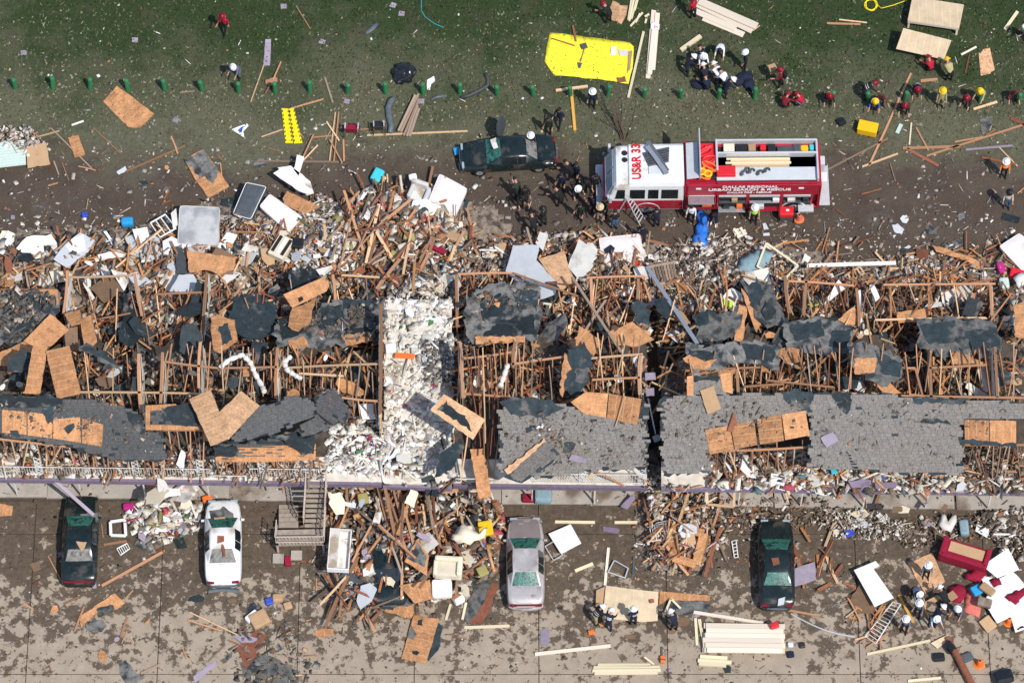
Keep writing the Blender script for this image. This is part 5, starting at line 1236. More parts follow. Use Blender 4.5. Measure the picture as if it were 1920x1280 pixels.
# ------------------------------------------------------------------ people
def lerp(a, b, t): return a + (b - a) * t
def rotx(v, a): return Vector((v.x, v.y * math.cos(a) - v.z * math.sin(a), v.y * math.sin(a) + v.z * math.cos(a)))
def make_body(lean=0., hipL=0., hipR=0., kneeL=0., kneeR=0., armL=(0, .15), armR=(0, .15), elbL=.2, elbR=.2, headpitch=0., twist=0.):
 """one continuous figure; faces +y; angles in radians, positive swings forward"""
 V, E, RAD, G = [], [], [], []
 def vt(p, r, g): V.append(Vector(p)); RAD.append(r if isinstance(r, tuple) else (r, r)); G.append(g); return len(V) - 1
 def ed(a, b): E.append((a, b))
 fw = lambda v: rotx(v, -lean)
 pel = vt((0, 0, 0), (.150, .115), 1)
 up = lambda x, y, z: fw(Vector((x, y, z)))
 wa = vt(up(0, .0, .16), (.135, .105), 0); ch = vt(up(0, .0, .34), (.165, .12), 0); nk = vt(up(0, .0, .49), .07, 0)
 ed(pel, wa); ed(wa, ch); ed(ch, nk)
 hd = lambda v: up(0, 0, .53) + rotx(v, -lean - headpitch)
 n2 = vt(hd(Vector((0, .005, .03))), .062, 2); h1 = vt(hd(Vector((0, .02, .12))), (.082, .098), 2); h2 = vt(hd(Vector((0, .01, .20))), (.085, .10), 2); h3 = vt(hd(Vector((0, .0, .265))), (.05, .06), 2)
 ed(nk, n2); ed(n2, h1); ed(h1, h2); ed(h2, h3)
 hands = []
 for s, (af, ao), el in ((-1, armL, elbL), (1, armR, elbR)):
  sh = up(s * .175, 0, .44)
  d = Vector((s * math.sin(ao), 0, -math.cos(ao))); d = rotx(d, af)
  d2 = Vector((s * math.sin(ao) * .5, 0, -1)).normalized(); d2 = rotx(d2, af + el)
  a = vt(sh, .07, 0); b = vt(sh + d * .15, .056, 0); c = vt(sh + d * .29, .047, 0); e = vt(sh + d * .29 + d2 * .13, .042, 0); f = vt(sh + d * .29 + d2 * .245, .032, 3); g = vt(sh + d * .29 + d2 * .33, (.040, .022), 3)
  ed(ch, a); ed(a, b); ed(b, c); ed(c, e); ed(e, f); ed(f, g)
  hands.append((V[g].copy(), d2.copy(), s))
 feet = []
 for s, hp, kn in ((-1, hipL, kneeL), (1, hipR, kneeR)):
  h = Vector((s * .095, 0, -.06))
  d = rotx(Vector((s * .04, 0, -1)), hp); d2 = rotx(Vector((s * .02, 0, -1)), hp - kn)
  a = vt(h + d * .04, .10, 1); b = vt(h + d * .22, .085, 1); c = vt(h + d * .43, .062, 1); e = vt(h + d * .43 + d2 * .14, .060, 1); f = vt(h + d * .43 + d2 * .38, .045, 4)
  an = h + d * .43 + d2 * .40
  q1 = vt(an + Vector((0, .02, -.03)), .05, 4); q2 = vt(an + Vector((s * .02, .16, -.05)), (.05, .035), 4)
  ed(pel, a); ed(a, b); ed(b, c); ed(c, e); ed(e, f); ed(f, q1); ed(q1, q2); feet.append(an.z - .085)
  feet.append(V[c].z - .07)
 zmin = min(feet)
 me = bpy.data.meshes.new('person_skeleton'); me.from_pydata([tuple(v) for v in V], E, []); o = bpy.data.objects.new('tmp', me); COL.objects.link(o)
 sk = o.modifiers.new('sk', 'SKIN'); sk.use_smooth_shade = True
 for i, d in enumerate(me.skin_vertices[0].data): d.radius = RAD[i]; d.use_root = (i == 0)
 ss = o.modifiers.new('ss', 'SUBSURF'); ss.levels = 1
 dg = bpy.context.evaluated_depsgraph_get()
 out = bpy.data.meshes.new_from_object(o.evaluated_get(dg)); bpy.data.objects.remove(o)
 vs = [v.co.copy() for v in out.vertices]; fs = [tuple(p.vertices) for p in out.polygons]
 gi = []
 for p in out.polygons:
  c = p.center; best, bg = 9, 0
  for a, b in E:
   ab = V[b] - V[a]; t = max(0, min(1, (c - V[a]).dot(ab) / ab.length_squared)); dd = (c - V[a] - ab * t).length - .5 * lerp(RAD[a][0], RAD[b][0], t)
   if dd < best: best, bg = dd, (G[b] if t > .35 else G[a]) if not (a == pel and G[b] == 1) else 1
  gi.append(bg)
 # fingers: four unequal, curled a little, and a thumb from the side of the palm
 mb = MB(); mb.v = vs; mb.f = fs; mb.m = gi; mb.c = [None] * len(fs)
 for g, d, s in hands:
  sd_ = d.orthogonal().normalized(); cu_ = d.cross(sd_)
  for k, ln in enumerate((.07, .085, .08, .06)):
   b0_ = g + sd_ * (-.03 + .02 * k); mb.tube([b0_, b0_ + d * ln * .55, b0_ + d * ln * .9 + cu_ * .03], [.011, .0095, .007], 4, 3)
  b0_ = g - d * .05 - sd_ * .035; mb.tube([b0_, b0_ - sd_ * .035 + d * .03, b0_ - sd_ * .04 + d * .065], [.013, .012, .008], 4, 3)
 # nose and ears
 q = hd(Vector((0, .125, .135))); mb.ball(q, (.014, .022, .022), 6, 4, 2)
 for s in (-1, 1): mb.ball(hd(Vector((s * .088, .01, .13))), (.012, .024, .034), 6, 4, 2)
 bpy.data.meshes.remove(out)
 for i in range(len(mb.v)): mb.v[i] = (mb.v[i][0], mb.v[i][1], mb.v[i][2] - zmin)
 head = hd(Vector((0, .008, .175))) - Vector((0, 0, zmin))
 return dict(mb=mb, head=head, pitch=-lean - headpitch, lean=lean, chest=V[ch] - Vector((0, 0, zmin)), n=len(mb.f))
POSES = dict(
 stand=make_body(.05, .05, -.05, .05, .05, (.15, .15), (.1, .15), .35, .3, .15),
 reach=make_body(.15, .1, -.05, .1, .05, (.9, .1), (.8, .1), .6, .6, .3),
 walk=make_body(.1, .4, -.35, .15, .35, (-.3, .15), (.4, .15), .4, .5, .1),
 bend=make_body(1.05, .3, .15, .25, .15, (.55, .1), (.7, .15), .35, .3, -.1),
 stoop=make_body(.6, .3, .1, .3, .2, (.7, .15), (.5, .15), .5, .5, .2),
 kneel=make_body(.35, 1.5, .1, 1.6, 1.5, (.6, .2), (.5, .2), .7, .6, .25),
 crouch=make_body(.6, 1.9, 1.7, 2.2, 2.1, (.8, .2), (.7, .2), .5, .6, .3),
 carry=make_body(.1, .15, -.1, .1, .1, (.5, .3), (.5, .3), 1.1, 1.1, .2))
for k_, p_ in POSES.items():
 mb = p_['mb']; me = bpy.data.meshes.new('person'); me.from_pydata([tuple(v) for v in mb.v], [], mb.f)
 for _ in range(5): me.materials.append(MATS['skin'])
 me.polygons.foreach_set('material_index', mb.m); me.polygons.foreach_set('use_smooth', [True] * len(mb.f)); me.update(); p_['mesh'] = me
hm = MB(); hm.ball((0, 0, 0), (.135, .165, .13), 14, 6, 0, -.25); hm.tube([(0, 0, -.035), (0, 0, -.025), (0, .004, -.015)], [.20, .205, .14], 16); hm.box((0, 0, .13), (.03, .22, .02))
HELM = hm.build('helmet', 'hat_white', smooth=True); HELM_ME = HELM.data; bpy.data.objects.remove(HELM)
hm = MB(); hm.ball((0, -.015, .0), (.105, .122, .11), 12, 6, 0, -.35); HAIR_ = hm.build('hair', 'hair_dark', smooth=True); HAIR_ME = HAIR_.data; bpy.data.objects.remove(HAIR_)
def person(label, hx, hy, pose, face, shirt, trousers, hat='hat_white', vest=None, back=None, gz=None, gloves='skin', boots='cl_black', group=None, pack=None, s=1.0):
 """hx, hy: the head in the photograph; face: degrees turned left from looking up the picture"""
 p_ = POSES[pose]
 rz = R(face)
 q0 = P(hx, hy, p_['head'].z * s)
 hd_ = Matrix.Rotation(rz, 3, 'Z') @ (p_['head'] * s)
 bx, by = q0.x - hd_.x, q0.y - hd_.y
 z = float(surf(bx, by)) if gz is None else gz
 q0 = P(hx, hy, p_['head'].z * s + z); bx, by = q0.x - hd_.x, q0.y - hd_.y
 o = bpy.data.objects.new('person', p_['mesh']); COL.objects.link(o)
 o.location = (bx, by, z); o.rotation_euler = (0, 0, rz); o.scale = (s, s, s)
 for i, m in enumerate((shirt, trousers, 'skin', gloves, boots)):
  o.material_slots[i].link = 'OBJECT'; o.material_slots[i].material = MATS[m]
 tag(o, label, 'person', group)
 h = bpy.data.objects.new('helmet' if hat.startswith('hat') else 'hair', HELM_ME if hat.startswith('hat') else HAIR_ME); COL.objects.link(h); h.parent = o
 h.location = p_['head'] + rotx(Vector((0, -.005, .045)), p_['pitch']); h.rotation_euler = (p_['pitch'], 0, 0)
 h.material_slots[0].link = 'OBJECT'; h.material_slots[0].material = MATS[hat]
 L_ = p_['lean']
 T0 = p_['chest'] - rotx(Vector((0, 0, .34)), -L_)
 up = lambda x, y, z_: T0 + rotx(Vector((x, y, z_)), -L_)
 if vest or back:
  mb = MB(); rws = []
  for z_ in (.12, .22, .30, .38, .465):
   w_, d_ = (.175 if z_ < .4 else .165), (.142 if z_ < .4 else .12)
   rws.append([up(w_ * math.cos(a), d_ * math.sin(a), z_) for a in np.linspace(0, 2 * math.pi, 17)])
  if vest:
   mb.grid(rws); v_ = mb.build('vest', vest, o, smooth=True)
   st = MB()
   for zb in (.2, .31): st.grid([[up((.181) * math.cos(a), .148 * math.sin(a), z_) for a in np.linspace(0, 2 * math.pi, 17)] for z_ in (zb, zb + .035)])
   st.build('vest_stripe', 'light_grey', v_)
  if back:
   st = MB()
   for k, (zb, ww) in enumerate(((.36, .11), (.30, .13), (.25, .09))):
    a0, a1 = -math.pi / 2 - ww / .17, -math.pi / 2 + ww / .17
    st.grid([[up(.186 * math.cos(a), .150 * math.sin(a), z_) for a in np.linspace(a0, a1, 7)] for z_ in (zb, zb + .028)])
   st.build('back_print', back, o)
 if pack:
  mb = MB(); mb.bevbox(up(0, -.20, .30), (.30, .18, .42), .06, Matrix.Rotation(-L_, 3, 'X')); mb.build('backpack', pack, o)
 return o
N_, B_, G_ = 'cl_navy', 'cl_black', 'cl_grey'
PEOPLE = [
 ('person in black crouching on the mud nearest the dirty white box spring edge', 1040, 352, 'stoop', 60, B_, B_, 'hair_dark'),
 ('person in black standing between the kneeling one and the crushed car', 985, 352, 'stand', 190, B_, 'cl_green', 'hair_dark'),
 ('person in dark navy shoulder to shoulder with the khaki trousered one', 1108, 366, 'stand', 120, N_, B_, 'hair_dark'),
 ('person in dark green close behind the blue jeaned one', 1142, 352, 'stoop', 90, 'cl_green', B_, 'hair_dark'),
 ('dark clothed person alone at the crushed car trunk corner', 1052, 328, 'stand', 160, N_, N_, 'hair_dark'),
 ('dark clothed person stooping by the truck bumper corner', 1100, 342, 'stoop', 200, B_, N_, 'hair_dark'),
 ('person in a red jacket and red helmet walking alone on the grass', 417, 31, 'walk', 150, 'cl_red', B_, 'hat_red'),
 ('white helmeted person in grey overalls bending by a green bollard', 437, 126, 'stoop', 150, G_, G_, 'hat_white'),
 ('person in black with a red helmet at the top of the lawn beside plywood', 1131, 7, 'stoop', 60, B_, B_, 'hat_red'),
 ('person in red with a red helmet standing at the end of the big pale boards', 1300, 0, 'stand', 40, 'cl_red', B_, 'hat_red'),
 ('person in navy showing white lettering on the back, in the lawn cluster', 1312, 88, 'bend', 20, N_, N_, 'hair_dark', None, 'letter_white'),
 ('white helmeted person in navy at the lawn cluster edge nearest the upright planks', 1301, 106, 'stoop', -60, N_, N_, 'hat_white'),
 ('white helmeted person in the middle of the lawn cluster, in white', 1320, 106, 'stoop', 190, 'cl_white', N_, 'hat_white'),
 ('white helmeted person crouching low in the lawn cluster', 1319, 122, 'crouch', 20, N_, N_, 'hat_white'),
 ('dark haired person in a light grey shirt bending in the lawn cluster', 1350, 94, 'bend', 170, 'cl_white', N_, 'hair_dark'),
 ('white helmeted person in a light grey shirt bending in the lawn cluster', 1339, 120, 'bend', 30, 'cl_white', N_, 'hat_white'),
 ('bare headed person in a white shirt and navy trousers kneeling at the cluster edge', 1350, 132, 'bend', 40, 'cl_white', N_, 'hair_dark'),
 ('white helmeted person in navy sitting by black bags in the lawn cluster', 1322, 143, 'crouch', 30, N_, N_, 'hair_dark'),
 ('white helmeted person in navy standing alone beside the lawn cluster', 1397, 98, 'stand', 100, N_, N_, 'hat_white'),
 ('white helmeted person in navy leaning over black bags on the lawn', 1375, 149, 'stoop', -70, N_, N_, 'hat_white'),
 ('white helmeted person in navy beside the yellow topped timber shore', 1111, 172, 'stand', 180, N_, N_, 'hat_white'),
 ('bald person in navy walking towards the crushed car', 1048, 206, 'walk', 150, N_, N_, 'hair_dark'),
 ('dark haired person in dark green behind the person in navy', 1028, 222, 'stand', 170, 'cl_green', 'cl_green', 'hair_dark'),
 ('white helmeted person hidden behind the crushed black car', 995, 254, 'stand', 180, B_, B_, 'hat_white'),
 ('red helmeted person carrying a brown carton on the lawn', 1463, 131, 'carry', 80, 'cl_maroon', B_, 'hat_red', None, None, None, 'skin', 'cl_black', None, 'cl_black'),
 ('crouching person in maroon behind a green bollard, nearer the person with the carton', 1478, 176, 'crouch', -30, 'cl_maroon', B_, 'hat_red'),
 ('crouching person in red and white behind a green bollard', 1494, 176, 'crouch', 60, 'cl_red', G_, 'hat_red'),
 ('person with a red helmet and neon vest at a green bollard', 1556, 180, 'crouch', 180, B_, B_, 'hat_red', 'cl_neon'),
 ('person in black with a red helmet bending beside a green bollard', 1641, 156, 'bend', -80, B_, B_, 'hat_red', 'cl_black'),
 ('person in a blue jacket with a yellow helmet crouching by the bollards', 1641, 190, 'crouch', 170, 'cl_blue', N_, 'hat_yellow'),
 ('person in rust red crouching beside the blue jacket', 1655, 184, 'crouch', 200, 'cl_maroon', B_, 'hair_dark'),
 ('dark red helmeted person crouching under the long leaning board', 1697, 198, 'crouch', 170, B_, B_, 'hat_red'),
 ('firefighter in black with pale stripes bending at the bollards', 1721, 168, 'bend', 180, B_, B_, 'hat_red', 'cl_black'),
 ('firefighter in tan gear with a yellow helmet standing alone', 1768, 170, 'stand', 180, 'cl_tan', 'cl_tan', 'hat_yellow'),
 ('red helmeted person in black bending next to a yellow helmeted firefighter', 1813, 184, 'stoop', 150, B_, B_, 'hat_red'),
 ('firefighter in tan gear with a yellow helmet beside a red helmeted person', 1838, 171, 'stoop', 150, 'cl_tan', 'cl_tan', 'hat_yellow'),
 ('person in dark red and black at the last green bollard', 1903, 175, 'crouch', 180, 'cl_maroon', B_, 'hair_dark'),
 ('person in navy and white partly out of the picture on the lawn', 1922, 50, 'stoop', 90, N_, N_, 'hat_white'),
 ('person in a red jacket bending under the tilted new plywood sheet', 1741, 108, 'crouch', 30, 'cl_red', B_, 'hat_red'),
 ('person in yellow gear bending at the end of the tilted plywood sheet', 1776, 112, 'bend', 20, 'cl_tan', 'cl_black', 'hat_yellow'),
 ('white helmeted person in an orange vest on the mud track', 1887, 303, 'stand', 180, 'cl_orange', B_, 'hat_white', 'cl_orange'),
 ('person in a beige shirt and blue jeans wearing a dark cap', 1893, 361, 'stand', 180, 'cl_beige', 'cl_jeans', 'hat_black'),
 ('person in dark clothes behind the crushed car, nearest the truck bumper', 1080, 308, 'stand', 140, N_, N_, 'hair_dark'),
 ('person in dark clothes pressed between the crushed car and the truck', 1060, 303, 'stoop', 60, B_, B_, 'hair_dark'),
 ('person in dark green bending by the crushed car hood side', 965, 336, 'stoop', 30, 'cl_green', 'cl_green', 'hair_dark'),
 ('person in black kneeling on the mud below the crushed car', 980, 371, 'stoop', 200, B_, 'cl_green', 'hair_dark'),
 ('person in black turning away beside two others on the mud', 996, 400, 'stoop', 20, B_, B_, 'hair_dark'),
 ('person in grey green trousers standing on the mud', 1018, 391, 'stand', 40, B_, 'cl_green', 'hat_black'),
 ('white helmeted person in dark clothes standing on the mud by the truck', 1084, 354, 'stoop', 200, N_, 'cl_green', 'hat_white'),
 ('person in khaki trousers and a tan cap beside the truck cab', 1125, 388, 'stand', 170, B_, 'cl_khaki', 'hat_tan'),
 ('person in dark clothes close to the truck cab corner', 1134, 374, 'stand', 120, 'cl_green', B_, 'hair_dark'),
 ('person in blue jeans and a black jacket facing the truck', 1153, 396, 'stand', 10, B_, 'cl_jeans', 'hair_dark'),
 ('person in navy stepping down behind the tilted white box spring', 1205, 425, 'walk', 150, N_, N_, 'hair_dark'),
 ('person in navy beside the step ladder and truck wheel', 1231, 392, 'stand', 30, N_, N_, 'hair_dark'),
 ('dark haired person in a white shirt at the open truck compartment', 1297, 388, 'stand', 170, 'cl_white', B_, 'hair_dark'),
 ('person in navy with white shoes next to the blue tarp', 1338, 404, 'stoop', 170, N_, N_, 'hair_dark', None, None, None, 'skin', 'cl_white'),
 ('white helmeted firefighter in a neon vest at the truck side', 1416, 389, 'stand', 180, 'cl_tan', B_, 'hat_white', 'cl_neon'),
 ('person in dark clothes in front of the truck, half in its shade', 1118, 330, 'stand', 200, B_, B_, 'hair_dark'),
 ('person in grey dark clothes close to the white helmeted man on the mud', 1087, 384, 'stand', 150, 'cl_green', 'cl_green', 'hair_dark'),
 ('white helmeted firefighter in tan trousers working at the new plywood sheet', 1130, 1137, 'stoop', -60, B_, 'cl_tan', 'hat_white', 'cl_black'),
 ('white helmeted person in navy with back print kneeling at the new plywood', 1147, 1144, 'stoop', -20, N_, N_, 'hat_white', None, 'letter_white'),
 ('white helmeted person in navy standing upright at the new plywood', 1188, 1141, 'stand', 20, N_, N_, 'hat_white', None, 'letter_white'),
 ('white helmeted person crouching with a board by the grey roof scrap', 1258, 1146, 'stoop', 30, N_, B_, 'hat_white'),
 ('grey uniformed helper standing on the brown strand board near the crimson sofa', 1741, 1059, 'stand', 180, G_, B_, 'hat_white'),
 ('grey uniformed helper bent double nearest the bright white tabbed sheet', 1725, 1114, 'bend', 200, G_, B_, 'hat_white'),
 ('grey uniformed helper standing just below the bent double one', 1724, 1130, 'stand', 160, G_, B_, 'hat_white'),
 ('helper in black facing the crimson cushion heap', 1763, 1101, 'bend', 30, B_, B_, 'hat_white'),
 ('helper in navy in the middle of the group over rubble', 1769, 1137, 'stoop', -60, N_, N_, 'hat_white'),
 ('grey uniformed helper closest to the coral cloth', 1796, 1141, 'stoop', 150, G_, B_, 'hat_white'),
 ('helper in pale blue shirt at the front of the group over rubble', 1757, 1160, 'stoop', 200, 'cl_sky', N_, 'hat_white', N_),
 ('grey uniformed helper standing by the rusty ladder on the pavement', 1699, 1160, 'stand', 160, G_, B_, 'hat_white')]
for a in PEOPLE: person(*a)
# ------------------------------------------------------------------ things lying about
def box_thing(name, label, cat, px, py, d, m, z=None, rz=0., rx=0., ry=0., r=.03, group=None):
 q = P(px, py, 0); zz = float(surf(q.x, q.y)) if z is None else z
 q = P(px, py, zz)
 mb = MB(); mb.bevbox((0, 0, d[2] / 2), d, r); o = mb.build(name, m); o.location = q; o.rotation_euler = (R(rx), R(ry), R(rz)); return tag(o, label, cat, group)
def zsurf(px, py):
 q = P(px, py, 0); z = float(surf(q.x, q.y)); q = P(px, py, z); return float(surf(q.x, q.y))
def stick(name, label, cat, xa, ya, xb, yb, w_, d_, m, z=None, zb=None, group=None, var=1, roll=0.):
 za = (zsurf(xa, ya) + d_ / 2 + .01) if z is None else z
 zb = za if zb is None and z is not None else ((zsurf(xb, yb) + d_ / 2 + .01) if zb is None else zb)
 return tag(beam(name, P(xa, ya, za), P(xb, yb, zb), w_, d_, m, var=var, roll=roll), label, cat, group)

# green bollards
bl = MB(); bl.tube([(0, 0, -.1), (0, 0, .86), (0, 0, .92), (0, 0, .94)], [.118, .118, .098, .05], 12)
bo0 = None
ORD = 'first second third fourth fifth sixth seventh eighth ninth tenth eleventh twelfth thirteenth fourteenth'.split()
for x, y in [(29, 167), (99, 168), (169, 169), (240, 170), (309, 171), (379, 172), (447, 175), (516, 176), (581, 175), (651, 176), (723, 177), (794, 178), (862, 178), (932, 180), (1000, 181), (1070, 182), (1140, 183), (1208, 184), (1277, 185), (1347, 186), (1415, 187), (1486, 189), (1558, 190), (1628, 191), (1697, 192), (1767, 193), (1838, 194), (1910, 195)]:
 if bo0 is None:
  bo0 = bl.build('bollard', 'green_paint', smooth=False); o = bo0
  pass
  cap = MB(); cap.tube([(0, 0, .80), (0, 0, .83)], .125, 12); cp = cap.build('band', 'green_paint', o)
 else:
  o = bo0.copy(); COL.objects.link(o); c_ = cp.copy(); COL.objects.link(c_); c_.parent = o
 o.location = P(x, y - 2, 0); o.rotation_euler = (random.gauss(0, .06), random.gauss(0, .06), random.random() * 6)
 kb = round((x - 29) / 69.7); tag(o, (ORD[kb] + ' green bollard of the row counted from the ribbed metal roofing end') if kb < 14 else (ORD[27 - kb] + ' green bollard of the row counted from the orange vest end'), 'bollard', 'green bollards in a row')

# yellow tarp with the things left on it
tp_ = [(1030, 62), (1060, 65), (1180, 81), (1189, 89), (1187, 120), (1178, 158), (1150, 153), (1085, 146), (1040, 142), (1021, 116)]
def tarp(name, label, poly, m, amp, cell, z=.03, dome=0., cat='tarp', fold=0.):
 xs, ys = [p[0] for p in poly], [p[1] for p in poly]
 a, b = P(min(xs), max(ys)), P(max(xs), min(ys))
 c = P(*cen(poly)); pts = [P(*p) for p in jag(poly, 12, 1.2)]
 bm = bmesh.new(); f = bm.faces.new([bm.verts.new(p) for p in pts])
 bmesh.ops.triangulate(bm, faces=[f]); 
 for _ in range(cell): bmesh.ops.subdivide_edges(bm, edges=[e for e in bm.edges if e.calc_length() > .35], cuts=1, use_grid_fill=False); bmesh.ops.triangulate(bm, faces=bm.faces[:])
 R_ = max((p - c).length for p in pts)
 for v in bm.verts:
  n_ = mnoise.noise(Vector((v.co.x * 1.1, v.co.y * 1.1, 3.3))) + .6 * mnoise.noise(v.co * 2.7) + fold * abs(math.sin(v.co.x * 7 + 2 * mnoise.noise(v.co)))
  dd = min(1, min((v.co - p).length for p in pts) * 2)
  v.co.z = z + amp * (n_ * .5 + .5) * (.4 + .6 * dd) + dome * dd
 me = bpy.data.meshes.new(name); 
 for v in bm.verts: v.co -= c
 bm.to_mesh(me); bm.free(); me.materials.append(MATS[m]); me.polygons.foreach_set('use_smooth', [True] * len(me.polygons)); me.update()
 o = bpy.data.objects.new(name, me); COL.objects.link(o); o.location = c; s_ = o.modifiers.new('s', 'SOLIDIFY'); s_.thickness = .008; s_.offset = 1
 return tag(o, label, cat)
tarp('tarp', 'large yellow tarp spread flat on the grass', tp_, 'tarp_yellow', .07, 3)
loose('white paper sheet lying on the yellow tarp corner', [(1146, 88), (1156, 87), (1155, 104), (1145, 103)], .12, 0, 0, 'white_paint', name='paper_sheet', cat='paper')
loose('orange rag lying on the yellow tarp edge', [(1156, 146), (1172, 142), (1174, 153), (1160, 155)], .12, 0, 0, 'rust_brown', name='rag', cat='cloth', torn=2)
loose('rusty strip lying along the yellow tarp edge', [(1178, 98), (1186, 94), (1182, 130), (1176, 136)], .12, 0, 0, 'cardboard', name='rag', cat='cloth', torn=1.5)
loose('pinkish dirty cloth lying on the yellow tarp beside the paper', [(1158, 92), (1176, 92), (1178, 104), (1162, 106)], .12, 0, 0, 'white_dirty', name='rag', cat='cloth', torn=2)
sh = empty('shovel', 'shovel lying on the yellow tarp', 'shovel', P(1090, 106, .12))
mb = MB(); mb.tube([P(1096, 92, .14), P(1089, 116, .14)], .022, 6); q = mb.build('handle', 'cardboard', sh); q.location = -P(1090, 106, .12)
mb = MB(); mb.prism([P(1083, 117, .15), P(1091, 118, .15), P(1089, 127, .14), P(1085, 128, .14)], .02); q = mb.build('blade', 'dark_grey', sh); q.location = -P(1090, 106, .12)
stick('stick', 'orange stick at the top edge of the yellow tarp', 'stick', 1074, 48, 1080, 78, .09, .05, 'rust_brown', .1)
stick('hoe', 'brown tool handle lying across the yellow tarp', 'tool', 1034, 72, 1078, 86, .05, .04, 'rust_brown', .14)
box_thing('hand_tool', 'grey tool heap near the middle of the yellow tarp', 'tool', 1095, 88, (.32, .3, .12), 'dark_grey', .1, 20)

# fresh lumber on the lawn
for k, (a, lb) in enumerate([((1226, 19, 1215, 148), 'longest pale plank of the upright stack beside the yellow tarp'), ((1233, 24, 1224, 132), 'pale plank on the side away from the tarp in the upright stack'), ((1228, 42, 1218, 140), 'pale plank lying uppermost in the upright stack')]):
 stick('plank', lb, 'plank', *a, .25, .045, 'timber_white', .08 + .05 * k)
mb = MB(); mb.prism([P(1221, 44, .25), P(1237, 46, .25), P(1236, 56, .25), P(1220, 54, .25)], .01); o = mb.build('marked_board', 'white_paint'); tag(o, 'white board with red scrawl on the upright plank stack', 'board')
mb = MB()
for pts in ([(1226, 47), (1229, 49), (1227, 51)], [(1229, 52), (1232, 50), (1233, 53)], [(1226, 52), (1228, 53)]): mb.tube([P(x, y, .258) for x, y in pts], .018, 4)
mb.build('red_scrawl', 'letter_red', o)
stick('plank', 'long olive plank leaning between the yellow tarp and white planks', 'plank', 1207, 59, 1178, 184, .13, .06, 'timber_fresh', .1)
for k, a in enumerate([(1184, 0, 1178, 38), (1189, -2, 1180, 40), (1194, 0, 1184, 36), (1205, 24, 1182, 50), (1200, 26, 1192, 43), (1217, 27, 1209, 32), (1212, 36, 1210, 44), (1197, -6, 1190, 20)]):
 stick('lumber_stick', 'short olive timber in the loose bundle beside the tan plywood pieces', 'timber', *a, .10, .07, 'timber_fresh', .06 + .03 * (k % 3), group='short timbers beside the tan plywood')
loose('tan plywood piece at the top lawn, nearer the black dressed person', [(1137, 32), (1149, 1), (1162, 7), (1161, 25), (1152, 40)], .08, 0, 0, 'strand_board_pale')
loose('tan plywood piece at the top lawn, nearer the timber bundle', [(1152, 38), (1160, 10), (1177, 11), (1174, 28), (1165, 46)], .06, 0, 0, 'strand_board_pale')
for k, (a, lb) in enumerate([((1300, 4, 1412, 58), 'widest pale board of the big stack under the red jacketed person'), ((1297, 18, 1380, 55), 'pale board lying lowest in the big stack on the lawn'), ((1310, 2, 1420, 50), 'pale board on top of the big stack on the lawn'), ((1318, 34, 1395, 66), 'short pale board under the big stack end')]):
 stick('plank', lb, 'plank', *a, .42 if k in (0, 2) else .34, .05, 'timber_white', .10 + .05 * (k % 3))
stick('plank', 'thick olive post beside the navy back in the lawn cluster', 'plank', 1276, 95, 1314, 68, .22, .15, 'timber_fresh', .12)
stick('stick', 'thin stick on the lawn beside the pale board stack end', 'stick', 1425, 48, 1412, 58, .04, .04, 'timber_pale', .04)
# raised plywood platform on trestle legs
tb = empty('plywood_table', 'low platform of new plywood on short legs on the lawn', 'table', P(1752, 40, 0))
mb = MB(); q = [P(1711, -6, .75), P(1807, 9, .75), P(1798, 52, .75), P(1702, 38, .75)]; mb.prism(q, .03); o = mb.build('top', 'plywood_new', tb); o.location = -P(1752, 40, 0)
for a, b in ((2, 3), (1, 2), (0, 1), (3, 0)):
 mb = MB(); u_, v_ = q[a] - Vector((0, 0, .13)), q[b] - Vector((0, 0, .13)); c_ = (q[0] + q[2]) / 2; u_ += (c_ - u_) * .01; v_ += (c_ - v_) * .01
 t = beam('apron', u_, v_, .05, .20, 'timber_white', tb, P(1752, 40, 0), var=0)
for k in range(4):
 u_ = q[k] + (((q[0] + q[2]) / 2) - q[k]) * .06; beam('leg', Vector((u_.x, u_.y, 0)), Vector((u_.x, u_.y, .72)), .10, .10, 'timber_white', tb, P(1752, 40, 0), var=0)
loose('new plywood sheet held tilted by people on the lawn', [(1694, 53), (1784, 76), (1770, 112), (1680, 92)], .95, 0, .35, 'plywood_new', torn=0)
loose('stepped off-cut of new plywood on the lawn', [(1835, 100), (1842, 96), (1843, 93), (1856, 90), (1865, 131), (1857, 136), (1858, 138), (1839, 142)], .05, 0, 0, 'strand_board_pale', torn=0)
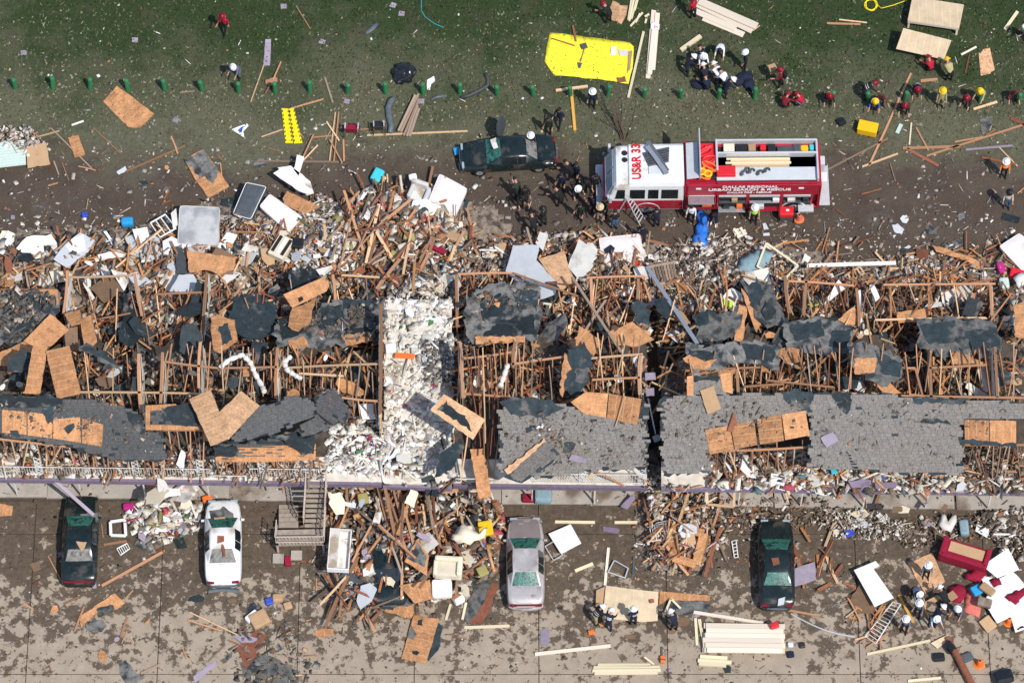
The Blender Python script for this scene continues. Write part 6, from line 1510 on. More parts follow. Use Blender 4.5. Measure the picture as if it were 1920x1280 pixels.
for lb, a, w_, d_, m in [('short white stick on the lawn beside the stepped plywood off-cut', (1802, 103, 1831, 88), .10, .05, 'timber_white'), ('thick pale post leaning at the lawn edge', (1884, 56, 1908, 22), .16, .1, 'timber_fresh'), ('red brown stick below the short white stick on the lawn', (1810, 138, 1818, 102), .07, .04, 'rust_brown'),
                         ('lower of two old brown boards on the lawn near the yellow rope', (1550, 44, 1614, 46), .11, .04, 'timber'), ('upper of two old brown boards on the lawn near the yellow rope', (1573, 37, 1626, 43), .07, .04, 'timber_pale'), ('short board with a white end on the lawn behind the bollards', (1726, 152, 1758, 149), .16, .05, 'timber'),
                         ('pale splintered board by the neon sleeved person', (1825, 205, 1870, 191), .13, .04, 'timber_pale'), ('green pole piece lying by the long leaning board', (1682, 250, 1690, 233), .20, .05, 'teal_metal'), ('upright pale stick on the grass near the long leaning board', (1705, 272, 1709, 230), .08, .04, 'timber_fresh'),
                         ('very long brown board crossing the grass from the bollards to the track', (1629, 312, 1709, 136), .11, .05, 'timber'), ('long brown board crossing below the yellow case', (1550, 319, 1666, 259), .10, .05, 'timber_grey'), ('long board running to the picture edge above the orange vest', (1736, 293, 1925, 232), .10, .05, 'timber'), ('brown board lying level below the upright pale stick', (1692, 278, 1800, 275), .15, .05, 'timber'),
                         ('red brown board slanting down from the level brown board', (1700, 279, 1760, 311), .16, .05, 'rust_brown'), ('pale board with a knobbed end on the track', (1616, 313, 1684, 288), .10, .05, 'timber_pale'), ('lilac trim strip lying level near the orange vest', (1810, 281, 1900, 273), .11, .04, 'lilac_paint'), ('red brown board end at the right picture edge', (1895, 222, 1925, 235), .2, .05, 'rust_brown'),
                         ('thin brown lath beside the orange vest', (1872, 275, 1908, 312), .05, .03, 'timber_pale'), ('brown board at the orange vest', (1840, 295, 1905, 308), .12, .04, 'rust_brown'), ('long board lying level behind the wheelchairs and the timber stack', (687, 254, 878, 246), .10, .05, 'timber_pale'),
                         ('long board lying level on the mud below the yellow stretchers', (480, 302, 636, 304), .10, .05, 'timber_grey'), ('lone stick on the upper grass left of the lilac scraps', (555, 11, 582, 55), .05, .04, 'timber'), ('board lying level among grass bollards', (337, 174, 365, 171), .06, .04, 'timber_grey'), ('long brown lath from the stretchers towards the bollards', (544, 204, 607, 186), .07, .05, 'timber'), ('dark board leaning near a bollard', (609, 145, 624, 193), .09, .05, 'timber_grey'),
                         ('pale stick by the stretcher end', (490, 257, 530, 243), .06, .05, 'timber_pale'), ('brown lath left of the lilac standing board', (470, 192, 495, 122), .06, .05, 'timber_pale'), ('long bent lath on the mud edge above the felted board', (235, 322, 348, 273), .09, .05, 'timber'), ('thin lath on the grass edge below the big strand board', (175, 240, 226, 288), .05, .05, 'timber'), ('dark lath crossing the small strand board', (95, 240, 172, 316), .07, .05, 'timber_grey'), ('white strip on the grass edge', (134, 235, 157, 227), .09, .05, 'white_paint')]:
 stick('board' if w_ > .09 else 'lath', lb, 'board' if w_ > .09 else 'stick', *a, w_, d_, m, .05)
# first pair near the wheelchairs: leaning laths
for k, a in enumerate([(629, 210, 618, 302), (635, 211, 626, 304), (612, 228, 636, 264), (618, 262, 641, 304), (596, 272, 560, 310), (588, 252, 566, 300)]):
 stick('lath', 'thin brown lath in the loose lattice of laths beside the red wheelchair', 'stick', *a, .07, .04, 'timber' if k % 2 else 'timber_pale', .08 + .03 * k, group='laths crossing beside the red wheelchair')
for k, a in enumerate([(785, 176, 752, 248), (786, 186, 757, 255), (783, 198, 763, 256), (786, 203, 768, 256), (779, 178, 747, 246)]):
 stick('timber', 'grey brown timber in the leaning stack behind the bumper', 'timber', *a, .12, .07, 'timber_grey', .10 + .04 * k, group='timbers stacked beside the car bumper')
# T shaped shore
ts = empty('timber_shore', 'T shaped shore of a yellow pole and a pale crossbar', 'timber shore', P(1074, 205, 0)); bs = P(1074, 205, 0)
beam('crossbar', P(1042, 170, .08), P(1102, 162, .08), .13, .09, 'timber_pale', ts, bs, var=0); beam('pole', P(1071, 169, .06), P(1078, 245, .06), .15, .10, 'timber_yellow', ts, bs, var=0)
# rope
mb = MB(); c_ = P(1633, 10)
mb.tube([Vector((c_.x + (.30 + .05 * math.sin(a * 2.3)) * math.cos(a), c_.y + (.34 + .04 * math.cos(a * 1.7)) * math.sin(a), .04 + .01 * math.sin(a * 3))) for a in np.linspace(0, 19, 70)] + [P(1652, 16, .03), P(1675, 10, .03), P(1700, 1, .03), P(1730, -14, .03)], .022, 5)
tag(mb.build('rope', 'yellow_plastic'), 'yellow rope coil on the lawn beside the plywood platform', 'rope')
mb = MB(); mb.tube([P(790, -5, .02), P(790, 20, .02), P(797, 32, .02), P(815, 45, .02), P(832, 52, .02)], .014, 4); tag(mb.build('cable', 'cyan_plastic'), 'thin green cable lying on the top grass', 'cable')
# yellow case
yc = empty('plastic_case', 'big yellow plastic case on the grass behind the truck', 'case', P(1626, 246, 0), R(-14))
mb = MB(); mb.bevbox((0, 0, .22), (1.0, .60, .44), .05); mb.build('body', 'amber_plastic', yc)
mb = MB(); mb.bevbox((0, 0, .46), (1.02, .62, .08), .03); mb.build('lid', 'amber_plastic', yc)
box_thing('bag', 'small black bag on the grass by the yellow case', 'bag', 1577, 231, (.45, .4, .25), 'black_bag', 0, 30, r=.1)
# spine boards
for k, (q, lb) in enumerate([([(528, 203), (541, 204), (549, 268), (535, 268)], 'yellow stretcher board, nearer the fallen lath'), ([(542, 204), (551, 203), (567, 268), (551, 269)], 'yellow stretcher board, nearer the mattress track')]):
 z = .05 + .02 * k; o = loose(lb, q, z, 0, 0, 'yellow_plastic', name='stretcher_board', cat='stretcher', th=.05, torn=.3)
 c_ = P(*cen(q), z); rz = o.rotation_euler.z
 for t in np.linspace(.08, .92, 8):
  for s in (.1, .9):
   pa, pb = (lerp(q[0][0], q[3][0], t), lerp(q[0][1], q[3][1], t)), (lerp(q[1][0], q[2][0], t), lerp(q[1][1], q[2][1], t))
   pt = P(lerp(pa[0], pb[0], s), lerp(pa[1], pb[1], s), z + .003)
   m_ = MB(); m_.box(Matrix.Rotation(-rz, 3, 'Z') @ (pt - c_), (.12, .05, .012), Matrix.Rotation(-rz + R(90), 3, 'Z')); m_.build('hand_slot', 'black_plastic', o)
# wheelchairs
def wheelchair(label, px, py, rz, m, s=1.0):
 w_ = empty('wheelchair', label, 'wheelchair', P(px, py, 0), rz)
 mb = MB(); mb.bevbox((0, 0, .48), (.46 * s, .44, .05), .02); mb.build('seat', m, w_)
 mb = MB(); mb.bevbox((0, .25, .72), (.46 * s, .05, .46), .02, Matrix.Rotation(R(-12), 3, 'X')); mb.build('backrest', m, w_)
 for q in (-1, 1):
  mb = MB(); x = q * .29 * s; mb.tube([Vector((x, .08 + .30 * math.cos(a), .31 + .30 * math.sin(a))) for a in np.linspace(0, 2 * math.pi, 21)], .022, 6); wl = mb.build('wheel', 'black_rubber', w_)
  mb = MB()
  for a in np.linspace(0, math.pi, 6)[:-1]: mb.tube([Vector((x, .08 + .29 * math.cos(a), .31 + .29 * math.sin(a))), Vector((x, .08 - .29 * math.cos(a), .31 - .29 * math.sin(a)))], .006, 3)
  mb.build('spokes', 'aluminium', wl)['kind'] = 'stuff'
  mb = MB(); mb.bevbox((q * .25 * s, -.02, .72), (.06, .36, .04), .015); mb.build('armrest', 'aluminium', w_)
  mb = MB(); mb.tube([(q * .24 * s, .26, 1.0), (q * .24 * s, .22, .5), (q * .24 * s, -.24, .5), (q * .2 * s, -.42, .1)], .016, 6); mb.build('frame', 'aluminium', w_)
  mb = MB(); mb.tube([(q * .22 * s - .02, -.3, .09), (q * .22 * s + .02, -.3, .09)], .09, 10); mb.build('caster', 'black_rubber', w_)
  mb = MB(); mb.bevbox((q * .1 * s, -.46, .10), (.16, .14, .02), .005); mb.build('footrest', 'black_plastic', w_)
 return w_
wheelchair('burgundy wheelchair standing on the grass edge', 660, 250, R(178), 'crimson_cloth', 1.35)
wheelchair('black wheelchair standing beside the grey bumper', 711, 246, R(183), 'black_plastic', 1.05)
# bumpers and car pieces on the lawn
def strip_thing(name, label, cat, pts, w_, m, h=.18):
 c_ = P(*pts[len(pts) // 2]); v = [P(*p) - c_ for p in pts]; rows = []
 for i, p in enumerate(v):
  t = (v[min(i + 1, len(v) - 1)] - v[max(i - 1, 0)]).normalized(); nn = Vector((-t.y, t.x, 0)); ww = w_ * (.6 + .4 * math.sin(math.pi * (i + .5) / len(v)))
  rows.append([p - nn * ww, p - nn * ww * .8 + Vector((0, 0, h)), p + nn * ww * .2 + Vector((0, 0, h * 1.15)), p + nn * ww * .9 + Vector((0, 0, h * .5)), p + nn * ww + Vector((0, 0, .01))])
 mb = MB(); mb.grid(rows); o = mb.build(name, m, smooth=True); o.location = c_; s_ = o.modifiers.new('s', 'SOLIDIFY'); s_.thickness = .015; return tag(o, label, cat)
strip_thing('car_bumper', 'grey car bumper standing on end beside the black wheelchair', 'bumper', [(739, 186), (732, 192), (728, 205), (730, 222), (734, 238), (731, 252)], .17, 'bumper_grey')
strip_thing('car_bumper', 'long dark bumper bent like an elbow between two bollards', 'bumper', [(864, 184), (880, 180), (900, 170), (914, 162), (915, 150), (909, 140)], .10, 'dark_grey', .12)
strip_thing('bumper_trim', 'short grey trim piece lying near the timber stack', 'bumper', [(808, 187), (820, 182), (838, 180)], .08, 'bumper_grey', .06)
strip_thing('car_trim', 'grey crumpled trim on the upper grass', 'bumper', [(685, 64), (697, 55), (707, 45)], .14, 'bumper_grey', .08)
# black bag
mb = MB(); rs = random.Random(3)
mb.ball((0, 0, .1), (.62, .60, .42), 22, 10, 0, -.2)
mb.v = [tuple(Vector(v) * (1 + .25 * mnoise.noise(Vector(v) * 3.1) + .14 * mnoise.noise(Vector(v) * 7))) for v in mb.v]
o = mb.build('plastic_bag', 'black_bag', smooth=False); o.location = P(757, 140, 0); tag(o, 'shiny black plastic bag on the grass', 'bag')
for k, (x, y) in enumerate([(1400, 146), (1388, 152), (1405, 160), (1308, 160)]):
 mb = MB(); mb.ball((0, 0, .08), (.42, .30, .22), 14, 7, 0, -.3); mb.v = [tuple(Vector(v) * (1 + .3 * mnoise.noise(Vector(v) * 3 + Vector((k, 0, 0))))) for v in mb.v]
 o = mb.build('gear_bag', 'cl_navy'); o.location = P(x, y, 0); o.rotation_euler.z = k; tag(o, 'dark soft gear bag lying on the grass in the lawn cluster', 'bag', 'dark gear bags by the lawn cluster')
box_thing('carton', 'brown open carton held by a red helmeted person', 'box', 1448, 132, (.42, .42, .3), 'cardboard', .75, 20)
# broken chair on grass
bc = empty('broken_chair', 'broken orange wooden chair tipped over on the grass', 'chair', P(512, 152, 0)); b0 = P(512, 152, 0)
for nm, a, b, w_ in [('leg', (527, 116), (512, 150), .07), ('leg', (512, 150), (497, 176), .06), ('leg', (500, 150), (518, 158), .06), ('back_rail', (505, 150), (518, 146), .12), ('back_rail', (500, 157), (514, 160), .12), ('seat_board', (498, 154), (520, 150), .22)]:
 beam(nm, P(*a, .12), P(*b, .2), w_, .05, 'timber', bc, b0, var=0)
# bare sapling
sp_ = empty('bare_sapling', 'leafless sapling behind the truck cab', 'sapling', P(1168, 262, 0)); b0 = P(1168, 262, 0)
rs = random.Random(5)
for k in range(9):
 a = rs.uniform(1.2, 2.35); p = Vector((rs.uniform(-.15, .15), rs.uniform(-.1, .1), 0)); pts = [p]; d = Vector((math.cos(a) * .75, .7, .45)).normalized(); L = rs.uniform(1.3, 2.7)
 for j in range(6):
  d = (d + Vector((rs.gauss(0, .12), rs.gauss(0, .08), rs.gauss(0, .08)))).normalized(); p = p + d * L / 6; pts.append(p.copy())
 mb = MB(); mb.tube(pts, [.03, .026, .022, .018, .014, .01, .006], 5)
 for j in (2, 3, 4, 5):
  q = pts[j]; mb.tube([q, q + (d + Vector((rs.gauss(0, .6), rs.gauss(0, .4), .1))).normalized() * rs.uniform(.3, .7)], [.012, .004], 4)
 mb.build('branch', 'bark', sp_)
# metal roofing
mr_ = empty('metal_roofing', 'pale ribbed metal roofing sheet at the picture edge', 'metal sheet', P(10, 293, .3)); b0 = P(10, 293, .3)
pl = [(-30, 270), (46, 262), (49, 309), (-30, 318)]
for k in range(9):
 t0, t1 = k / 9, (k + 1) / 9
 a, b, c_, d = [P(lerp(pl[i][0], pl[j][0], t), lerp(pl[i][1], pl[j][1], t), .3) for i, j, t in ((0, 3, t0), (1, 2, t0), (1, 2, t1), (0, 3, t1))]
 mb = MB(); lz = Vector((0, 0, .06)); m1, m2 = (a + d) / 2 , (b + c_) / 2
 mb.add([a - b0, b - b0, b.lerp(c_, .7) - b0, a.lerp(d, .7) - b0, b.lerp(c_, .8) + lz - b0, a.lerp(d, .8) + lz - b0, c_ - b0, d - b0], [(1, 0, 3, 2), (2, 3, 5, 4), (4, 5, 7, 6)]); mb.build('rib', 'teal_metal', mr_)

# ------------------------------------------------------------------ mattresses and furniture in the heap
def slab_bed(name, label, poly, z, h, m, sx=0., sy=0., top=None, cat='mattress', edge=None, pad=.05):
 c = P(*cen(poly), z); n = Vector((-sx, -sy, 1)).normalized()
 q = plane_pts(poly, c, sx, sy); N = 10; rows = []
 for j in range(N + 1):
  row = []
  for i in range(N + 1):
   u_, v_ = i / N, j / N
   p = q[0].lerp(q[1], u_).lerp(q[3].lerp(q[2], u_), v_)
   e = min(u_, 1 - u_, v_, 1 - v_)
   p = p - n * (.06 if e == 0 else 0) + n * (.012 * math.sin(u_ * 31) * math.sin(v_ * 37) + .03 * mnoise.noise(p * .9)) + (c - p) * (.0 if e else -.0)
   if (i in (0, N)) and (j in (0, N)): p = p + (c - p) * .03
   row.append(p - c)
  rows.append(row)
 mb = MB(); mb.grid(rows)
 per = rows[0] + [r_[-1] for r_ in rows[1:]] + rows[-1][-2::-1] + [r_[0] for r_ in rows[-2:0:-1]]
 k = len(per); mb.add(per + [p + p * .012 - n * h * .5 for p in per] + [p - n * h for p in per], [f for i in range(k) for f in (((i + 1) % k, i, i + k, (i + 1) % k + k), ((i + 1) % k + k, i + k, i + 2 * k, (i + 1) % k + 2 * k))])
 a = sum((rows[0][0] - rows[0][-1]).cross(rows[0][0] - rows[-1][0]))if False else 0
 o = mb.build(name, m, smooth=True); o.location = c
 bm = bmesh.new(); bm.from_mesh(o.data); bmesh.ops.recalc_face_normals(bm, faces=bm.faces[:]); bm.to_mesh(o.data); bm.free()
 tag(o, label, cat)
 pm = MB(); pm.tube([p + n * .005 for p in per] + [per[0]], .022, 5); pm.build('piping', edge or m, o)
 return o
slab_bed('mattress', 'grey stained mattress lying on the heap beside white rubble', [(337, 385), (412, 388), (410, 458), (333, 456)], 1.0, .28, 'quilt', edge='white_dirty')
slab_bed('box_spring', 'black topped box spring with white sides tilted on the heap', [(461, 341), (499, 349), (470, 410), (436, 400)], 1.0, .35, 'dark_grey', .1, 0, edge='white_paint', cat='box spring')
slab_bed('mattress', 'white mattress lying tilted beside the black topped box spring', [(506, 363), (567, 407), (541, 434), (487, 386)], 1.1, .25, 'mattress_white', -.1, .1)
slab_bed('mattress', 'large white mattress on the edge of the heap near the crushed car', [(824, 325), (876, 353), (848, 416), (800, 385)], .9, .28, 'mattress_white', .05, .1)
slab_bed('box_spring', 'dirty white box spring behind the wreck below the truck', [(1123, 446), (1200, 437), (1208, 492), (1131, 500)], .6, .24, 'mattress_white', 0, .05, cat='box spring')
slab_bed('mattress', 'white mattress on the rear mud at the picture edge', [(1874, 461), (1912, 436), (1960, 480), (1922, 512)], .5, .25, 'mattress_white', 0, .05)
loose('dark blue jacket thrown on the dirty white box spring', [(1132, 466), (1146, 459), (1153, 464), (1150, 474), (1134, 476)], .66, 0, .05, 'cl_navy', name='jacket', cat='clothing', torn=2)
for lb, poly, z, m in [('upper white plank board by the mattress heap', [(512, 325), (524, 318), (585, 355), (582, 364), (560, 358)], 1.0, 'white_paint'), ('white shelf board standing above the mattress heap', [(551, 318), (557, 290), (570, 294), (560, 330)], .9, 'white_paint'), ('lower white plank board ending on the brown sheet', [(520, 314), (545, 310), (582, 340), (588, 362), (576, 366)], .9, 'white_dirty'),
      ('cream curved sheet between mattresses and the black television', [(320, 400), (330, 390), (334, 420), (325, 430)], .8, 'white_dirty'), ('white folded sheet in front of the grey mattress', [(305, 452), (322, 443), (360, 460), (358, 468), (322, 462), (315, 478), (306, 475)], .9, 'white_paint'), ('broken white panel by the dark rear slab', [(320, 500), (330, 470), (332, 515), (350, 530), (318, 548), (298, 530)], .9, 'white_dirty'),
      ('pale square panel leaning on the party wall top', [(335, 515), (362, 514), (372, 530), (360, 549), (318, 546)], 1.7, 'light_grey'), ('black panel standing beside the orange hanging board', [(328, 465), (342, 464), (350, 500), (356, 514), (332, 514)], 1.2, 'dark_grey'), ('white torn wall sheet beside the taupe board', [(208, 505), (238, 512), (240, 530), (232, 545), (222, 530)], 2.1, 'drywall'),
      ('white board under the taupe board', [(155, 530), (172, 515), (170, 545), (178, 558), (172, 562)], 1.6, 'drywall'), ('white stick board near the blue tub', [(194, 434), (199, 433), (221, 465), (215, 467)], .5, 'white_paint'), ('white bathtub edge among brown boards', [(183, 478), (222, 468), (236, 474), (234, 482), (186, 484)], .9, 'white_paint'), ('white torn panel near the drawer chest', [(606, 480), (618, 462), (640, 470), (654, 476), (640, 485)], .95, 'drywall'),
      ('grey white torn panel by the black felt corner', [(592, 505), (622, 497), (624, 503), (605, 518), (600, 516)], 1.2, 'drywall'), ('white panel fallen over stud tops behind the widest roof', [(1545, 570), (1572, 524), (1586, 540), (1560, 560)], 2.4, 'drywall'), ('lilac white panel in the rear room by the long lilac bar', [(1212, 572), (1225, 552), (1232, 565), (1222, 575)], 1.6, 'lilac_paint'), ('white box panel in the middle rear room', [(1165, 535), (1190, 540), (1188, 556), (1164, 555)], 1.5, 'white_paint'),
      ('long white drainpipe box hanging in the rear room', [(1607, 545), (1613, 543), (1618, 600), (1610, 610)], 2.2, 'white_paint'), ('white board leaning behind the widest roof', [(1630, 535), (1638, 532), (1650, 558), (1642, 565)], 2.2, 'white_paint'), ('white wall sheet leaning in the last open room', [(1832, 692), (1848, 688), (1860, 725), (1850, 735), (1840, 728)], 3.6, 'drywall'), ('white pillow like sheet in the stud bay below the left roof', [(330, 870), (340, 842), (348, 848), (344, 884)], 3.0, 'white_paint'),
      ('white refrigerator door fallen between studs and breezeway', [(673, 757), (700, 756), (704, 784), (680, 786)], 3.4, 'white_paint')]:
 loose(lb, poly, z, 0, 0, m, name='panel', cat='panel', torn=.8, th=.05)
# drawer chest
dc = empty('drawer_chest', 'cream drawer chest lying on its back in the heap', 'chest', P(528, 470, .8), R(-28)); 
mb = MB(); mb.bevbox((0, 0, .22), (.85, 1.25, .44), .02); mb.build('body', 'cream', dc)
for k in range(3):
 mb = MB(); mb.bevbox((-.27 + .27 * k, .05, .46), (.16, .98, .05), .01); mb.build('drawer', 'dark_interior' if k != 1 else 'white_paint', dc)
tv = empty('television', 'old black television lying in white rubble', 'television', P(558, 462, .8), R(-8)); mb = MB(); mb.bevbox((0, 0, .22), (.62, .55, .44), .06); mb.build('case', 'black_plastic', tv); mb = MB(); mb.bevbox((0, .0, .45), (.46, .38, .03), .03); mb.build('screen', 'glass_dark', tv)
for lb, nm, cat, x, y, d, m, z, rz in [('turquoise tub tipped on the mud track', 'plastic_tub', 'tub', 240, 421, (.62, .46, .42), 'blue_plastic', 0, 2), ('cyan bin bag on the mud above the heap', 'bin_bag', 'bag', 707, 333, (.55, .75, .4), 'cyan_plastic', 0, -25), ('small violet ball of cloth on the mud', 'cloth', 'cloth', 159, 405, (.32, .3, .2), 'deep_blue', 0, 10), ('coral red drum cushion in the heap', 'cushion', 'cushion', 818, 431, (.6, .55, .3), 'coral_cloth', .7, 10), ('orange bucket in the heap', 'bucket', 'bucket', 797, 413, (.36, .46, .4), 'coral_cloth', .8, 5),
                                       ('olive cushion in the heap below the coral drum', 'cushion', 'cushion', 768, 446, (.6, .42, .2), 'olive_cloth', 1.1, -12), ('yellowish cushion in the heap near the lampshade', 'cushion', 'cushion', 741, 482, (.55, .5, .2), 'olive_cloth', 1.0, -25), ('cream lampshade in the heap', 'lampshade', 'lampshade', 758, 468, (.55, .45, .34), 'cream', 1.0, 20), ('plum cushion lying in the heap', 'cushion', 'cushion', 817, 468, (1.1, .3, .25), 'crimson_cloth', .9, -28), ('brown cushion at the breezeway end', 'cushion', 'cushion', 777, 503, (.62, .42, .2), 'rust_brown', 1.5, 8),
                                       ('tan carton in the heap by the mud', 'carton', 'box', 850, 448, (.8, .5, .4), 'cardboard', .7, -20), ('second tan carton, tipped near the crushed car', 'carton', 'box', 943, 470, (.5, .55, .5), 'cardboard', .3, 5), ('white box near the large white mattress', 'carton', 'box', 775, 336, (.42, .36, .3), 'white_paint', .3, 10), ('pink fabric lump in the rear rubble at the picture edge', 'cloth', 'cloth', 1876, 505, (.4, .6, .3), 'magenta_cloth', .4, 15), ('crimson cushion in the rear rubble at the picture edge', 'cushion', 'cushion', 1908, 518, (.9, .55, .3), 'red_plastic', .5, -15), ('pale green basin in the rear rubble', 'basin', 'basin', 1882, 535, (.5, .6, .4), 'teal_metal', .6, 5),
                                       ('dark box in the rear rubble near the grey quilt', 'carton', 'box', 545, 345, (.4, .5, .3), 'dark_grey', .5, 20), ('red bag under the dirty white box spring', 'bag', 'bag', 1197, 496, (.5, .22, .2), 'red_plastic', .4, 5), ('neon green vest lying on dark felt', 'vest', 'clothing', 1364, 570, (.5, .34, .12), 'cl_neon', 1.9, -20), ('crimson cushion on the sidewalk by the grey cabinet', 'cushion', 'cushion', 991, 936, (.6, .42, .25), 'crimson_cloth', .16, 0), ('grey green cabinet on the sidewalk', 'cabinet', 'cabinet', 1018, 932, (.85, .9, .5), 'bluegrey_cloth', .16, 0),
                                       ('magenta bag on the parking edge by the boxy black sedan', 'bag', 'bag', 242, 953, (.55, .34, .3), 'magenta_cloth', G0, 5), ('orange and yellow toy box near the white car hood', 'toy_box', 'toy', 389, 938, (.5, .34, .3), 'orange_plastic', .15, 20), ('orange life jacket like cloth on the sidewalk', 'cloth', 'clothing', 282, 907, (.5, .26, .12), 'orange_plastic', .16, 15), ('amber chair seat in the debris fan near the silver car', 'chair_seat', 'chair', 911, 992, (.7, .75, .25), 'amber_plastic', 1.0, 8), ('ochre cushion in the debris fan, topmost', 'cushion', 'cushion', 681, 936, (.5, .55, .2), 'olive_cloth', 1.3, 10),
                                       ('olive cushion beside the cream armchair', 'cushion', 'cushion', 905, 1072, (.5, .5, .2), 'olive_cloth', 1.0, 25), ('pale carton beside the olive cushion', 'carton', 'box', 887, 1065, (.55, .5, .4), 'light_grey', .3, 10), ('small white box tipped at the foot of the cream armchair', 'carton', 'box', 859, 1126, (.55, .5, .45), 'white_paint', .1, 30), ('white box sitting on the cream armchair seat edge', 'carton', 'box', 829, 1107, (.98, .9, .5), 'white_paint', .9, 2), ('lilac plastic lid in the debris fan', 'lid', 'lid', 850, 1010, (.4, .3, .1), 'lilac_paint', .9, 20),
                                       ('bluish grey bin in the debris fan', 'bin', 'bin', 885, 1008, (.6, .7, .4), 'bluegrey_cloth', .8, 20), ('cardboard box pile with a white lid on the pavement', 'carton', 'box', 486, 1163, (.9, .8, .35), 'cardboard', G0, 30), ('white lid beside the cardboard box on the pavement', 'carton', 'box', 472, 1158, (.7, .35, .3), 'white_paint', G0, 45), ('blue case on the pavement beside a brown box', 'case', 'case', 505, 1128, (.4, .35, .2), 'deep_blue', G0, 15), ('brown box on the pavement beside a blue case', 'carton', 'box', 521, 1124, (.5, .4, .3), 'cardboard', G0, 5), ('pink brown board box beside them on the pavement', 'carton', 'box', 540, 1137, (.4, .36, .2), 'cardboard', G0, 20),
                                       ('blue plastic lid among white rubble on the parking lot', 'lid', 'lid', 1593, 1000, (.42, .36, .12), 'deep_blue', .25, 10), ('black tool case on the pavement near the orange drum', 'tool_case', 'case', 1760, 1234, (.56, .40, .25), 'black_plastic', G0, 4), ('dark grey tool case with papers near the orange drum', 'tool_case', 'case', 1813, 1233, (.55, .42, .22), 'dark_grey', G0, 25), ('white and black battery on the pavement by the lumber stack', 'battery', 'battery', 1481, 1210, (.28, .26, .22), 'light_grey', G0, 3), ('black battery on the pavement by the lumber stack', 'battery', 'battery', 1504, 1210, (.28, .28, .2), 'black_plastic', G0, 8), ('navy bag on the pavement under the lumber stack end', 'bag', 'bag', 1482, 1228, (.34, .3, .2), 'cl_navy', G0, 10),
                                       ('small orange tool on the pavement by the plywood sheet', 'tool', 'tool', 1108, 1187, (.32, .22, .2), 'orange_plastic', G0, 15), ('blue and white pillow beside the coral cloth', 'pillow', 'pillow', 1830, 1108, (.5, .5, .2), 'blue_plastic', .5, 30), ('orange brown pillow on the white boards', 'pillow', 'pillow', 1851, 1106, (.75, .42, .2), 'cardboard', .75, -40), ('grey blue tub beside the crimson sofa', 'plastic_tub', 'tub', 1808, 993, (.45, .8, .4), 'bluegrey_cloth', .3, 3), ('brown potted bush like bundle on the coral cloth', 'bundle', 'bundle', 1845, 1132, (.7, .45, .3), 'rubble_base', .6, -15), ('tan paper bag under the white board', 'paper_bag', 'bag', 1852, 1170, (.6, .7, .15), 'cardboard', .15, 35), ('green leafy scrap on the sidewalk', 'plant_scrap', 'plant', 1162, 917, (.34, .12, .08), 'green_paint', .17, 0), ('white cushion in the breezeway rubble beside the orange strip', 'cushion', 'cushion', 733, 655, (.5, .5, .2), 'white_paint', 2.6, 5), ('orange strip lying on the white breezeway rubble', 'plastic_strip', 'debris', 759, 668, (.95, .28, .1), 'orange_plastic', 2.75, -6), ('turquoise tray on the cluttered gallery under the widest roof', 'tray', 'tray', 1564, 884, (.3, .28, .1), 'cyan_plastic', 2.9, 10)]:
 box_thing(nm, lb, cat, x, y, d, m, z, rz, random.uniform(-8, 8), random.uniform(-8, 8), min(d) * .3)
for k, a in enumerate([(1374, 434, 1392, 428), (1377, 440, 1398, 432), (1382, 445, 1400, 437), (1376, 429, 1386, 443), (1388, 427, 1396, 441)]): stick('crib_block', ('cream block nearest the truck in the small pile on the mud', 'longest cream block in the small pile on the mud', 'cream block lowest in the small pile on the mud', 'cream block crossing the small pile, nearer the blue tarp', 'cream block crossing the small pile, nearer the generator')[k], 'wood block', *a, .13, .09, 'timber_white', .08 + .03 * k)
for lb, poly, z, m, dk in [('white notice sheet with two black strokes on the gallery', [(1446, 886), (1475, 893), (1470, 911), (1443, 903)], 3.0, 'white_paint', 1), ('white foam piece beside a bollard near the timber stack', [(801, 150), (814, 143), (816, 152), (808, 158), (806, 169), (801, 168)], .05, 'white_paint', 0), ('grey shingle patch lying flat on the grass near the long board', [(1836, 222), (1862, 218), (1858, 240), (1842, 252)], .03, 'felt_dusty', 0), ('white cloth scrap with a blue fold on the grass', [(434, 243), (446, 238), (464, 232), (466, 236), (456, 246), (458, 258), (446, 250)], .05, 'white_paint', 2), ('blue carton sheet at the nose of the crushed car', [(850, 278), (860, 275), (864, 287), (853, 291)], .2, 'blue_plastic', 0)]:
 o = loose(lb, poly, z, 0, 0, m, [('stroke', [(poly[0][0] + 4, poly[0][1] + 4 + 7 * q), (poly[1][0] - 4, poly[1][1] + 2 + 7 * q), (poly[1][0] - 4, poly[1][1] + 5 + 7 * q), (poly[0][0] + 4, poly[0][1] + 7 + 7 * q)], 'black_plastic') for q in range(2)] if dk == 1 else [('fold', [(446, 244), (460, 236), (452, 250)], 'deep_blue')] if dk == 2 else (), name='sheet_scrap', cat='debris')
am = empty('armchair', 'grey beige armchair tipped in the heap beside the large white mattress', 'armchair', P(786, 372, .5), R(-20))
for nm, c_, d in [('seat', (0, 0, .3), (.8, .8, .4)), ('back', (-.1, .42, .5), (.9, .24, .9)), ('arm', (-.42, 0, .4), (.2, .85, .6)), ('arm', (.42, 0, .4), (.2, .85, .6))]:
 mb = MB(); mb.bevbox(c_, d, .08); mb.build(nm, 'light_grey' if nm == 'arm' else 'white_dirty', am)
box_thing('power_saw', 'red power saw resting on the lumber stack end', 'saw', 1452, 1174, (.42, .3, .26), 'red_plastic', .55, 20, r=.08)
box_thing('bag', 'black sack at the bottom corner beside a pale stick', 'bag', 1880, 1272, (1.0, .7, .4), 'black_bag', G0, 15, r=.2)
tarp('blue_tarp', 'bright blue tarp draped over a low bundle by the truck', [(1303, 398), (1318, 396), (1327, 405), (1328, 440), (1326, 468), (1312, 466), (1296, 458), (1302, 440), (1308, 420)], 'tarp_blue', .16, 3, .05, .30, fold=.35)
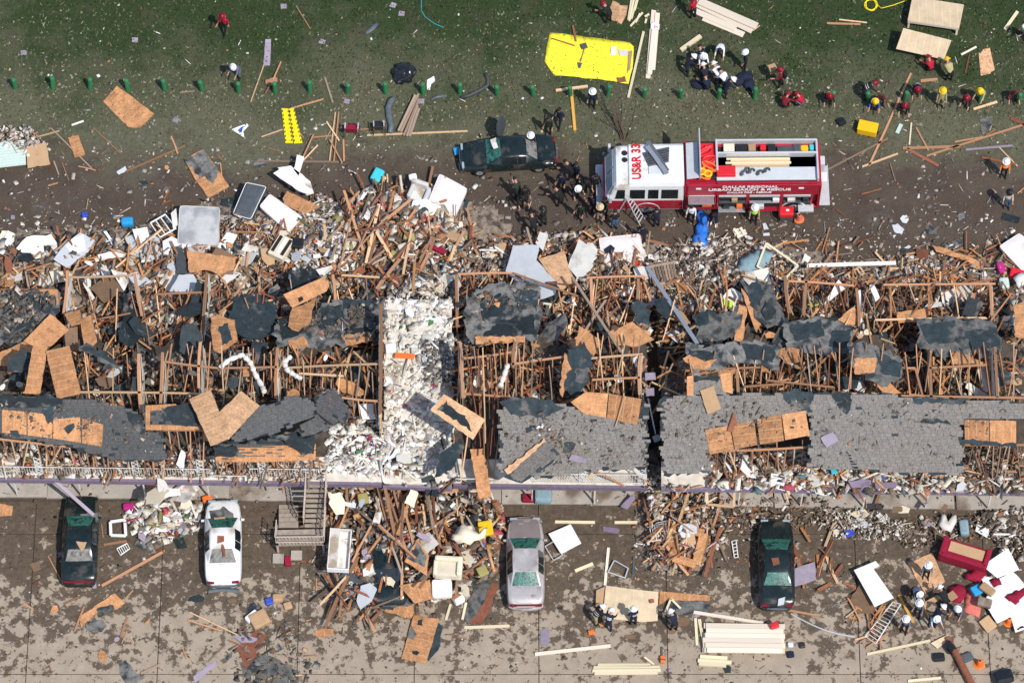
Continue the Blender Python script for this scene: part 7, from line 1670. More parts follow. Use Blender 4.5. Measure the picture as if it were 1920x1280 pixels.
for lb, x, y, z in [('orange road cone lying flat by the white board', 1891, 1166, 0), ('orange drum standing on the pavement by the brown pole', 1836, 1245, 0), ('orange red spool on the mud behind the generator', 1498, 411, 0)]:
 o = empty('orange_spool' if y < 500 else 'traffic_cone', lb, 'spool' if y < 500 else 'traffic cone', P(x, y, G0 if y > 900 else 0)); mb = MB()
 mb.tube([(0, 0, 0), (0, 0, .03), (0, 0, .05)], [.27, .27, .2], 16); mb.build('base', 'orange_plastic', o)
 mb = MB(); mb.tube([(0, 0, .04), (0, 0, .42), (0, 0, .45)], [.19, .10, .06], 16); mb.build('body', 'orange_plastic' if y > 500 else 'coral_cloth', o)
 mb = MB(); mb.tube([(0, 0, .44), (0, 0, .455)], .055, 10); mb.build('hole', 'dark_interior', o)  # near-black disc painted for the shade in the top opening
# chain saw on the pavement
cs = empty('chain_saw', 'orange chain saw on the pavement beside the plank bundle', 'saw', P(1242, 1238, G0)); mb = MB(); mb.bevbox((0, 0, .13), (.22, .36, .22), .05); mb.build('body', 'orange_plastic', cs); mb = MB(); mb.bevbox((-.02, .42, .1), (.07, .52, .02), .005); mb.build('bar', 'dark_grey', cs); mb = MB(); mb.tube([(-.12, -.05, .2), (-.1, -.05, .3), (.1, -.05, .3), (.12, -.05, .2)], .02, 6); mb.build('handle', 'black_plastic', cs)

# crimson sofa, tipped on its back
so = empty('sofa', 'crimson sofa tipped on its back showing a tan underside', 'sofa', P(1808, 1045, .25), R(-19))
for nm, c_, d, m in [('base', (0, 0, .30), (2.25, 1.0, .55), 'crimson_cloth'), ('underside', (.03, .10, .585), (1.72, .55, .03), 'cardboard'), ('back', (0, -.44, .34), (2.3, .24, .74), 'crimson_cloth'), ('arm', (-1.08, 0, .36), (.26, 1.05, .70), 'crimson_cloth'), ('arm', (1.08, 0, .36), (.26, 1.05, .70), 'crimson_cloth')]:
 mb = MB(); mb.bevbox(c_, d, .07 if m == 'crimson_cloth' else .01); mb.build(nm, m, so)
for lb, poly, z, m in [('crimson cushion on the white board at the picture edge', [(1881, 1128), (1916, 1105), (1922, 1125), (1900, 1144)], .62, 'crimson_cloth'), ('crimson cushion between the sofa and the printed white board', [(1805, 1085), (1832, 1068), (1850, 1080), (1836, 1098), (1812, 1092)], .45, 'crimson_cloth'), ('small crimson cushion at the brown pillow', [(1852, 1095), (1870, 1090), (1876, 1104), (1862, 1110)], .6, 'crimson_cloth'), ('round crimson cushion with a tan patch in front of the helpers', [(1776, 1112), (1790, 1100), (1808, 1102), (1811, 1120), (1800, 1135), (1782, 1132)], .35, 'crimson_cloth'), ('coral cloth spread beside the helpers', [(1808, 1122), (1820, 1098), (1832, 1118), (1840, 1140), (1835, 1160), (1806, 1148)], .22, 'coral_cloth'), ('white cloth bundle above the tipped sofa', [(1757, 990), (1768, 966), (1776, 985), (1790, 968), (1792, 985), (1782, 1005), (1766, 1000)], .5, 'white_dirty'), ('white lump of bedding at the rear of the last room', [(1895, 540), (1915, 530), (1925, 550), (1905, 560)], 1.2, 'white_paint'), ('dusty blue sheet over the rear heap', [(1375, 520), (1390, 498), (1425, 482), (1450, 488), (1440, 510), (1415, 525), (1395, 530)], .95, 'bluegrey_cloth')]:
 tarp('cushion' if 'cushion' in lb else 'cloth', lb, poly, m, .22, 2, z - .15, .16, 'cushion' if 'cushion' in lb else 'cloth')
box_thing('patch', 'tan patch of card lying on the round crimson cushion', 'card', 1785, 1117, (.42, .42, .03), 'cardboard', .62, 35, r=.005)
# armchairs, curved settee and cabinet in the debris fan
ac = empty('armchair', 'cream armchair lying on its side in the debris fan', 'armchair', P(838, 1072, 1.25), R(-4))
for nm, c_, d in [('seat', (0, 0, .32), (1.15, .9, .5)), ('arm', (.62, .05, .42), (.26, 1.0, .72)), ('back', (0, .40, .42), (1.2, .26, .75)), ('arm', (-.55, .05, .34), (.2, .9, .5))]:
 mb = MB(); mb.bevbox(c_, d, .10); mb.build(nm, 'cream', ac)
tarp('settee', 'cream curved settee cushion lying over the debris fan', [(845, 1040), (858, 1019), (880, 1012), (898, 1028), (915, 1017), (909, 1037), (882, 1051), (860, 1049)], 'cream', .10, 2, 1.75, .45, 'sofa')
cb = empty('shelf_cabinet', 'dirty white shelf cabinet lying open beside the concrete stairs', 'cabinet', P(637, 1035, 1.25), R(-3))
for nm, c_, d, m in [('back_panel', (.0, 0, .04), (1.05, 2.15, .04), 'white_dirty'), ('side_panel', (-.50, 0, .24), (.05, 2.15, .44), 'white_dirty'), ('side_panel', (.50, 0, .2), (.05, 2.15, .36), 'white_dirty'), ('end_panel', (0, -1.06, .22), (1.05, .05, .4), 'white_paint'), ('end_panel', (0, 1.06, .2), (1.05, .05, .36), 'white_dirty'), ('shelf', (-.08, 0, .22), (.04, 2.1, .36), 'white_dirty'), ('door', (-.28, .02, .44), (.42, 2.1, .03), 'white_dirty')]:
 mb = MB(); mb.bevbox(c_, d, .008); mb.build(nm, m, cb)
# crib sides / ladders / frames
def rack(name, label, cat, q, z, m, n, r=.022, cross=2, zz=0.):
 c_ = P(*cen(q), z); o = empty(name, label, cat, c_)
 v = [P(x, y, z + (zz if i in (1, 2) else 0)) - c_ for i, (x, y) in enumerate(q)]
 for a, b in ((0, 1), (3, 2)): mb = MB(); mb.tube([v[a], v[b]], r * 1.4, 6); mb.build('rail', m, o)
 for k in range(n + 1):
  t = k / n; mb = MB(); mb.tube([v[0].lerp(v[1], t), v[3].lerp(v[2], t)], r, 5); mb.build('rung', m, o)
 return o
rack('ladder', 'rusty pink ladder like stair rail lying on the pavement', 'ladder', [(1622, 1192), (1674, 1128), (1689, 1132), (1642, 1206)], .28, 'white_dirty', 12, .02)
rack('rack', 'white wire rack lying beside the boxy black sedan', 'rack', [(219, 1028), (238, 1018), (243, 1028), (226, 1040)], G0 + .1, 'white_paint', 5, .022)
rack('stair_rail', 'white railing piece standing in the debris by the dark gap', 'railing', [(1218, 986), (1252, 980), (1258, 1008), (1222, 1014)], .8, 'white_paint', 8, .02)
rack('ladder', 'short white ladder piece near the dark sedan hood', 'ladder', [(1372, 1014), (1377, 1045), (1384, 1044), (1380, 1012)], G0 + .15, 'white_paint', 5, .018)
rack('rack', 'bent white wire rack on the heap by the grey mattress', 'rack', [(282, 418), (310, 402), (330, 428), (300, 445)], .7, 'white_paint', 3, .03)
rack('crate', 'slatted wooden crate tipped on the rear rubble', 'crate', [(1584, 517), (1612, 500), (1620, 512), (1592, 531)], 1.1, 'timber_pale', 5, .045)
rack('bed_frame', 'grey slatted bed frame under the long lilac bar', 'bed frame', [(1217, 500), (1262, 492), (1268, 525), (1228, 535)], 1.1, 'timber_grey', 8, .06)
rack('spindle_rail', 'upright white spindle rail by the lilac siding at the dark gap', 'railing', [(1222, 1000), (1256, 992), (1252, 975), (1230, 980)], .95, 'steel', 9, .016)
for lb, q, z, m, w_ in [('yellowish stud frame standing on the sidewalk under the widest roof', [(1325, 900), (1326, 945), (1376, 950), (1378, 900)], 2.0, 'timber_pale', .12), ('white appliance frame lying by the boxy black sedan', [(207, 978), (234, 974), (236, 1004), (208, 1003)], .4, 'white_paint', .14), ('metal screen door frame on the mud by the long plank', [(1140, 1072), (1152, 1050), (1178, 1065), (1172, 1083)], G0 + .2, 'aluminium', .05), ('bent chair frame by the white door panel', [(1022, 1024), (1038, 1050), (1055, 1040), (1046, 1010)], .3, 'aluminium', .04), ('olive stud frame at the rear of the dusty blue sheet', [(1437, 456), (1496, 498), (1470, 525), (1420, 500)], 1.1, 'timber_fresh', .1),
      ('strand board window frame leaning on the debris by the dark gap', [(1256, 985), (1262, 1045), (1305, 1058), (1320, 1000)], .9, 'strand_board', .42), ('broken board frame over the crosswise timbers at the roof end', [(1700, 690), (1706, 740), (1730, 742), (1716, 690)], 4.6, 'timber', .1)]:
 c_ = P(*cen(q), z); o = empty('frame', lb, 'frame', c_)
 for i in range(4):
  beam('frame_rail', P(*q[i], z + .02 * (i % 2)), P(*q[(i + 1) % 4], z + .02 * (i % 2)), w_, .05, m, o, c_, var=0)
rb = beam('metal_channel', P(1213, 500, 2.2), P(1308, 645, 3.2), .20, .06, 'steel', var=0); tag(rb, 'long lilac grey metal channel lying across the rear room', 'channel')
stick('siding_strip', 'long white siding strip behind the widest roof', 'siding', 1512, 498, 1681, 493, .20, .06, 'white_paint', .9)
stick('metal_gutter', 'long lilac gutter leaning from the gallery to the black sedan hood', 'gutter', 86, 886, 176, 966, .17, .10, 'lilac_paint', 2.5, 1.1)
stick('timber', 'long brown timber leaning across the middle rear rooms', 'timber', 1072, 518, 1165, 660, .13, .08, 'timber_grey', 3.0, 3.8)
stick('timber', 'brown timber running from the rear heap over the felt deck', 'timber', 962, 512, 1085, 556, .09, .07, 'timber', 2.8, 2.9)
stick('timber', 'light timber standing up through the left roof', 'timber', 210, 776, 172, 874, .08, .06, 'timber_pale', 5.9, 2.8)
stick('timber', 'pale timber on the dusty middle roof towards the rail', 'timber', 1136, 832, 1106, 896, .11, .06, 'timber_pale', 5.3, 3.6)
stick('timber', 'orange timber leaning over the gallery rail of the middle block', 'timber', 1119, 884, 1190, 920, .10, .05, 'timber', 3.6, 2.0)
stick('lath', 'thin pale lath on the orange roof boards of the middle block', 'stick', 1172, 742, 1154, 800, .05, .04, 'timber_pale', 6.3, 5.7)
stick('tool_pole', 'pole hanging in the dark gap', 'pole', 1215, 746, 1230, 818, .06, .04, 'light_grey', 3.4, 2.0)
box_thing('spade_head', 'grey lump caught in the dark gap', 'debris', 1231, 823, (.36, .3, .15), 'light_grey', 2.0, 20)

# ------------------------------------------------------------------ fresh timber on the pavement
ls = empty('lumber_stack', 'large stack of fresh pale boards on the pavement', 'lumber', P(1395, 1205, G0)); b0 = P(1395, 1205, G0)
for lay in range(4):
 n = 6
 for k in range(n):
  ya = lerp(1166, 1226, (k + .5) / n) + lay * -3.2; dx = random.uniform(-4, 6); ex = random.uniform(-6, 3)
  z = G0 + .07 + lay * .1
  ya2 = lerp(1168, 1222, (k + .5) / n)
  beam('board', P(1321 + dx, ya2, z), P(1470 + ex, ya2 + 2 , z), .258, .085, 'timber_white', ls, b0, var=0)
for lb, a, w_, m in [('long pale plank touching the top of the lumber stack', (1300, 1147, 1432, 1168), .16, 'timber_white'), ('dark olive plank at the lumber stack end', (1311, 1160, 1320, 1206), .16, 'timber_fresh'), ('olive plank beside the dark one at the stack end', (1304, 1158, 1307, 1209), .13, 'timber_fresh'), ('long white beam lying diagonal on the pavement', (1002, 1226, 1146, 1210), .17, 'timber_white'), ('short olive plank tip above the plank bundle', (1208, 1231, 1226, 1245), .09, 'timber_fresh'), ('pale plank standing by the metal screen frame', (1141, 1026, 1134, 1100), .13, 'timber_white'),
                     ('short olive plank on the mud near the silver car', (1078, 1070, 1112, 1056), .15, 'timber_fresh'), ('short level plank behind the white door panel', (1040, 978, 1116, 979), .14, 'timber_fresh'), ('level plank ending at the debris by the dark gap', (1152, 979, 1206, 979), .14, 'timber_fresh'), ('level pale plank below the rotten felt board', (870, 1176, 956, 1173), .14, 'timber_fresh'), ('upright short olive plank near the white box, nearer the fan', (836, 1162, 845, 1132), .12, 'timber_fresh'), ('upright short olive plank near the white box, nearer the silver car', (867, 1161, 874, 1129), .12, 'timber_fresh'),
                     ('long olive plank on the pavement under the rusty ladder', (1625, 1226, 1745, 1200), .12, 'timber_fresh'), ('olive plank leaning beside the rusty ladder', (1685, 1115, 1712, 1166), .13, 'timber_yellow'), ('olive plank between the helpers and the front one', (1732, 1138, 1746, 1165), .1, 'timber_yellow'), ('level grey plank on the mud beyond the white rubble', (1662, 987, 1730, 1000), .2, 'timber_grey'), ('grey plank through the white rubble', (1546, 970, 1608, 984), .2, 'timber_grey'), ('pale lath end at the bottom edge near the traffic drum', (1702, 1276, 1765, 1270), .12, 'timber_fresh'), ('old board strip across the mud by the dark sedan tail', (1470, 1142, 1536, 1154), .1, 'timber'), ('long brown timber on the pavement by the black boxy sedan', (190, 1098, 306, 1034), .13, 'timber'),
                     ('orange stick on the pavement under the felted board', (140, 1183, 158, 1136), .09, 'timber'), ('short stick behind the boxy sedan tail', (120, 1132, 148, 1118), .07, 'timber'), ('upper of two thin laths on the pavement behind the white sedan', (355, 1147, 446, 1190), .05, 'timber_pale'), ('lower of two thin laths on the pavement behind the white sedan', (352, 1162, 414, 1182), .06, 'timber'), ('grey lath on the bottom pavement by the rounded scrap', (264, 1262, 302, 1244), .09, 'timber_grey'), ('thin dark lath left of the boxy sedan', (90, 1042, 120, 1098), .06, 'timber'), ('brown board by the boxy sedan roof', (194, 1021, 238, 1014), .12, 'timber'), ('dark pole on the mud between the plank and white specks', (1189, 1042, 1187, 1076), .09, 'dark_grey')]:
 stick('plank' if w_ > .08 else 'lath', lb, 'plank' if w_ > .08 else 'stick', *a, w_, .07, m, G0 + .05)
for k, a in enumerate([(1112, 1251, 1238, 1250), (1110, 1257, 1240, 1256), (1114, 1262, 1234, 1261), (1120, 1246, 1220, 1246)]):
 stick('plank', ('olive plank in the level bundle, its topmost in the picture but one', 'longest olive plank in the level bundle', 'olive plank lowest in the level bundle', 'shortest olive plank in the level bundle')[k], 'plank', *a, .14, .09, 'timber_fresh', G0 + .06)
for k, a in enumerate([(1312, 1231, 1364, 1234), (1308, 1238, 1372, 1242), (1310, 1244, 1362, 1247)]):
 stick('timber', ('short thick timber in front of the lumber stack, upper', 'short thick timber in front of the lumber stack, middle and longest', 'short thick timber in front of the lumber stack, lower')[k], 'timber', *a, .18, .14, 'timber_fresh', G0 + .08 + .02 * k)
ps = loose('new plywood sheet raised on a sawhorse stack with rescuers around it', [(1136, 1097), (1180, 1103), (1234, 1109), (1233, 1163), (1206, 1165), (1130, 1158)], .45, 0, 0, 'plywood_new', torn=0)
loose('tan plywood end under the new sheet beside the striped rescuer', [(1118, 1106), (1134, 1099), (1130, 1140), (1117, 1136)], .35, 0, 0, 'cardboard', torn=0)
box_thing('knob', 'small orange tool lying on the raised plywood sheet', 'tool', 1222, 1127, (.24, .18, .1), 'rust_brown', .47, 10)
for k, a in enumerate([(1244, 1156, 1258, 1122), (1258, 1122, 1276, 1140)]):
 stick('brace', ('left leg of the olive angle brace on the roof scrap', 'short leg of the olive angle brace on the roof scrap')[k].replace('left', 'long'), 'brace', *a, .10, .06, 'timber_fresh', .3)
mb = MB(); mb.tube([P(1776, 1195, .25), P(1798, 1235, .3), P(1826, 1290, .3)], [.16, .17, .18], 12); tag(mb.build('pole', 'rust_brown'), 'thick brown log pole running out of the bottom of the picture', 'pole')
mb = MB(); mb.tube([P(1776, 1205, .42), P(1788, 1220, .42), P(1786, 1214, .5)], [.2, .22, .1], 10); tag(mb.build('bag', 'black_bag'), 'black bag on the brown log pole', 'bag')
mb = MB(); mb.tube([P(1100 + 383 + t * 120, 1150 + 42 * t + 8 * math.sin(t * 3), G0 + .05) for t in np.linspace(0, 1, 10)], .035, 6); tag(mb.build('metal_rail', 'aluminium'), 'bent silver strip on the mud below the dark sedan', 'strip')

# ------------------------------------------------------------------ concrete outdoor stairs
sx_ = empty('staircase', 'concrete outdoor staircase with rusty white rails beside the debris fan', 'stairs', P(566, 1040, 0)); b0 = P(566, 1040, 0)
def addp(name, mb, m): o = mb.build(name, m, sx_); o.location = -b0; return o
a, b = P(578, 906, 2.42), P(612, 906, 2.42)
lz = 1.0
e1, e2 = P(573, 990, lz), P(609, 990, lz)
for k in range(9):
 t0 = (k + .5) / 9
 c_ = ((a + b) / 2).lerp((e1 + e2) / 2, t0)
 mb = MB(); mb.bevbox((c_.x, c_.y, c_.z), (1.02, abs(a.y - e1.y) / 9 - .02, .07), .01); addp('tread', mb, 'concrete_tread')
mb = MB(); q = [P(520, 993, lz), P(610, 991, lz), P(608, 1020, lz), P(518, 1022, lz)]; mb.prism(q, .12); addp('landing', mb, 'concrete_tread')
f1, f2 = P(528, 978, lz), P(528, 948, 0.1)
for k in range(5):
 c_ = P(541, 990, lz).lerp(P(541, 950, .1), (k + .8) / 5); mb = MB(); mb.bevbox(c_, (.95, .30, .07), .01); addp('tread', mb, 'concrete_tread')
for pa, pb, ha in [((575, 902, 2.42), (570, 986, lz), 1), ((613, 902, 2.42), (608, 1021, lz), 1), ((520, 990, lz), (517, 1022, lz), 1), ((517, 1022, lz), (608, 1021, lz), 1)]:
 u_, v_ = P(*pa), P(*pb)
 mb = MB()
 for h in (.35, .95): mb.tube([u_ + Vector((0, 0, h)), v_ + Vector((0, 0, h))], .028, 6)
 r_ = addp('rail', mb, 'rail_rust')
 n = int((v_ - u_).length / .16); bb = MB()
 for k in range(n + 1): q = u_.lerp(v_, k / n); bb.box(q + Vector((0, 0, .5)), (.022, .022, .95))
 q = bb.build('baluster', 'rail_rust', r_); q['kind'] = 'stuff'
for x in (520, 606):
 p = P(x, 1020, lz); mb = MB(); mb.box((p.x, p.y, lz / 2), (.10, .10, lz)); addp('post', mb, 'rail_rust')
for lb, x, y, m in [('concrete wheel stop under the stairs, nearest the maroon bag', 522, 1048, 'concrete'), ('concrete wheel stop at the foot of the stairs', 556, 1042, 'concrete')]: box_thing('wheel_stop', lb, 'wheel stop', x, y, (.55, .5, .15), m, G0, 0)
box_thing('bag', 'maroon bag between the wheel stops below the stairs', 'bag', 540, 1053, (.3, .5, .2), 'crimson_cloth', G0, 5)
# white pipes/ducts twisting through the open rooms
for lb, pts in [('fat white duct twisting through the open rooms, left of two', [(412, 690), (430, 674), (455, 665), (470, 680), (478, 700), (492, 725), (496, 735)]), ('fat white duct bent like an elbow by the breezeway rooms', [(545, 668), (532, 680), (540, 695), (556, 705), (566, 710)]), ('white duct hanging in the middle block rooms', [(952, 683), (945, 705), (938, 725)])]:
 mb = MB(); pp = [P(x, y, 5.1 + .1 * math.sin(i)) for i, (x, y) in enumerate(pts)]
 fine = [pp[i].lerp(pp[i + 1], t) for i in range(len(pp) - 1) for t in np.linspace(0, 1, 6)[:-1]] + [pp[-1]]
 mb.tube(fine, [.115 + .03 * math.sin(i * 2.2) for i in range(len(fine))], 10); tag(mb.build('duct', 'white_dirty'), lb.replace('left of two', 'the longest'), 'duct')
# ------------------------------------------------------------------ splintered lumber
HUE = dict(timber='orange', timber_pale='pale tan', timber_grey='greyish', rust_brown='rust red')
WOODS = ('timber', 'timber', 'timber', 'timber', 'timber_pale', 'timber_grey', 'rust_brown')
def rpoint(poly):
 xs, ys = [p[0] for p in poly], [p[1] for p in poly]
 while True:
  x, y = random.uniform(min(xs), max(xs)), random.uniform(min(ys), max(ys))
  if bool(inpoly(x, y, poly)): return x, y
def rect(x0, y0, x1, y1): return [(x0, y0), (x1, y0), (x1, y1), (x0, y1)]
#   outline, things, joined, angle, spread, length, width, lift, what and where
LUM = [
 (rect(0, 445, 330, 540), 24, 70, 75, 35, (.8, 3.2), (.06, .14), .55, 'splintered brown board in the rear heap at the torn lilac board', 'boards in the rear heap by the lilac board'),
 (rect(330, 400, 560, 545), 20, 50, 60, 45, (.8, 2.6), (.05, .13), .5, 'splintered brown board in the rear heap between mattress and drawer chest', 'boards in the rear heap by the drawer chest'),
 ([(600, 420), (690, 370), (800, 340), (890, 440), (860, 520), (640, 530)], 48, 90, 70, 40, (.8, 3.6), (.06, .17), .9, 'splintered brown board in the tall heap behind the breezeway', 'boards in the tall heap behind the breezeway'),
 (rect(930, 450, 1240, 540), 16, 70, 80, 45, (.7, 2.6), (.06, .13), .6, 'splintered brown board in the rear heap near the pale wall boards', 'boards in the heap by the pale wall boards'),
 (rect(1380, 450, 1900, 540), 14, 90, 20, 60, (.6, 2.4), (.05, .12), .4, 'splintered brown board on the rear rubble behind the widest roof', 'boards on the rear rubble behind the widest roof'),
 (rect(0, 545, 250, 700), 12, 110, 85, 40, (.8, 3), (.05, .12), 1.5, 'splintered board wedged in the end rooms of the long block', 'boards in the rooms at the end of the long block'),
 (rect(250, 540, 530, 660), 12, 130, 80, 45, (.8, 3), (.05, .12), 1.3, 'splintered board wedged in the middle rooms of the long block', 'boards in the middle rooms of the long block'),
 (rect(500, 545, 715, 740), 14, 160, 80, 40, (.8, 3), (.05, .13), 1.6, 'splintered board wedged in the long block beside the breezeway', 'boards in the long block beside the breezeway'),
 (rect(855, 520, 1215, 740), 24, 240, 75, 45, (.8, 3.4), (.05, .14), 1.6, 'splintered board wedged in the short block', 'boards in the short block rooms'),
 (rect(1240, 520, 1560, 740), 18, 230, 75, 45, (.8, 3.2), (.05, .13), 1.5, 'splintered board in the rear rooms nearest the dark gap', 'boards in the rear rooms nearest the dark gap'),
 (rect(1560, 520, 1920, 740), 18, 230, 80, 45, (.8, 3.2), (.05, .13), 1.5, 'splintered board in the rear rooms farthest from the dark gap', 'boards in the rear rooms farthest from the dark gap'),
 ([(612, 920), (900, 910), (935, 1000), (880, 1080), (790, 1150), (640, 1150), (612, 1040)], 46, 50, 84, 26, (1.2, 4.0), (.06, .17), .9, 'splintered orange board in the debris fan before the breezeway', 'boards in the debris fan'),
 ([(725, 905), (805, 905), (830, 1020), (730, 1020)], 13, 8, 97, 9, (2.5, 5), (.09, .17), 1.4, 'long orange timber sliding from the breezeway down to the debris fan', 'long timbers sliding off the breezeway'),
 ([(1200, 930), (1340, 930), (1360, 1000), (1320, 1062), (1230, 1062)], 18, 40, 75, 35, (.8, 2.8), (.06, .17), .6, 'splintered board in the small heap at the foot of the dark gap', 'boards at the foot of the dark gap'),
 (rect(1330, 880, 1920, 925), 14, 60, 20, 50, (.5, 1.8), (.06, .13), .4, 'splintered board on the cluttered gallery of the widest roof', 'boards on the cluttered gallery'),
 (rect(1480, 1000, 1560, 1100), 8, 14, 85, 25, (.8, 2), (.09, .2), .3, 'splintered board standing beside the dark sedan and lilac boards', 'boards beside the dark sedan'),
 ([(1590, 1100), (1660, 1110), (1650, 1210), (1600, 1190)], 9, 30, 60, 45, (.5, 1.8), (.05, .12), .2, 'splintered red brown board around the rusty ladder', 'boards around the rusty ladder'),
 (rect(0, 240, 900, 440), 14, 14, 20, 70, (.4, 2), (.04, .1), .03, 'stray brown stick on the mud track before the heap', 'stray sticks on the mud track'),
 (rect(0, 950, 600, 1270), 8, 14, 30, 70, (.3, 1.2), (.04, .1), .03, 'stray brown stick on the pavement around the black boxy and white sedans', 'stray sticks on the pavement by the two sedans'),
 (rect(1400, 230, 1920, 440), 4, 10, 20, 60, (.4, 1.8), (.04, .09), .03, 'stray stick on the mud track behind the truck', 'stray sticks behind the truck')]
UB = None
def lumber(poly, nt, ns, ang, spr, Lr, Wr, lift, label, grp):
 mb = MB()
 for i in range(nt + ns):
  x, y = rpoint(poly)
  thing_ = i < nt
  q = P(x, y, 0); z = float(surf(q.x, q.y)); q = P(x, y, z); z = float(surf(q.x, q.y))
  if lift > 1.2: z = max(z, .8)
  z += random.random() ** 1.5 * lift + .04
  q = P(x, y, z)
  a = R(random.gauss(ang, spr)); L = random.uniform(*Lr) * (1.0 if thing_ else .62); t = random.gauss(0, .16 if lift > .1 else .01)
  d = Vector((math.cos(a), math.sin(a), t)) * (L / 2)
  d.z = max(d.z, -(z - .04)) if d.z < 0 else d.z
  w_ = random.uniform(*Wr) * (1 if thing_ else .8); th = random.uniform(.03, .06)
  if thing_: m_ = random.choice(WOODS); tag(beam('broken_board', q - d, q + d, w_, th, m_, roll=random.gauss(0, .5 if lift > .1 else .05)), ('long ' if L > .6 * Lr[1] + .4 * Lr[0] else 'short ' if L < .3 * Lr[1] + .7 * Lr[0] else '') + HUE[m_] + ' ' + ('broad ' if w_ > .11 else '') + label.replace('long orange ', '').replace('splintered ', '').replace('brown ', '', 1).replace('orange ', '', 1).replace('red ', '', 1).replace('stray ', ''), 'board', grp)
  else:
   dn = d.normalized(); sd_ = Vector((0, 0, 1)).cross(dn).normalized(); u_ = dn.cross(sd_)
   c_ = random.choice([(.44, .19, .075), (.38, .16, .06), (.5, .25, .11), (.6, .38, .2), (.28, .2, .14), (.22, .08, .045), (.33, .13, .06)]); k = random.uniform(.6, 1.2)
   mb.box(q, (2 * d.length, w_, th), Matrix((dn, sd_, u_)).transposed(), 0, tuple(v * k for v in c_))
 if ns: mb.build('splintered_lumber', 'rubble_tint', kind='stuff')
for a in LUM: lumber(*a)

# ------------------------------------------------------------------ torn pieces of board, felt and wall lining
SCM = []
for v in range(8):
 r8 = random.Random(40 + v); n8 = r8.choice((4, 4, 5, 6)); mb = MB()
 pts = [(math.cos(6.283 * (i + .5) / n8 + r8.uniform(-.18, .18)) * r8.uniform(.5, .72), math.sin(6.283 * (i + .5) / n8) * r8.uniform(.5, .72)) for i in range(n8)]
 pts = jag(pts, .22, .05, r8) if v % 2 else pts
 mb.prism([Vector((x, y, .5)) for x, y in pts], 1.0)
 o = mb.build('scrap', 'drywall'); SCM.append(o.data); bpy.data.objects.remove(o)
DW, FE, BO, MI = ('drywall', 'drywall', 'white_dirty', 'white_paint', 'cream', 'light_grey'), ('felt', 'felt', 'felt', 'felt_dusty'), ('strand_board', 'strand_board', 'strand_board_pale', 'brown_fabric', 'cardboard'), ('cardboard', 'brown_fabric', 'dark_grey', 'rust_brown', 'light_grey', 'cream', 'olive_cloth', 'lilac_paint')
TONE = dict(drywall='off white', white_dirty='dirty white', white_paint='bright white', cream='cream', light_grey='pale grey', felt='black', felt_dusty='dusty grey', strand_board='orange', strand_board_pale='pale orange', brown_fabric='dark brown', cardboard='tan', dark_grey='charcoal', rust_brown='rust red', bluegrey_cloth='blue grey', olive_cloth='olive', lilac_paint='lilac', purple_paint='purple', magenta_cloth='magenta')
def scraps(poly, n, mats, size, lift, name, cat, label, grp, tilt=.3):
 for i in range(n):
  x, y = rpoint(poly); q = P(x, y, 0); z = float(surf(q.x, q.y)); q = P(x, y, z); z = max(z, float(surf(q.x, q.y))) + lift * random.random() ** 2 + .03
  if lift > 1 : z = max(z, 1.2)
  o = bpy.data.objects.new(name, SCM[random.randrange(8)]); COL.objects.link(o); o.location = P(x, y, z)
  s_ = size[0] + (size[1] - size[0]) * random.random() ** 2
  o.scale = (s_ * random.uniform(.8, 1.4), s_ * random.uniform(.5, .9), .02 if mats is not FE else .012)
  o.rotation_euler = (random.gauss(0, tilt), random.gauss(0, tilt), random.uniform(0, 6.28))
  o.material_slots[0].link = 'OBJECT'; o.material_slots[0].material = MATS[random.choice(mats)]
  tag(o, ('broad ' if s_ > .5 * (size[0] + size[1]) else 'narrow ' if o.scale.y < .45 * o.scale.x else 'small ' if s_ < .75 * size[0] + .25 * size[1] else '') + TONE.get(o.material_slots[0].material.name, '') + ' ' + label.replace('large ', '').replace('pale ', '', 1).replace('white ', '', 1).replace('orange ', '', 1).replace('black ', '', 1).replace('flat ', '').replace('grey ', '', 1).replace('brown or coloured ', '').replace('larger ', '').replace('dark ', '', 1) if not label.startswith('x') else '', cat, grp)
for nm, p in (('the rear heap by the lilac board', rect(0, 430, 330, 545)), ('the rear heap by the drawer chest', rect(330, 430, 640, 550)), ('the tall heap behind the breezeway', [(640, 390), (790, 350), (880, 440), (860, 550), (640, 540)]), ('the rear heap by the pale wall boards', rect(930, 450, 1225, 560)), ('the rear rooms nearest the dark gap', rect(1225, 490, 1520, 650)), ('the rear rooms farthest from the dark gap', rect(1520, 530, 1920, 650))):
 scraps(p, 17, DW, (.3, 1.1), .5, 'wall_board_piece', 'wall board', 'pale broken piece of wall board in ' + nm, 'wall board pieces in ' + nm)
 scraps(p, 9, MI, (.3, .9), .5, 'debris_piece', 'debris', 'brown or coloured broken furnishing piece in ' + nm, 'furnishing pieces in ' + nm)
 scraps(p, 7, BO, (.3, .9), .6, 'board_piece', 'wood piece', 'torn orange board piece in ' + nm, 'torn board pieces in ' + nm)
for nm, p in (('the torn long block rooms', rect(0, 545, 715, 745)), ('the torn short block rooms', rect(855, 530, 1213, 745)), ('the torn widest roof block rooms', rect(1245, 560, 1920, 740))):
 w3 = (p[1][0] - p[0][0]) / 700
 scraps(p, int(46 * w3), FE, (.4, 1.5), 2.4, 'felt_piece', 'roofing felt', 'ragged black felt piece caught in ' + nm, 'felt pieces in ' + nm)
 scraps(p, int(26 * w3), BO, (.3, 1.1), 2.4, 'board_piece', 'wood piece', 'torn orange board piece caught in ' + nm, 'torn board pieces in ' + nm)
 scraps(p, int(22 * w3), DW, (.3, .9), 1.2, 'wall_board_piece', 'wall board', 'pale broken piece of wall board caught in ' + nm, 'wall board pieces in ' + nm)
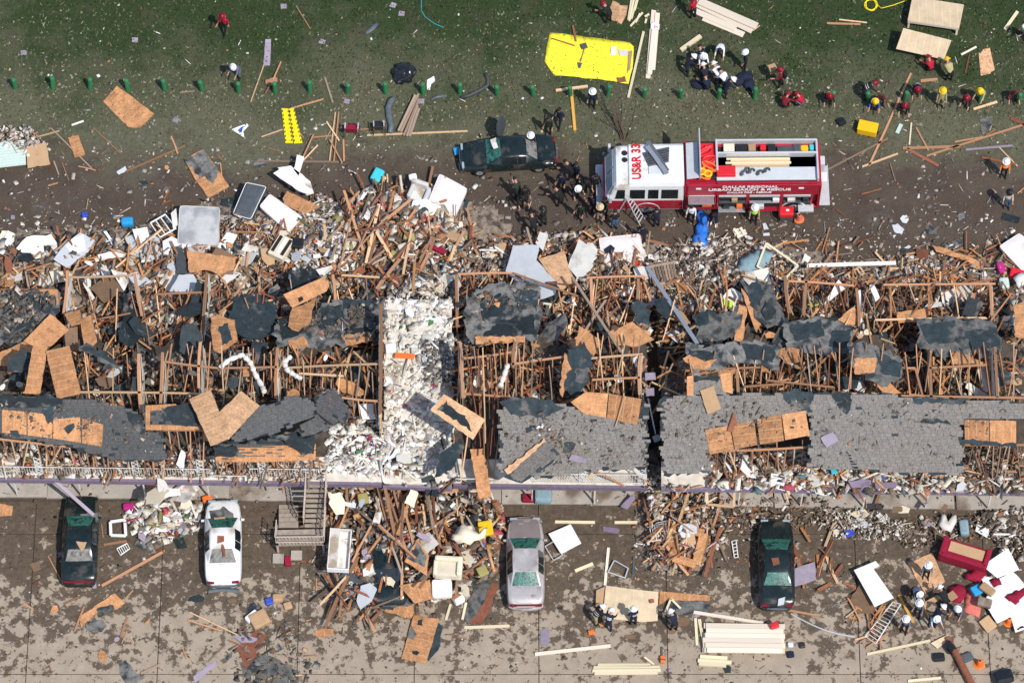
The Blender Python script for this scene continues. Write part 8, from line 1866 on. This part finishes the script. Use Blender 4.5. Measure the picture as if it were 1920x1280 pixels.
for nm, p in (('the rear heap by the lilac board', rect(0, 440, 330, 540)), ('the rear heap by the drawer chest', rect(330, 440, 640, 545)), ('the tall heap behind the breezeway', [(640, 400), (790, 360), (880, 440), (860, 550), (640, 540)]), ('the rear rooms nearest the dark gap', rect(1245, 500, 1520, 650)), ('the rear rooms farthest from the dark gap', rect(1520, 540, 1920, 650))):
 scraps(p, 6, DW, (.9, 1.9), .6, 'wall_board_sheet', 'wall board', 'large pale broken wall board sheet in ' + nm, 'large wall boards in ' + nm)
 scraps(p, 5, FE + ('brown_fabric', 'dark_grey'), (.7, 1.7), .5, 'dark_sheet', 'debris', 'large dark sheet or felt lying in ' + nm, 'large dark sheets in ' + nm)
p = [(622, 930), (900, 920), (930, 1000), (880, 1110), (650, 1120)]
scraps(p, 20, DW, (.3, 1.0), .7, 'wall_board_piece', 'wall board', 'pale broken piece of wall board in the debris fan', 'wall board pieces in the debris fan')
scraps(p, 22, MI + ('cream', 'white_dirty'), (.4, 1.7), .9, 'debris_piece', 'debris', 'brown or coloured broken furnishing piece in the debris fan', 'furnishing pieces in the debris fan')
scraps(p, 12, FE, (.4, 1.1), .6, 'felt_piece', 'roofing felt', 'ragged black felt piece in the debris fan', 'felt pieces in the debris fan')
scraps(rect(1335, 855, 1515, 912), 26, DW, (.35, 1.1), .5, 'wall_board_piece', 'wall board', 'white broken sheet on the gallery below the slatted orange panels', 'white sheets on the gallery below the orange panels')
scraps(rect(1520, 886, 1910, 918), 26, DW + ('purple_paint', 'cardboard'), (.3, .9), .4, 'wall_board_piece', 'wall board', 'broken sheet on the gallery below the widest grey roof', 'broken sheets on the gallery below the widest roof')
scraps(rect(1215, 940, 1350, 1050), 12, MI + ('strand_board',), (.3, .9), .5, 'debris_piece', 'debris', 'broken furnishing piece at the foot of the dark gap', 'furnishing pieces at the foot of the dark gap')
scraps([(722, 575), (846, 575), (846, 880), (722, 880)], 24, ('white_paint', 'white_dirty', 'light_grey', 'drywall'), (.3, .8), .3, 'insulation_piece', 'insulation', 'larger white insulation piece on the breezeway floor', 'insulation pieces on the breezeway')
scraps(rect(285, 910, 390, 990), 12, ('white_dirty', 'drywall', 'cream'), (.4, 1.3), .1, 'paper_sheet', 'paper', 'flat pale sheet on the sidewalk edge between black boxy and white sedans', 'pale sheets between the two sedans')
scraps(rect(1540, 950, 1900, 1000), 14, DW + ('brown_fabric', 'lilac_paint'), (.35, 1.1), .15, 'debris_piece', 'debris', 'flat broken piece in the pale rubble strip along the sidewalk', 'flat pieces in the pale rubble strip', .12)
scraps(rect(225, 955, 345, 1025), 10, DW + ('magenta_cloth', 'lilac_paint'), (.35, .9), .15, 'debris_piece', 'debris', 'broken furnishing piece beside the boxy black sedan', 'furnishing pieces beside the boxy black sedan')
scraps(rect(0, 300, 900, 420), 14, FE + ('lilac_paint', 'light_grey', 'strand_board'), (.25, .7), .02, 'shingle_piece', 'shingle', 'flat shingle or board scrap on the mud track before the heap', 'scraps on the mud track before the heap', .05)
scraps(rect(0, 1000, 620, 1270), 22, ('felt_dusty', 'felt', 'felt_dusty', 'lilac_paint', 'brown_fabric', 'strand_board'), (.25, .8), .02, 'shingle_piece', 'shingle', 'flat shingle or board scrap on the pavement around the two sedans', 'scraps on the pavement around the two sedans', .05)
scraps(rect(1000, 1000, 1600, 1270), 16, ('felt_dusty', 'felt', 'lilac_paint', 'brown_fabric', 'strand_board'), (.25, .6), .02, 'shingle_piece', 'shingle', 'flat shingle or board scrap on the pavement between silver and dark sedans', 'scraps on the pavement between silver and dark sedans', .05)
scraps(rect(1400, 400, 1920, 470), 12, ('felt_dusty', 'light_grey', 'felt'), (.3, .8), .02, 'shingle_piece', 'shingle', 'flat grey shingle scrap on the mud behind the truck', 'shingle scraps on the mud behind the truck', .05)

# ------------------------------------------------------------------ small rubble, one object for each field
S = lambda *a: [lin(*c) for c in a]
PAL = dict(
 mix=S((215, 205, 190), (180, 165, 145), (120, 100, 80), (90, 72, 58), (70, 60, 50), (150, 130, 110), (230, 225, 215), (60, 62, 62), (150, 95, 60), (185, 120, 75), (200, 190, 170), (110, 85, 65)),
 pale=S((235, 230, 220), (220, 212, 198), (205, 195, 178), (190, 178, 160), (240, 238, 232), (170, 155, 135), (120, 105, 90), (215, 200, 185), (150, 150, 150), (200, 185, 185)),
 white=S((245, 244, 240), (238, 235, 225), (228, 222, 208), (215, 208, 192), (205, 200, 190), (190, 180, 165), (248, 247, 243), (240, 234, 218), (222, 216, 204), (240, 238, 230), (170, 165, 158)),
 stone=S((205, 190, 172), (188, 170, 152), (170, 150, 132), (215, 205, 192), (150, 132, 115), (120, 100, 85), (225, 215, 205), (195, 175, 165), (95, 80, 66), (240, 235, 228)),
 dark=S((60, 55, 50), (45, 46, 48), (80, 70, 60), (95, 80, 66), (40, 36, 32), (110, 92, 75), (150, 130, 110), (35, 45, 50), (120, 75, 45), (70, 50, 38), (190, 180, 165)),
 litter=S((220, 215, 205), (195, 190, 180), (160, 150, 138), (130, 115, 95), (100, 95, 92), (85, 80, 78), (175, 125, 85), (150, 105, 70), (240, 240, 238), (120, 110, 118), (200, 185, 150)),
 grit=S((110, 108, 105), (90, 88, 86), (130, 128, 124), (75, 74, 74), (150, 146, 140)),
 mud=S((100, 80, 62), (85, 66, 50), (70, 54, 42), (115, 94, 74), (60, 50, 42), (95, 88, 78), (78, 70, 60)),
 wood=S((190, 120, 70), (165, 98, 55), (205, 145, 95), (140, 82, 48), (120, 75, 48), (215, 165, 115), (175, 110, 65)),
 felt=S((38, 48, 52), (48, 56, 60), (30, 38, 42), (70, 74, 74), (55, 60, 62), (95, 95, 92)),
 colour=S((40, 70, 150), (150, 30, 50), (200, 90, 60), (70, 130, 140), (150, 140, 60), (90, 50, 100), (200, 150, 60), (60, 110, 70), (30, 40, 80), (190, 60, 90)))
FIELDS = []
def chips(poly, n, pals, size, zadd=(.0, .12), flat=.16, zmode='surf', stickp=.2, dull=.28, dens=None, name='rubble'):
 xs, ys = [p[0] for p in poly], [p[1] for p in poly]
 n = int(n * (.8 if name == 'rubble' else .75)); m = int(n * 2.2 * max(1, (max(xs) - min(xs)) * (max(ys) - min(ys)) / max(1, abs(sum(poly[i][0] * poly[(i + 1) % len(poly)][1] - poly[(i + 1) % len(poly)][0] * poly[i][1] for i in range(len(poly))) / 2))))
 px, py = rng.uniform(min(xs), max(xs), m), rng.uniform(min(ys), max(ys), m)
 k = inpoly(px, py, poly); px, py = px[k], py[k]
 if dens == 'clump':
  k = (np.sin(px * .06 + 1.7 * np.sin(py * .05)) * np.cos(py * .075 + 1.3 * np.sin(px * .04)) + rng.normal(0, .5, len(px))) > .1
  px, py = px[k], py[k]
 if dens == 'down':
  k = rng.random(len(px)) < ((py - min(ys)) / (max(ys) - min(ys))) ** 1.2; px, py = px[k], py[k]
 if dens == 'up':
  k = rng.random(len(px)) < (1 - (py - min(ys)) / (max(ys) - min(ys))) ** 1.2; px, py = px[k], py[k]
 px, py = px[:n], py[:n]; N = len(px)
 if isinstance(zmode, (int, float)): Z = np.full(N, float(zmode))
 elif zmode == 'roof': Z = (1555.2 - py) / 135.8 + .03
 else:
  x0, y0 = PA(px, py, 0.0); z1 = surf(x0, y0); x1, y1 = PA(px, py, z1); Z = surf(x1, y1)
 Z = Z + rng.uniform(*zadd, N) ** 1.0
 Xw, Yw = PA(px, py, Z)
 s = size[0] * .8 + (size[1] - size[0]) * rng.random(N) ** 4.0
 pal = []; wts = []; wd = []
 for nm, w_ in pals: pal += PAL[nm]; wts += [w_ * (.5 if nm == 'wood' else 1) / len(PAL[nm])] * len(PAL[nm]); wd += [nm == 'wood'] * len(PAL[nm])
 wts = np.array(wts) / sum(wts); ci = rng.choice(len(pal), N, p=wts)
 st = (rng.random(N) < stickp) | (np.array(wd)[ci] & (rng.random(N) < .8))
 sx, sy, sz = s * rng.uniform(.6, 1.2, N), s * rng.uniform(.4, .9, N), s * flat * rng.uniform(.3, 1, N)
 sx = np.where(st, s * 2.4, sx); sy = np.where(st, s * .22, sy); sz = np.where(st, s * .15, sz)
 base = np.array([(-1, -1, -1), (1, -1, -1), (1, 1, -1), (-1, 1, -1), (-1, -1, 1), (1, -1, 1), (1, 1, 1), (-1, 1, 1)], float) * .5
 V = base[None] + rng.normal(0, .09, (N, 8, 3))
 V *= np.stack([sx, sy, sz], -1)[:, None]
 a, t1, t2 = rng.uniform(0, 6.283, N), rng.normal(0, .35 if dull > .1 else .16, N), rng.normal(0, .35 if dull > .1 else .16, N)
 if zmode == 'surf' and zadd[1] < .03: t1 *= .3; t2 *= .3
 def rot(V, i, j, a):
  c, s_ = np.cos(a)[:, None], np.sin(a)[:, None]; x, y = V[..., i].copy(), V[..., j].copy()
  V[..., i] = c * x - s_ * y; V[..., j] = s_ * x + c * y
 rot(V, 1, 2, t1); rot(V, 0, 2, t2); rot(V, 0, 1, a)
 V += np.stack([Xw, Yw, Z + np.maximum(sz, .01) * .5], -1)[:, None]
 F = np.array([(4, 5, 6, 7), (0, 1, 5, 4), (1, 2, 6, 5), (2, 3, 7, 6), (3, 0, 4, 7)])
 Fq = (np.arange(N)[:, None, None] * 8 + F[None]).reshape(-1, 4)
 col = (np.array(pal)[ci] * (1 - dull) + np.array([.24, .2, .16]) * dull) * rng.uniform(.8, 1.1, N)[:, None]
 npmesh(name, V.reshape(-1, 3), Fq, ['rubble_tint'], np.repeat(col, 5, 0), 'stuff')

# rear heap, from the mud up to the rear wall
chips(rect(-10, 425, 340, 560), 3200, [('mix', 5), ('dark', 4), ('wood', 3), ('pale', 2), ('felt', 2)], (.05, .5), (0, .35), dens='down')
chips([(330, 400), (450, 400), (640, 420), (640, 560), (330, 560)], 4200, [('pale', 6), ('mix', 4), ('wood', 3), ('dark', 2), ('colour', .3)], (.05, .45), (0, .35))
chips([(500, 400), (600, 360), (660, 400), (690, 500), (560, 510)], 1800, [('white', 5), ('pale', 5), ('mix', 2), ('wood', 1.5), ('colour', .5)], (.05, .35), (0, .3))
chips([(620, 400), (700, 350), (800, 350), (880, 440), (960, 470), (960, 540), (620, 540)], 5200, [('pale', 4), ('mix', 5), ('wood', 4), ('colour', .8), ('dark', 3), ('white', 2)], (.05, .6), (0, .5))
chips([(940, 440), (1130, 430), (1240, 500), (1240, 560), (940, 560)], 2600, [('mix', 5), ('pale', 3), ('wood', 3), ('dark', 3)], (.05, .45), (0, .35))
chips([(1225, 470), (1310, 440), (1420, 450), (1500, 500), (1500, 600), (1225, 600)], 4000, [('stone', 6), ('pale', 4), ('dark', 2), ('mix', 3), ('mud', 4)], (.05, .36), (0, .25), flat=.4)
chips([(1480, 490), (1920, 470), (1920, 600), (1480, 600)], 4800, [('stone', 5), ('mix', 5), ('dark', 5), ('wood', 2), ('pale', 2), ('colour', .3)], (.05, .4), (0, .3), dens='down')
chips([(1700, 480), (1790, 490), (1780, 540), (1690, 540)], 900, [('stone', 6), ('white', 2)], (.05, .3), (0, .25))
# rooms; dark tints weighted up to stand for the shade in the voids
for p, n, pals in [(rect(-10, 560, 260, 690), 2200, [('dark', 7), ('mix', 4), ('wood', 4), ('felt', 4), ('pale', 1)]), (rect(260, 540, 400, 650), 2000, [('white', 5), ('pale', 5), ('dark', 4), ('mix', 3), ('wood', 2)]), (rect(395, 545, 530, 660), 1600, [('pale', 4), ('dark', 4), ('felt', 5), ('mix', 4)]), (rect(520, 520, 720, 650), 2000, [('mix', 4), ('wood', 4), ('dark', 3), ('pale', 3), ('felt', 3)]),
                   (rect(855, 510, 1100, 650), 2400, [('mix', 4), ('pale', 4), ('wood', 3), ('dark', 3), ('white', 2)]), (rect(1100, 520, 1215, 660), 1800, [('mix', 4), ('dark', 5), ('wood', 4), ('pale', 3)]), (rect(1240, 550, 1500, 660), 2200, [('mix', 3), ('stone', 2), ('dark', 9), ('wood', 3), ('felt', 2)]), (rect(1500, 540, 1920, 650), 3600, [('mix', 3), ('stone', 2), ('dark', 10), ('wood', 3), ('felt', 3)]),
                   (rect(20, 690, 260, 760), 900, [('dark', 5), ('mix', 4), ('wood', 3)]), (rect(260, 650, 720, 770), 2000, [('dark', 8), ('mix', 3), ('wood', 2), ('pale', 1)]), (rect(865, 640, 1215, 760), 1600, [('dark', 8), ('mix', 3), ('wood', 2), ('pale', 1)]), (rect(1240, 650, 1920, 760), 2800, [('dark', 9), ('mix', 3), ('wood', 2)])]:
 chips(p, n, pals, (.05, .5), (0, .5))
# pale boards showing between the studs on the gallery side
chips(rect(0, 835, 400, 895), 1400, [('dark', 4), ('mix', 4), ('white', 3), ('wood', 3), ('colour', .5)], (.06, .5), (0, .3), zmode=2.5)
chips(rect(400, 860, 610, 900), 500, [('mix', 4), ('wood', 4), ('white', 2), ('dark', 3)], (.06, .4), (0, .3), zmode=2.5)
# breezeway insulation
chips([(722, 560), (848, 560), (848, 800), (722, 800)], 1900, [('white', 8), ('pale', 2), ('colour', .25)], (.04, .46), (0, .03), flat=.12, stickp=.1, dull=.1, zmode=2.46)
chips([(615, 800), (700, 770), (720, 790), (850, 790), (852, 890), (720, 895), (615, 885)], 2500, [('white', 8), ('pale', 3), ('colour', .4), ('dark', .3)], (.04, .46), (0, .05), flat=.12, stickp=.1, zmode=2.5, dull=.1)
chips([(790, 640), (846, 640), (846, 730), (800, 720)], 700, [('grit', 4), ('white', 3)] + [('colour', .3)], (.06, .34), (.1, .4), flat=.3, stickp=.03)
chips([(730, 540), (850, 500), (850, 565), (725, 570)], 900, [('white', 5), ('pale', 3), ('mix', 3), ('dark', 1)], (.06, .5), (0, .5))
# debris fan
chips([(612, 910), (900, 905), (945, 960), (930, 1060), (860, 1120), (640, 1140), (612, 1000)], 5600, [('mix', 5), ('wood', 6), ('pale', 3), ('dark', 4), ('white', 2), ('colour', .7), ('felt', 2)], (.05, .6), (0, .5))
chips([(560, 1040), (960, 1040), (1000, 1230), (620, 1240)], 1500, [('mud', 6), ('mix', 3), ('wood', 3), ('felt', 2)], (.03, .22), (0, .02), dens='up')
# foot of the dark gap
chips([(1205, 900), (1345, 920), (1370, 1000), (1320, 1060), (1215, 1060)], 2400, [('stone', 5), ('wood', 4), ('mix', 3), ('dark', 3), ('pale', 3), ('colour', .3)], (.05, .4), (0, .4))
chips(rect(1216, 870, 1240, 960), 500, [('stone', 6), ('pale', 4), ('dark', 2)], (.06, .3), (0, .3))
chips([(1330, 935), (1560, 935), (1560, 985), (1350, 1000)], 1100, [('stone', 2), ('mix', 4), ('wood', 3), ('mud', 6)], (.04, .32), (0, .12))
# cluttered gallery under the widest roof
chips([(1330, 845), (1515, 840), (1520, 915), (1330, 912)], 1700, [('white', 5), ('mix', 4), ('wood', 4), ('dark', 3), ('colour', .7)], (.06, .55), (0, .5), zmode=2.5)
chips(rect(1510, 882, 1920, 922), 1500, [('white', 4), ('mix', 4), ('wood', 3), ('dark', 3), ('colour', .4)], (.06, .5), (0, .35), zmode=2.5)
chips(rect(1810, 836, 1920, 910), 700, [('dark', 5), ('wood', 4), ('white', 1.5), ('mix', 3)], (.06, .5), (0, .5), zmode=2.5)
# white rubble fields on the parking lot
chips([(1535, 950), (1640, 955), (1720, 990), (1700, 1010), (1560, 1010)], 1300, [('white', 4), ('stone', 8), ('pale', 3), ('mud', 2)], (.04, .24), (0, .2))
chips([(1640, 975), (1920, 960), (1920, 1000), (1700, 1030)], 1300, [('stone', 3), ('mix', 4), ('mud', 7), ('dark', 2)], (.04, .28), (0, .15))
chips([(285, 905), (395, 905), (400, 990), (250, 1000), (230, 960)], 420, [('white', 8), ('pale', 5), ('stone', 2)], (.05, .6), (0, .03), dull=.1)
chips([(225, 960), (345, 950), (355, 1000), (270, 1030)], 420, [('white', 3), ('colour', 1.4), ('grit', 2), ('mix', 2)], (.06, .6), (0, .15))
chips([(1190, 960), (1470, 960), (1500, 1060), (1180, 1090)], 1300, [('mix', 4), ('litter', 4), ('mud', 4)], (.03, .2), (0, .02))
chips([(1840, 960), (1925, 950), (1925, 1050), (1880, 1040)], 700, [('dark', 5), ('white', 2), ('mix', 3)], (.06, .5), (0, .3))
# pile at the metal roofing
chips([(-5, 235), (60, 240), (85, 270), (60, 300), (0, 270)], 420, [('stone', 6), ('pale', 4), ('wood', 1)], (.08, .3), (0, .2), flat=.5)
chips([(440, 1170), (530, 1160), (600, 1250), (560, 1290), (440, 1290)], 700, [('mud', 5), ('grit', 4), ('wood', 3), ('felt', 3)], (.04, .4), (0, .05), name='litter')
# roofs: dust, moss and felt crumbs
for p in ([(1240, 750), (1520, 745), (1510, 800), (1335, 880), (1246, 885)], [(1522, 745), (1920, 755), (1800, 885), (1520, 875)], [(938, 770), (1212, 770), (1212, 875), (960, 890)], [(0, 745), (270, 790), (310, 850), (0, 815)]):
 chips(p, 650, [('grit', 5), ('mud', 6), ('felt', .7), ('litter', 1)], (.03, .22), (0, .02), zmode='roof', dens='clump')
chips([(1010, 770), (1060, 800), (1080, 850), (1040, 870), (1000, 820)], 420, [('mud', 4), ('grit', 4), ('wood', 1), ('stone', 1)], (.03, .2), (0, .03), zmode='roof')
for p in ([(1280, 645), (1455, 648), (1455, 688), (1300, 695)], [(1468, 604), (1598, 612), (1596, 655), (1480, 652)], [(1720, 606), (1870, 605), (1870, 665), (1725, 645)], [(0, 545), (110, 545), (50, 640), (0, 640)], [(515, 600), (720, 562), (720, 635), (520, 640)], [(875, 556), (1010, 532), (1010, 636), (880, 640)]):
 chips(p, 800, [('grit', 3), ('mix', 3), ('felt', 5), ('mud', 3)], (.04, .36), (0, .06), zmode=3.0, dens='clump')
# litter on lawn and track
chips(rect(-10, -10, 1930, 170), 1300, [('litter', 7), ('white', 1.5), ('felt', 1), ('wood', .3)], (.02, .17), (0, .02), stickp=.22, name='litter')
chips(rect(-10, 150, 1930, 300), 1900, [('litter', 7), ('stone', 2), ('felt', 1), ('wood', .4), ('grit', 2)], (.02, .2), (0, .02), stickp=.25, name='litter')
chips(rect(-10, 270, 1930, 470), 5600, [('litter', 5), ('stone', 4), ('grit', 5), ('wood', .5), ('felt', 1), ('mud', 6)], (.02, .2), (0, .02), stickp=.2, name='litter')
chips(rect(-10, 300, 1930, 470), 1600, [('grit', 5), ('stone', 3), ('pale', 2)], (.03, .3), (0, .02), dens='clump', name='litter')
chips(rect(-10, 370, 900, 460), 1400, [('stone', 5), ('mix', 4), ('wood', 2), ('white', 1)], (.03, .28), (0, .06), dens='down', name='litter')
chips(rect(1280, 400, 1930, 500), 1600, [('stone', 6), ('mix', 3), ('grit', 3)], (.03, .26), (0, .05), dens='down', name='litter')
# parking lot: clods of mud and litter
chips(rect(-10, 940, 1930, 1290), 3600, [('mud', 8), ('grit', 1.5), ('felt', 1)], (.02, .16), (0, .015), dens='clump', stickp=.05, name='litter')
chips(rect(-10, 940, 1930, 1110), 2400, [('mud', 6), ('litter', 4), ('grit', 2), ('felt', 1), ('wood', 1)], (.02, .18), (0, .015), name='litter')
chips(rect(-10, 1080, 1930, 1290), 1100, [('litter', 4), ('mud', 4), ('wood', 1), ('felt', 1)], (.02, .13), (0, .015), name='litter')
chips(rect(-10, 905, 1930, 940), 700, [('mud', 4), ('litter', 5), ('stone', 2)], (.02, .2), (0, .02), zmode=.16, name='litter')

# ------------------------------------------------------------------ grass
n = 24000
px, py = rng.uniform(-30, 1950, n), rng.uniform(-40, 330, n)
k = rng.random(n) < np.clip((330 - py) / 130, 0, 1) ** 1.5; px, py = px[k], py[k]; N = len(px)
x, y = PA(px, py, 0.0)
a = rng.uniform(0, 6.283, N); h = rng.uniform(.05, .15, N); w_ = rng.uniform(.03, .09, N)
lx, ly = rng.normal(0, .06, N), rng.normal(0, .06, N)
V = np.stack([np.stack([x - np.cos(a) * w_, y - np.sin(a) * w_, np.zeros(N)], -1), np.stack([x + np.cos(a) * w_, y + np.sin(a) * w_, np.zeros(N)], -1), np.stack([x + lx, y + ly, h], -1)], 1).reshape(-1, 3)
f = np.clip((py - 20 + 60 * np.sin(px * .006 + 2 * np.sin(py * .02))) / 230 + rng.normal(0, .2, N), 0, 1)[:, None]
col = (1 - f) * np.array([.055, .085, .034]) + f * np.array([.22, .21, .14]); col *= rng.uniform(.6, 1.35, N)[:, None]
npmesh('grass', V, np.arange(3 * N).reshape(-1, 3), ['rubble_tint'], col, 'stuff')
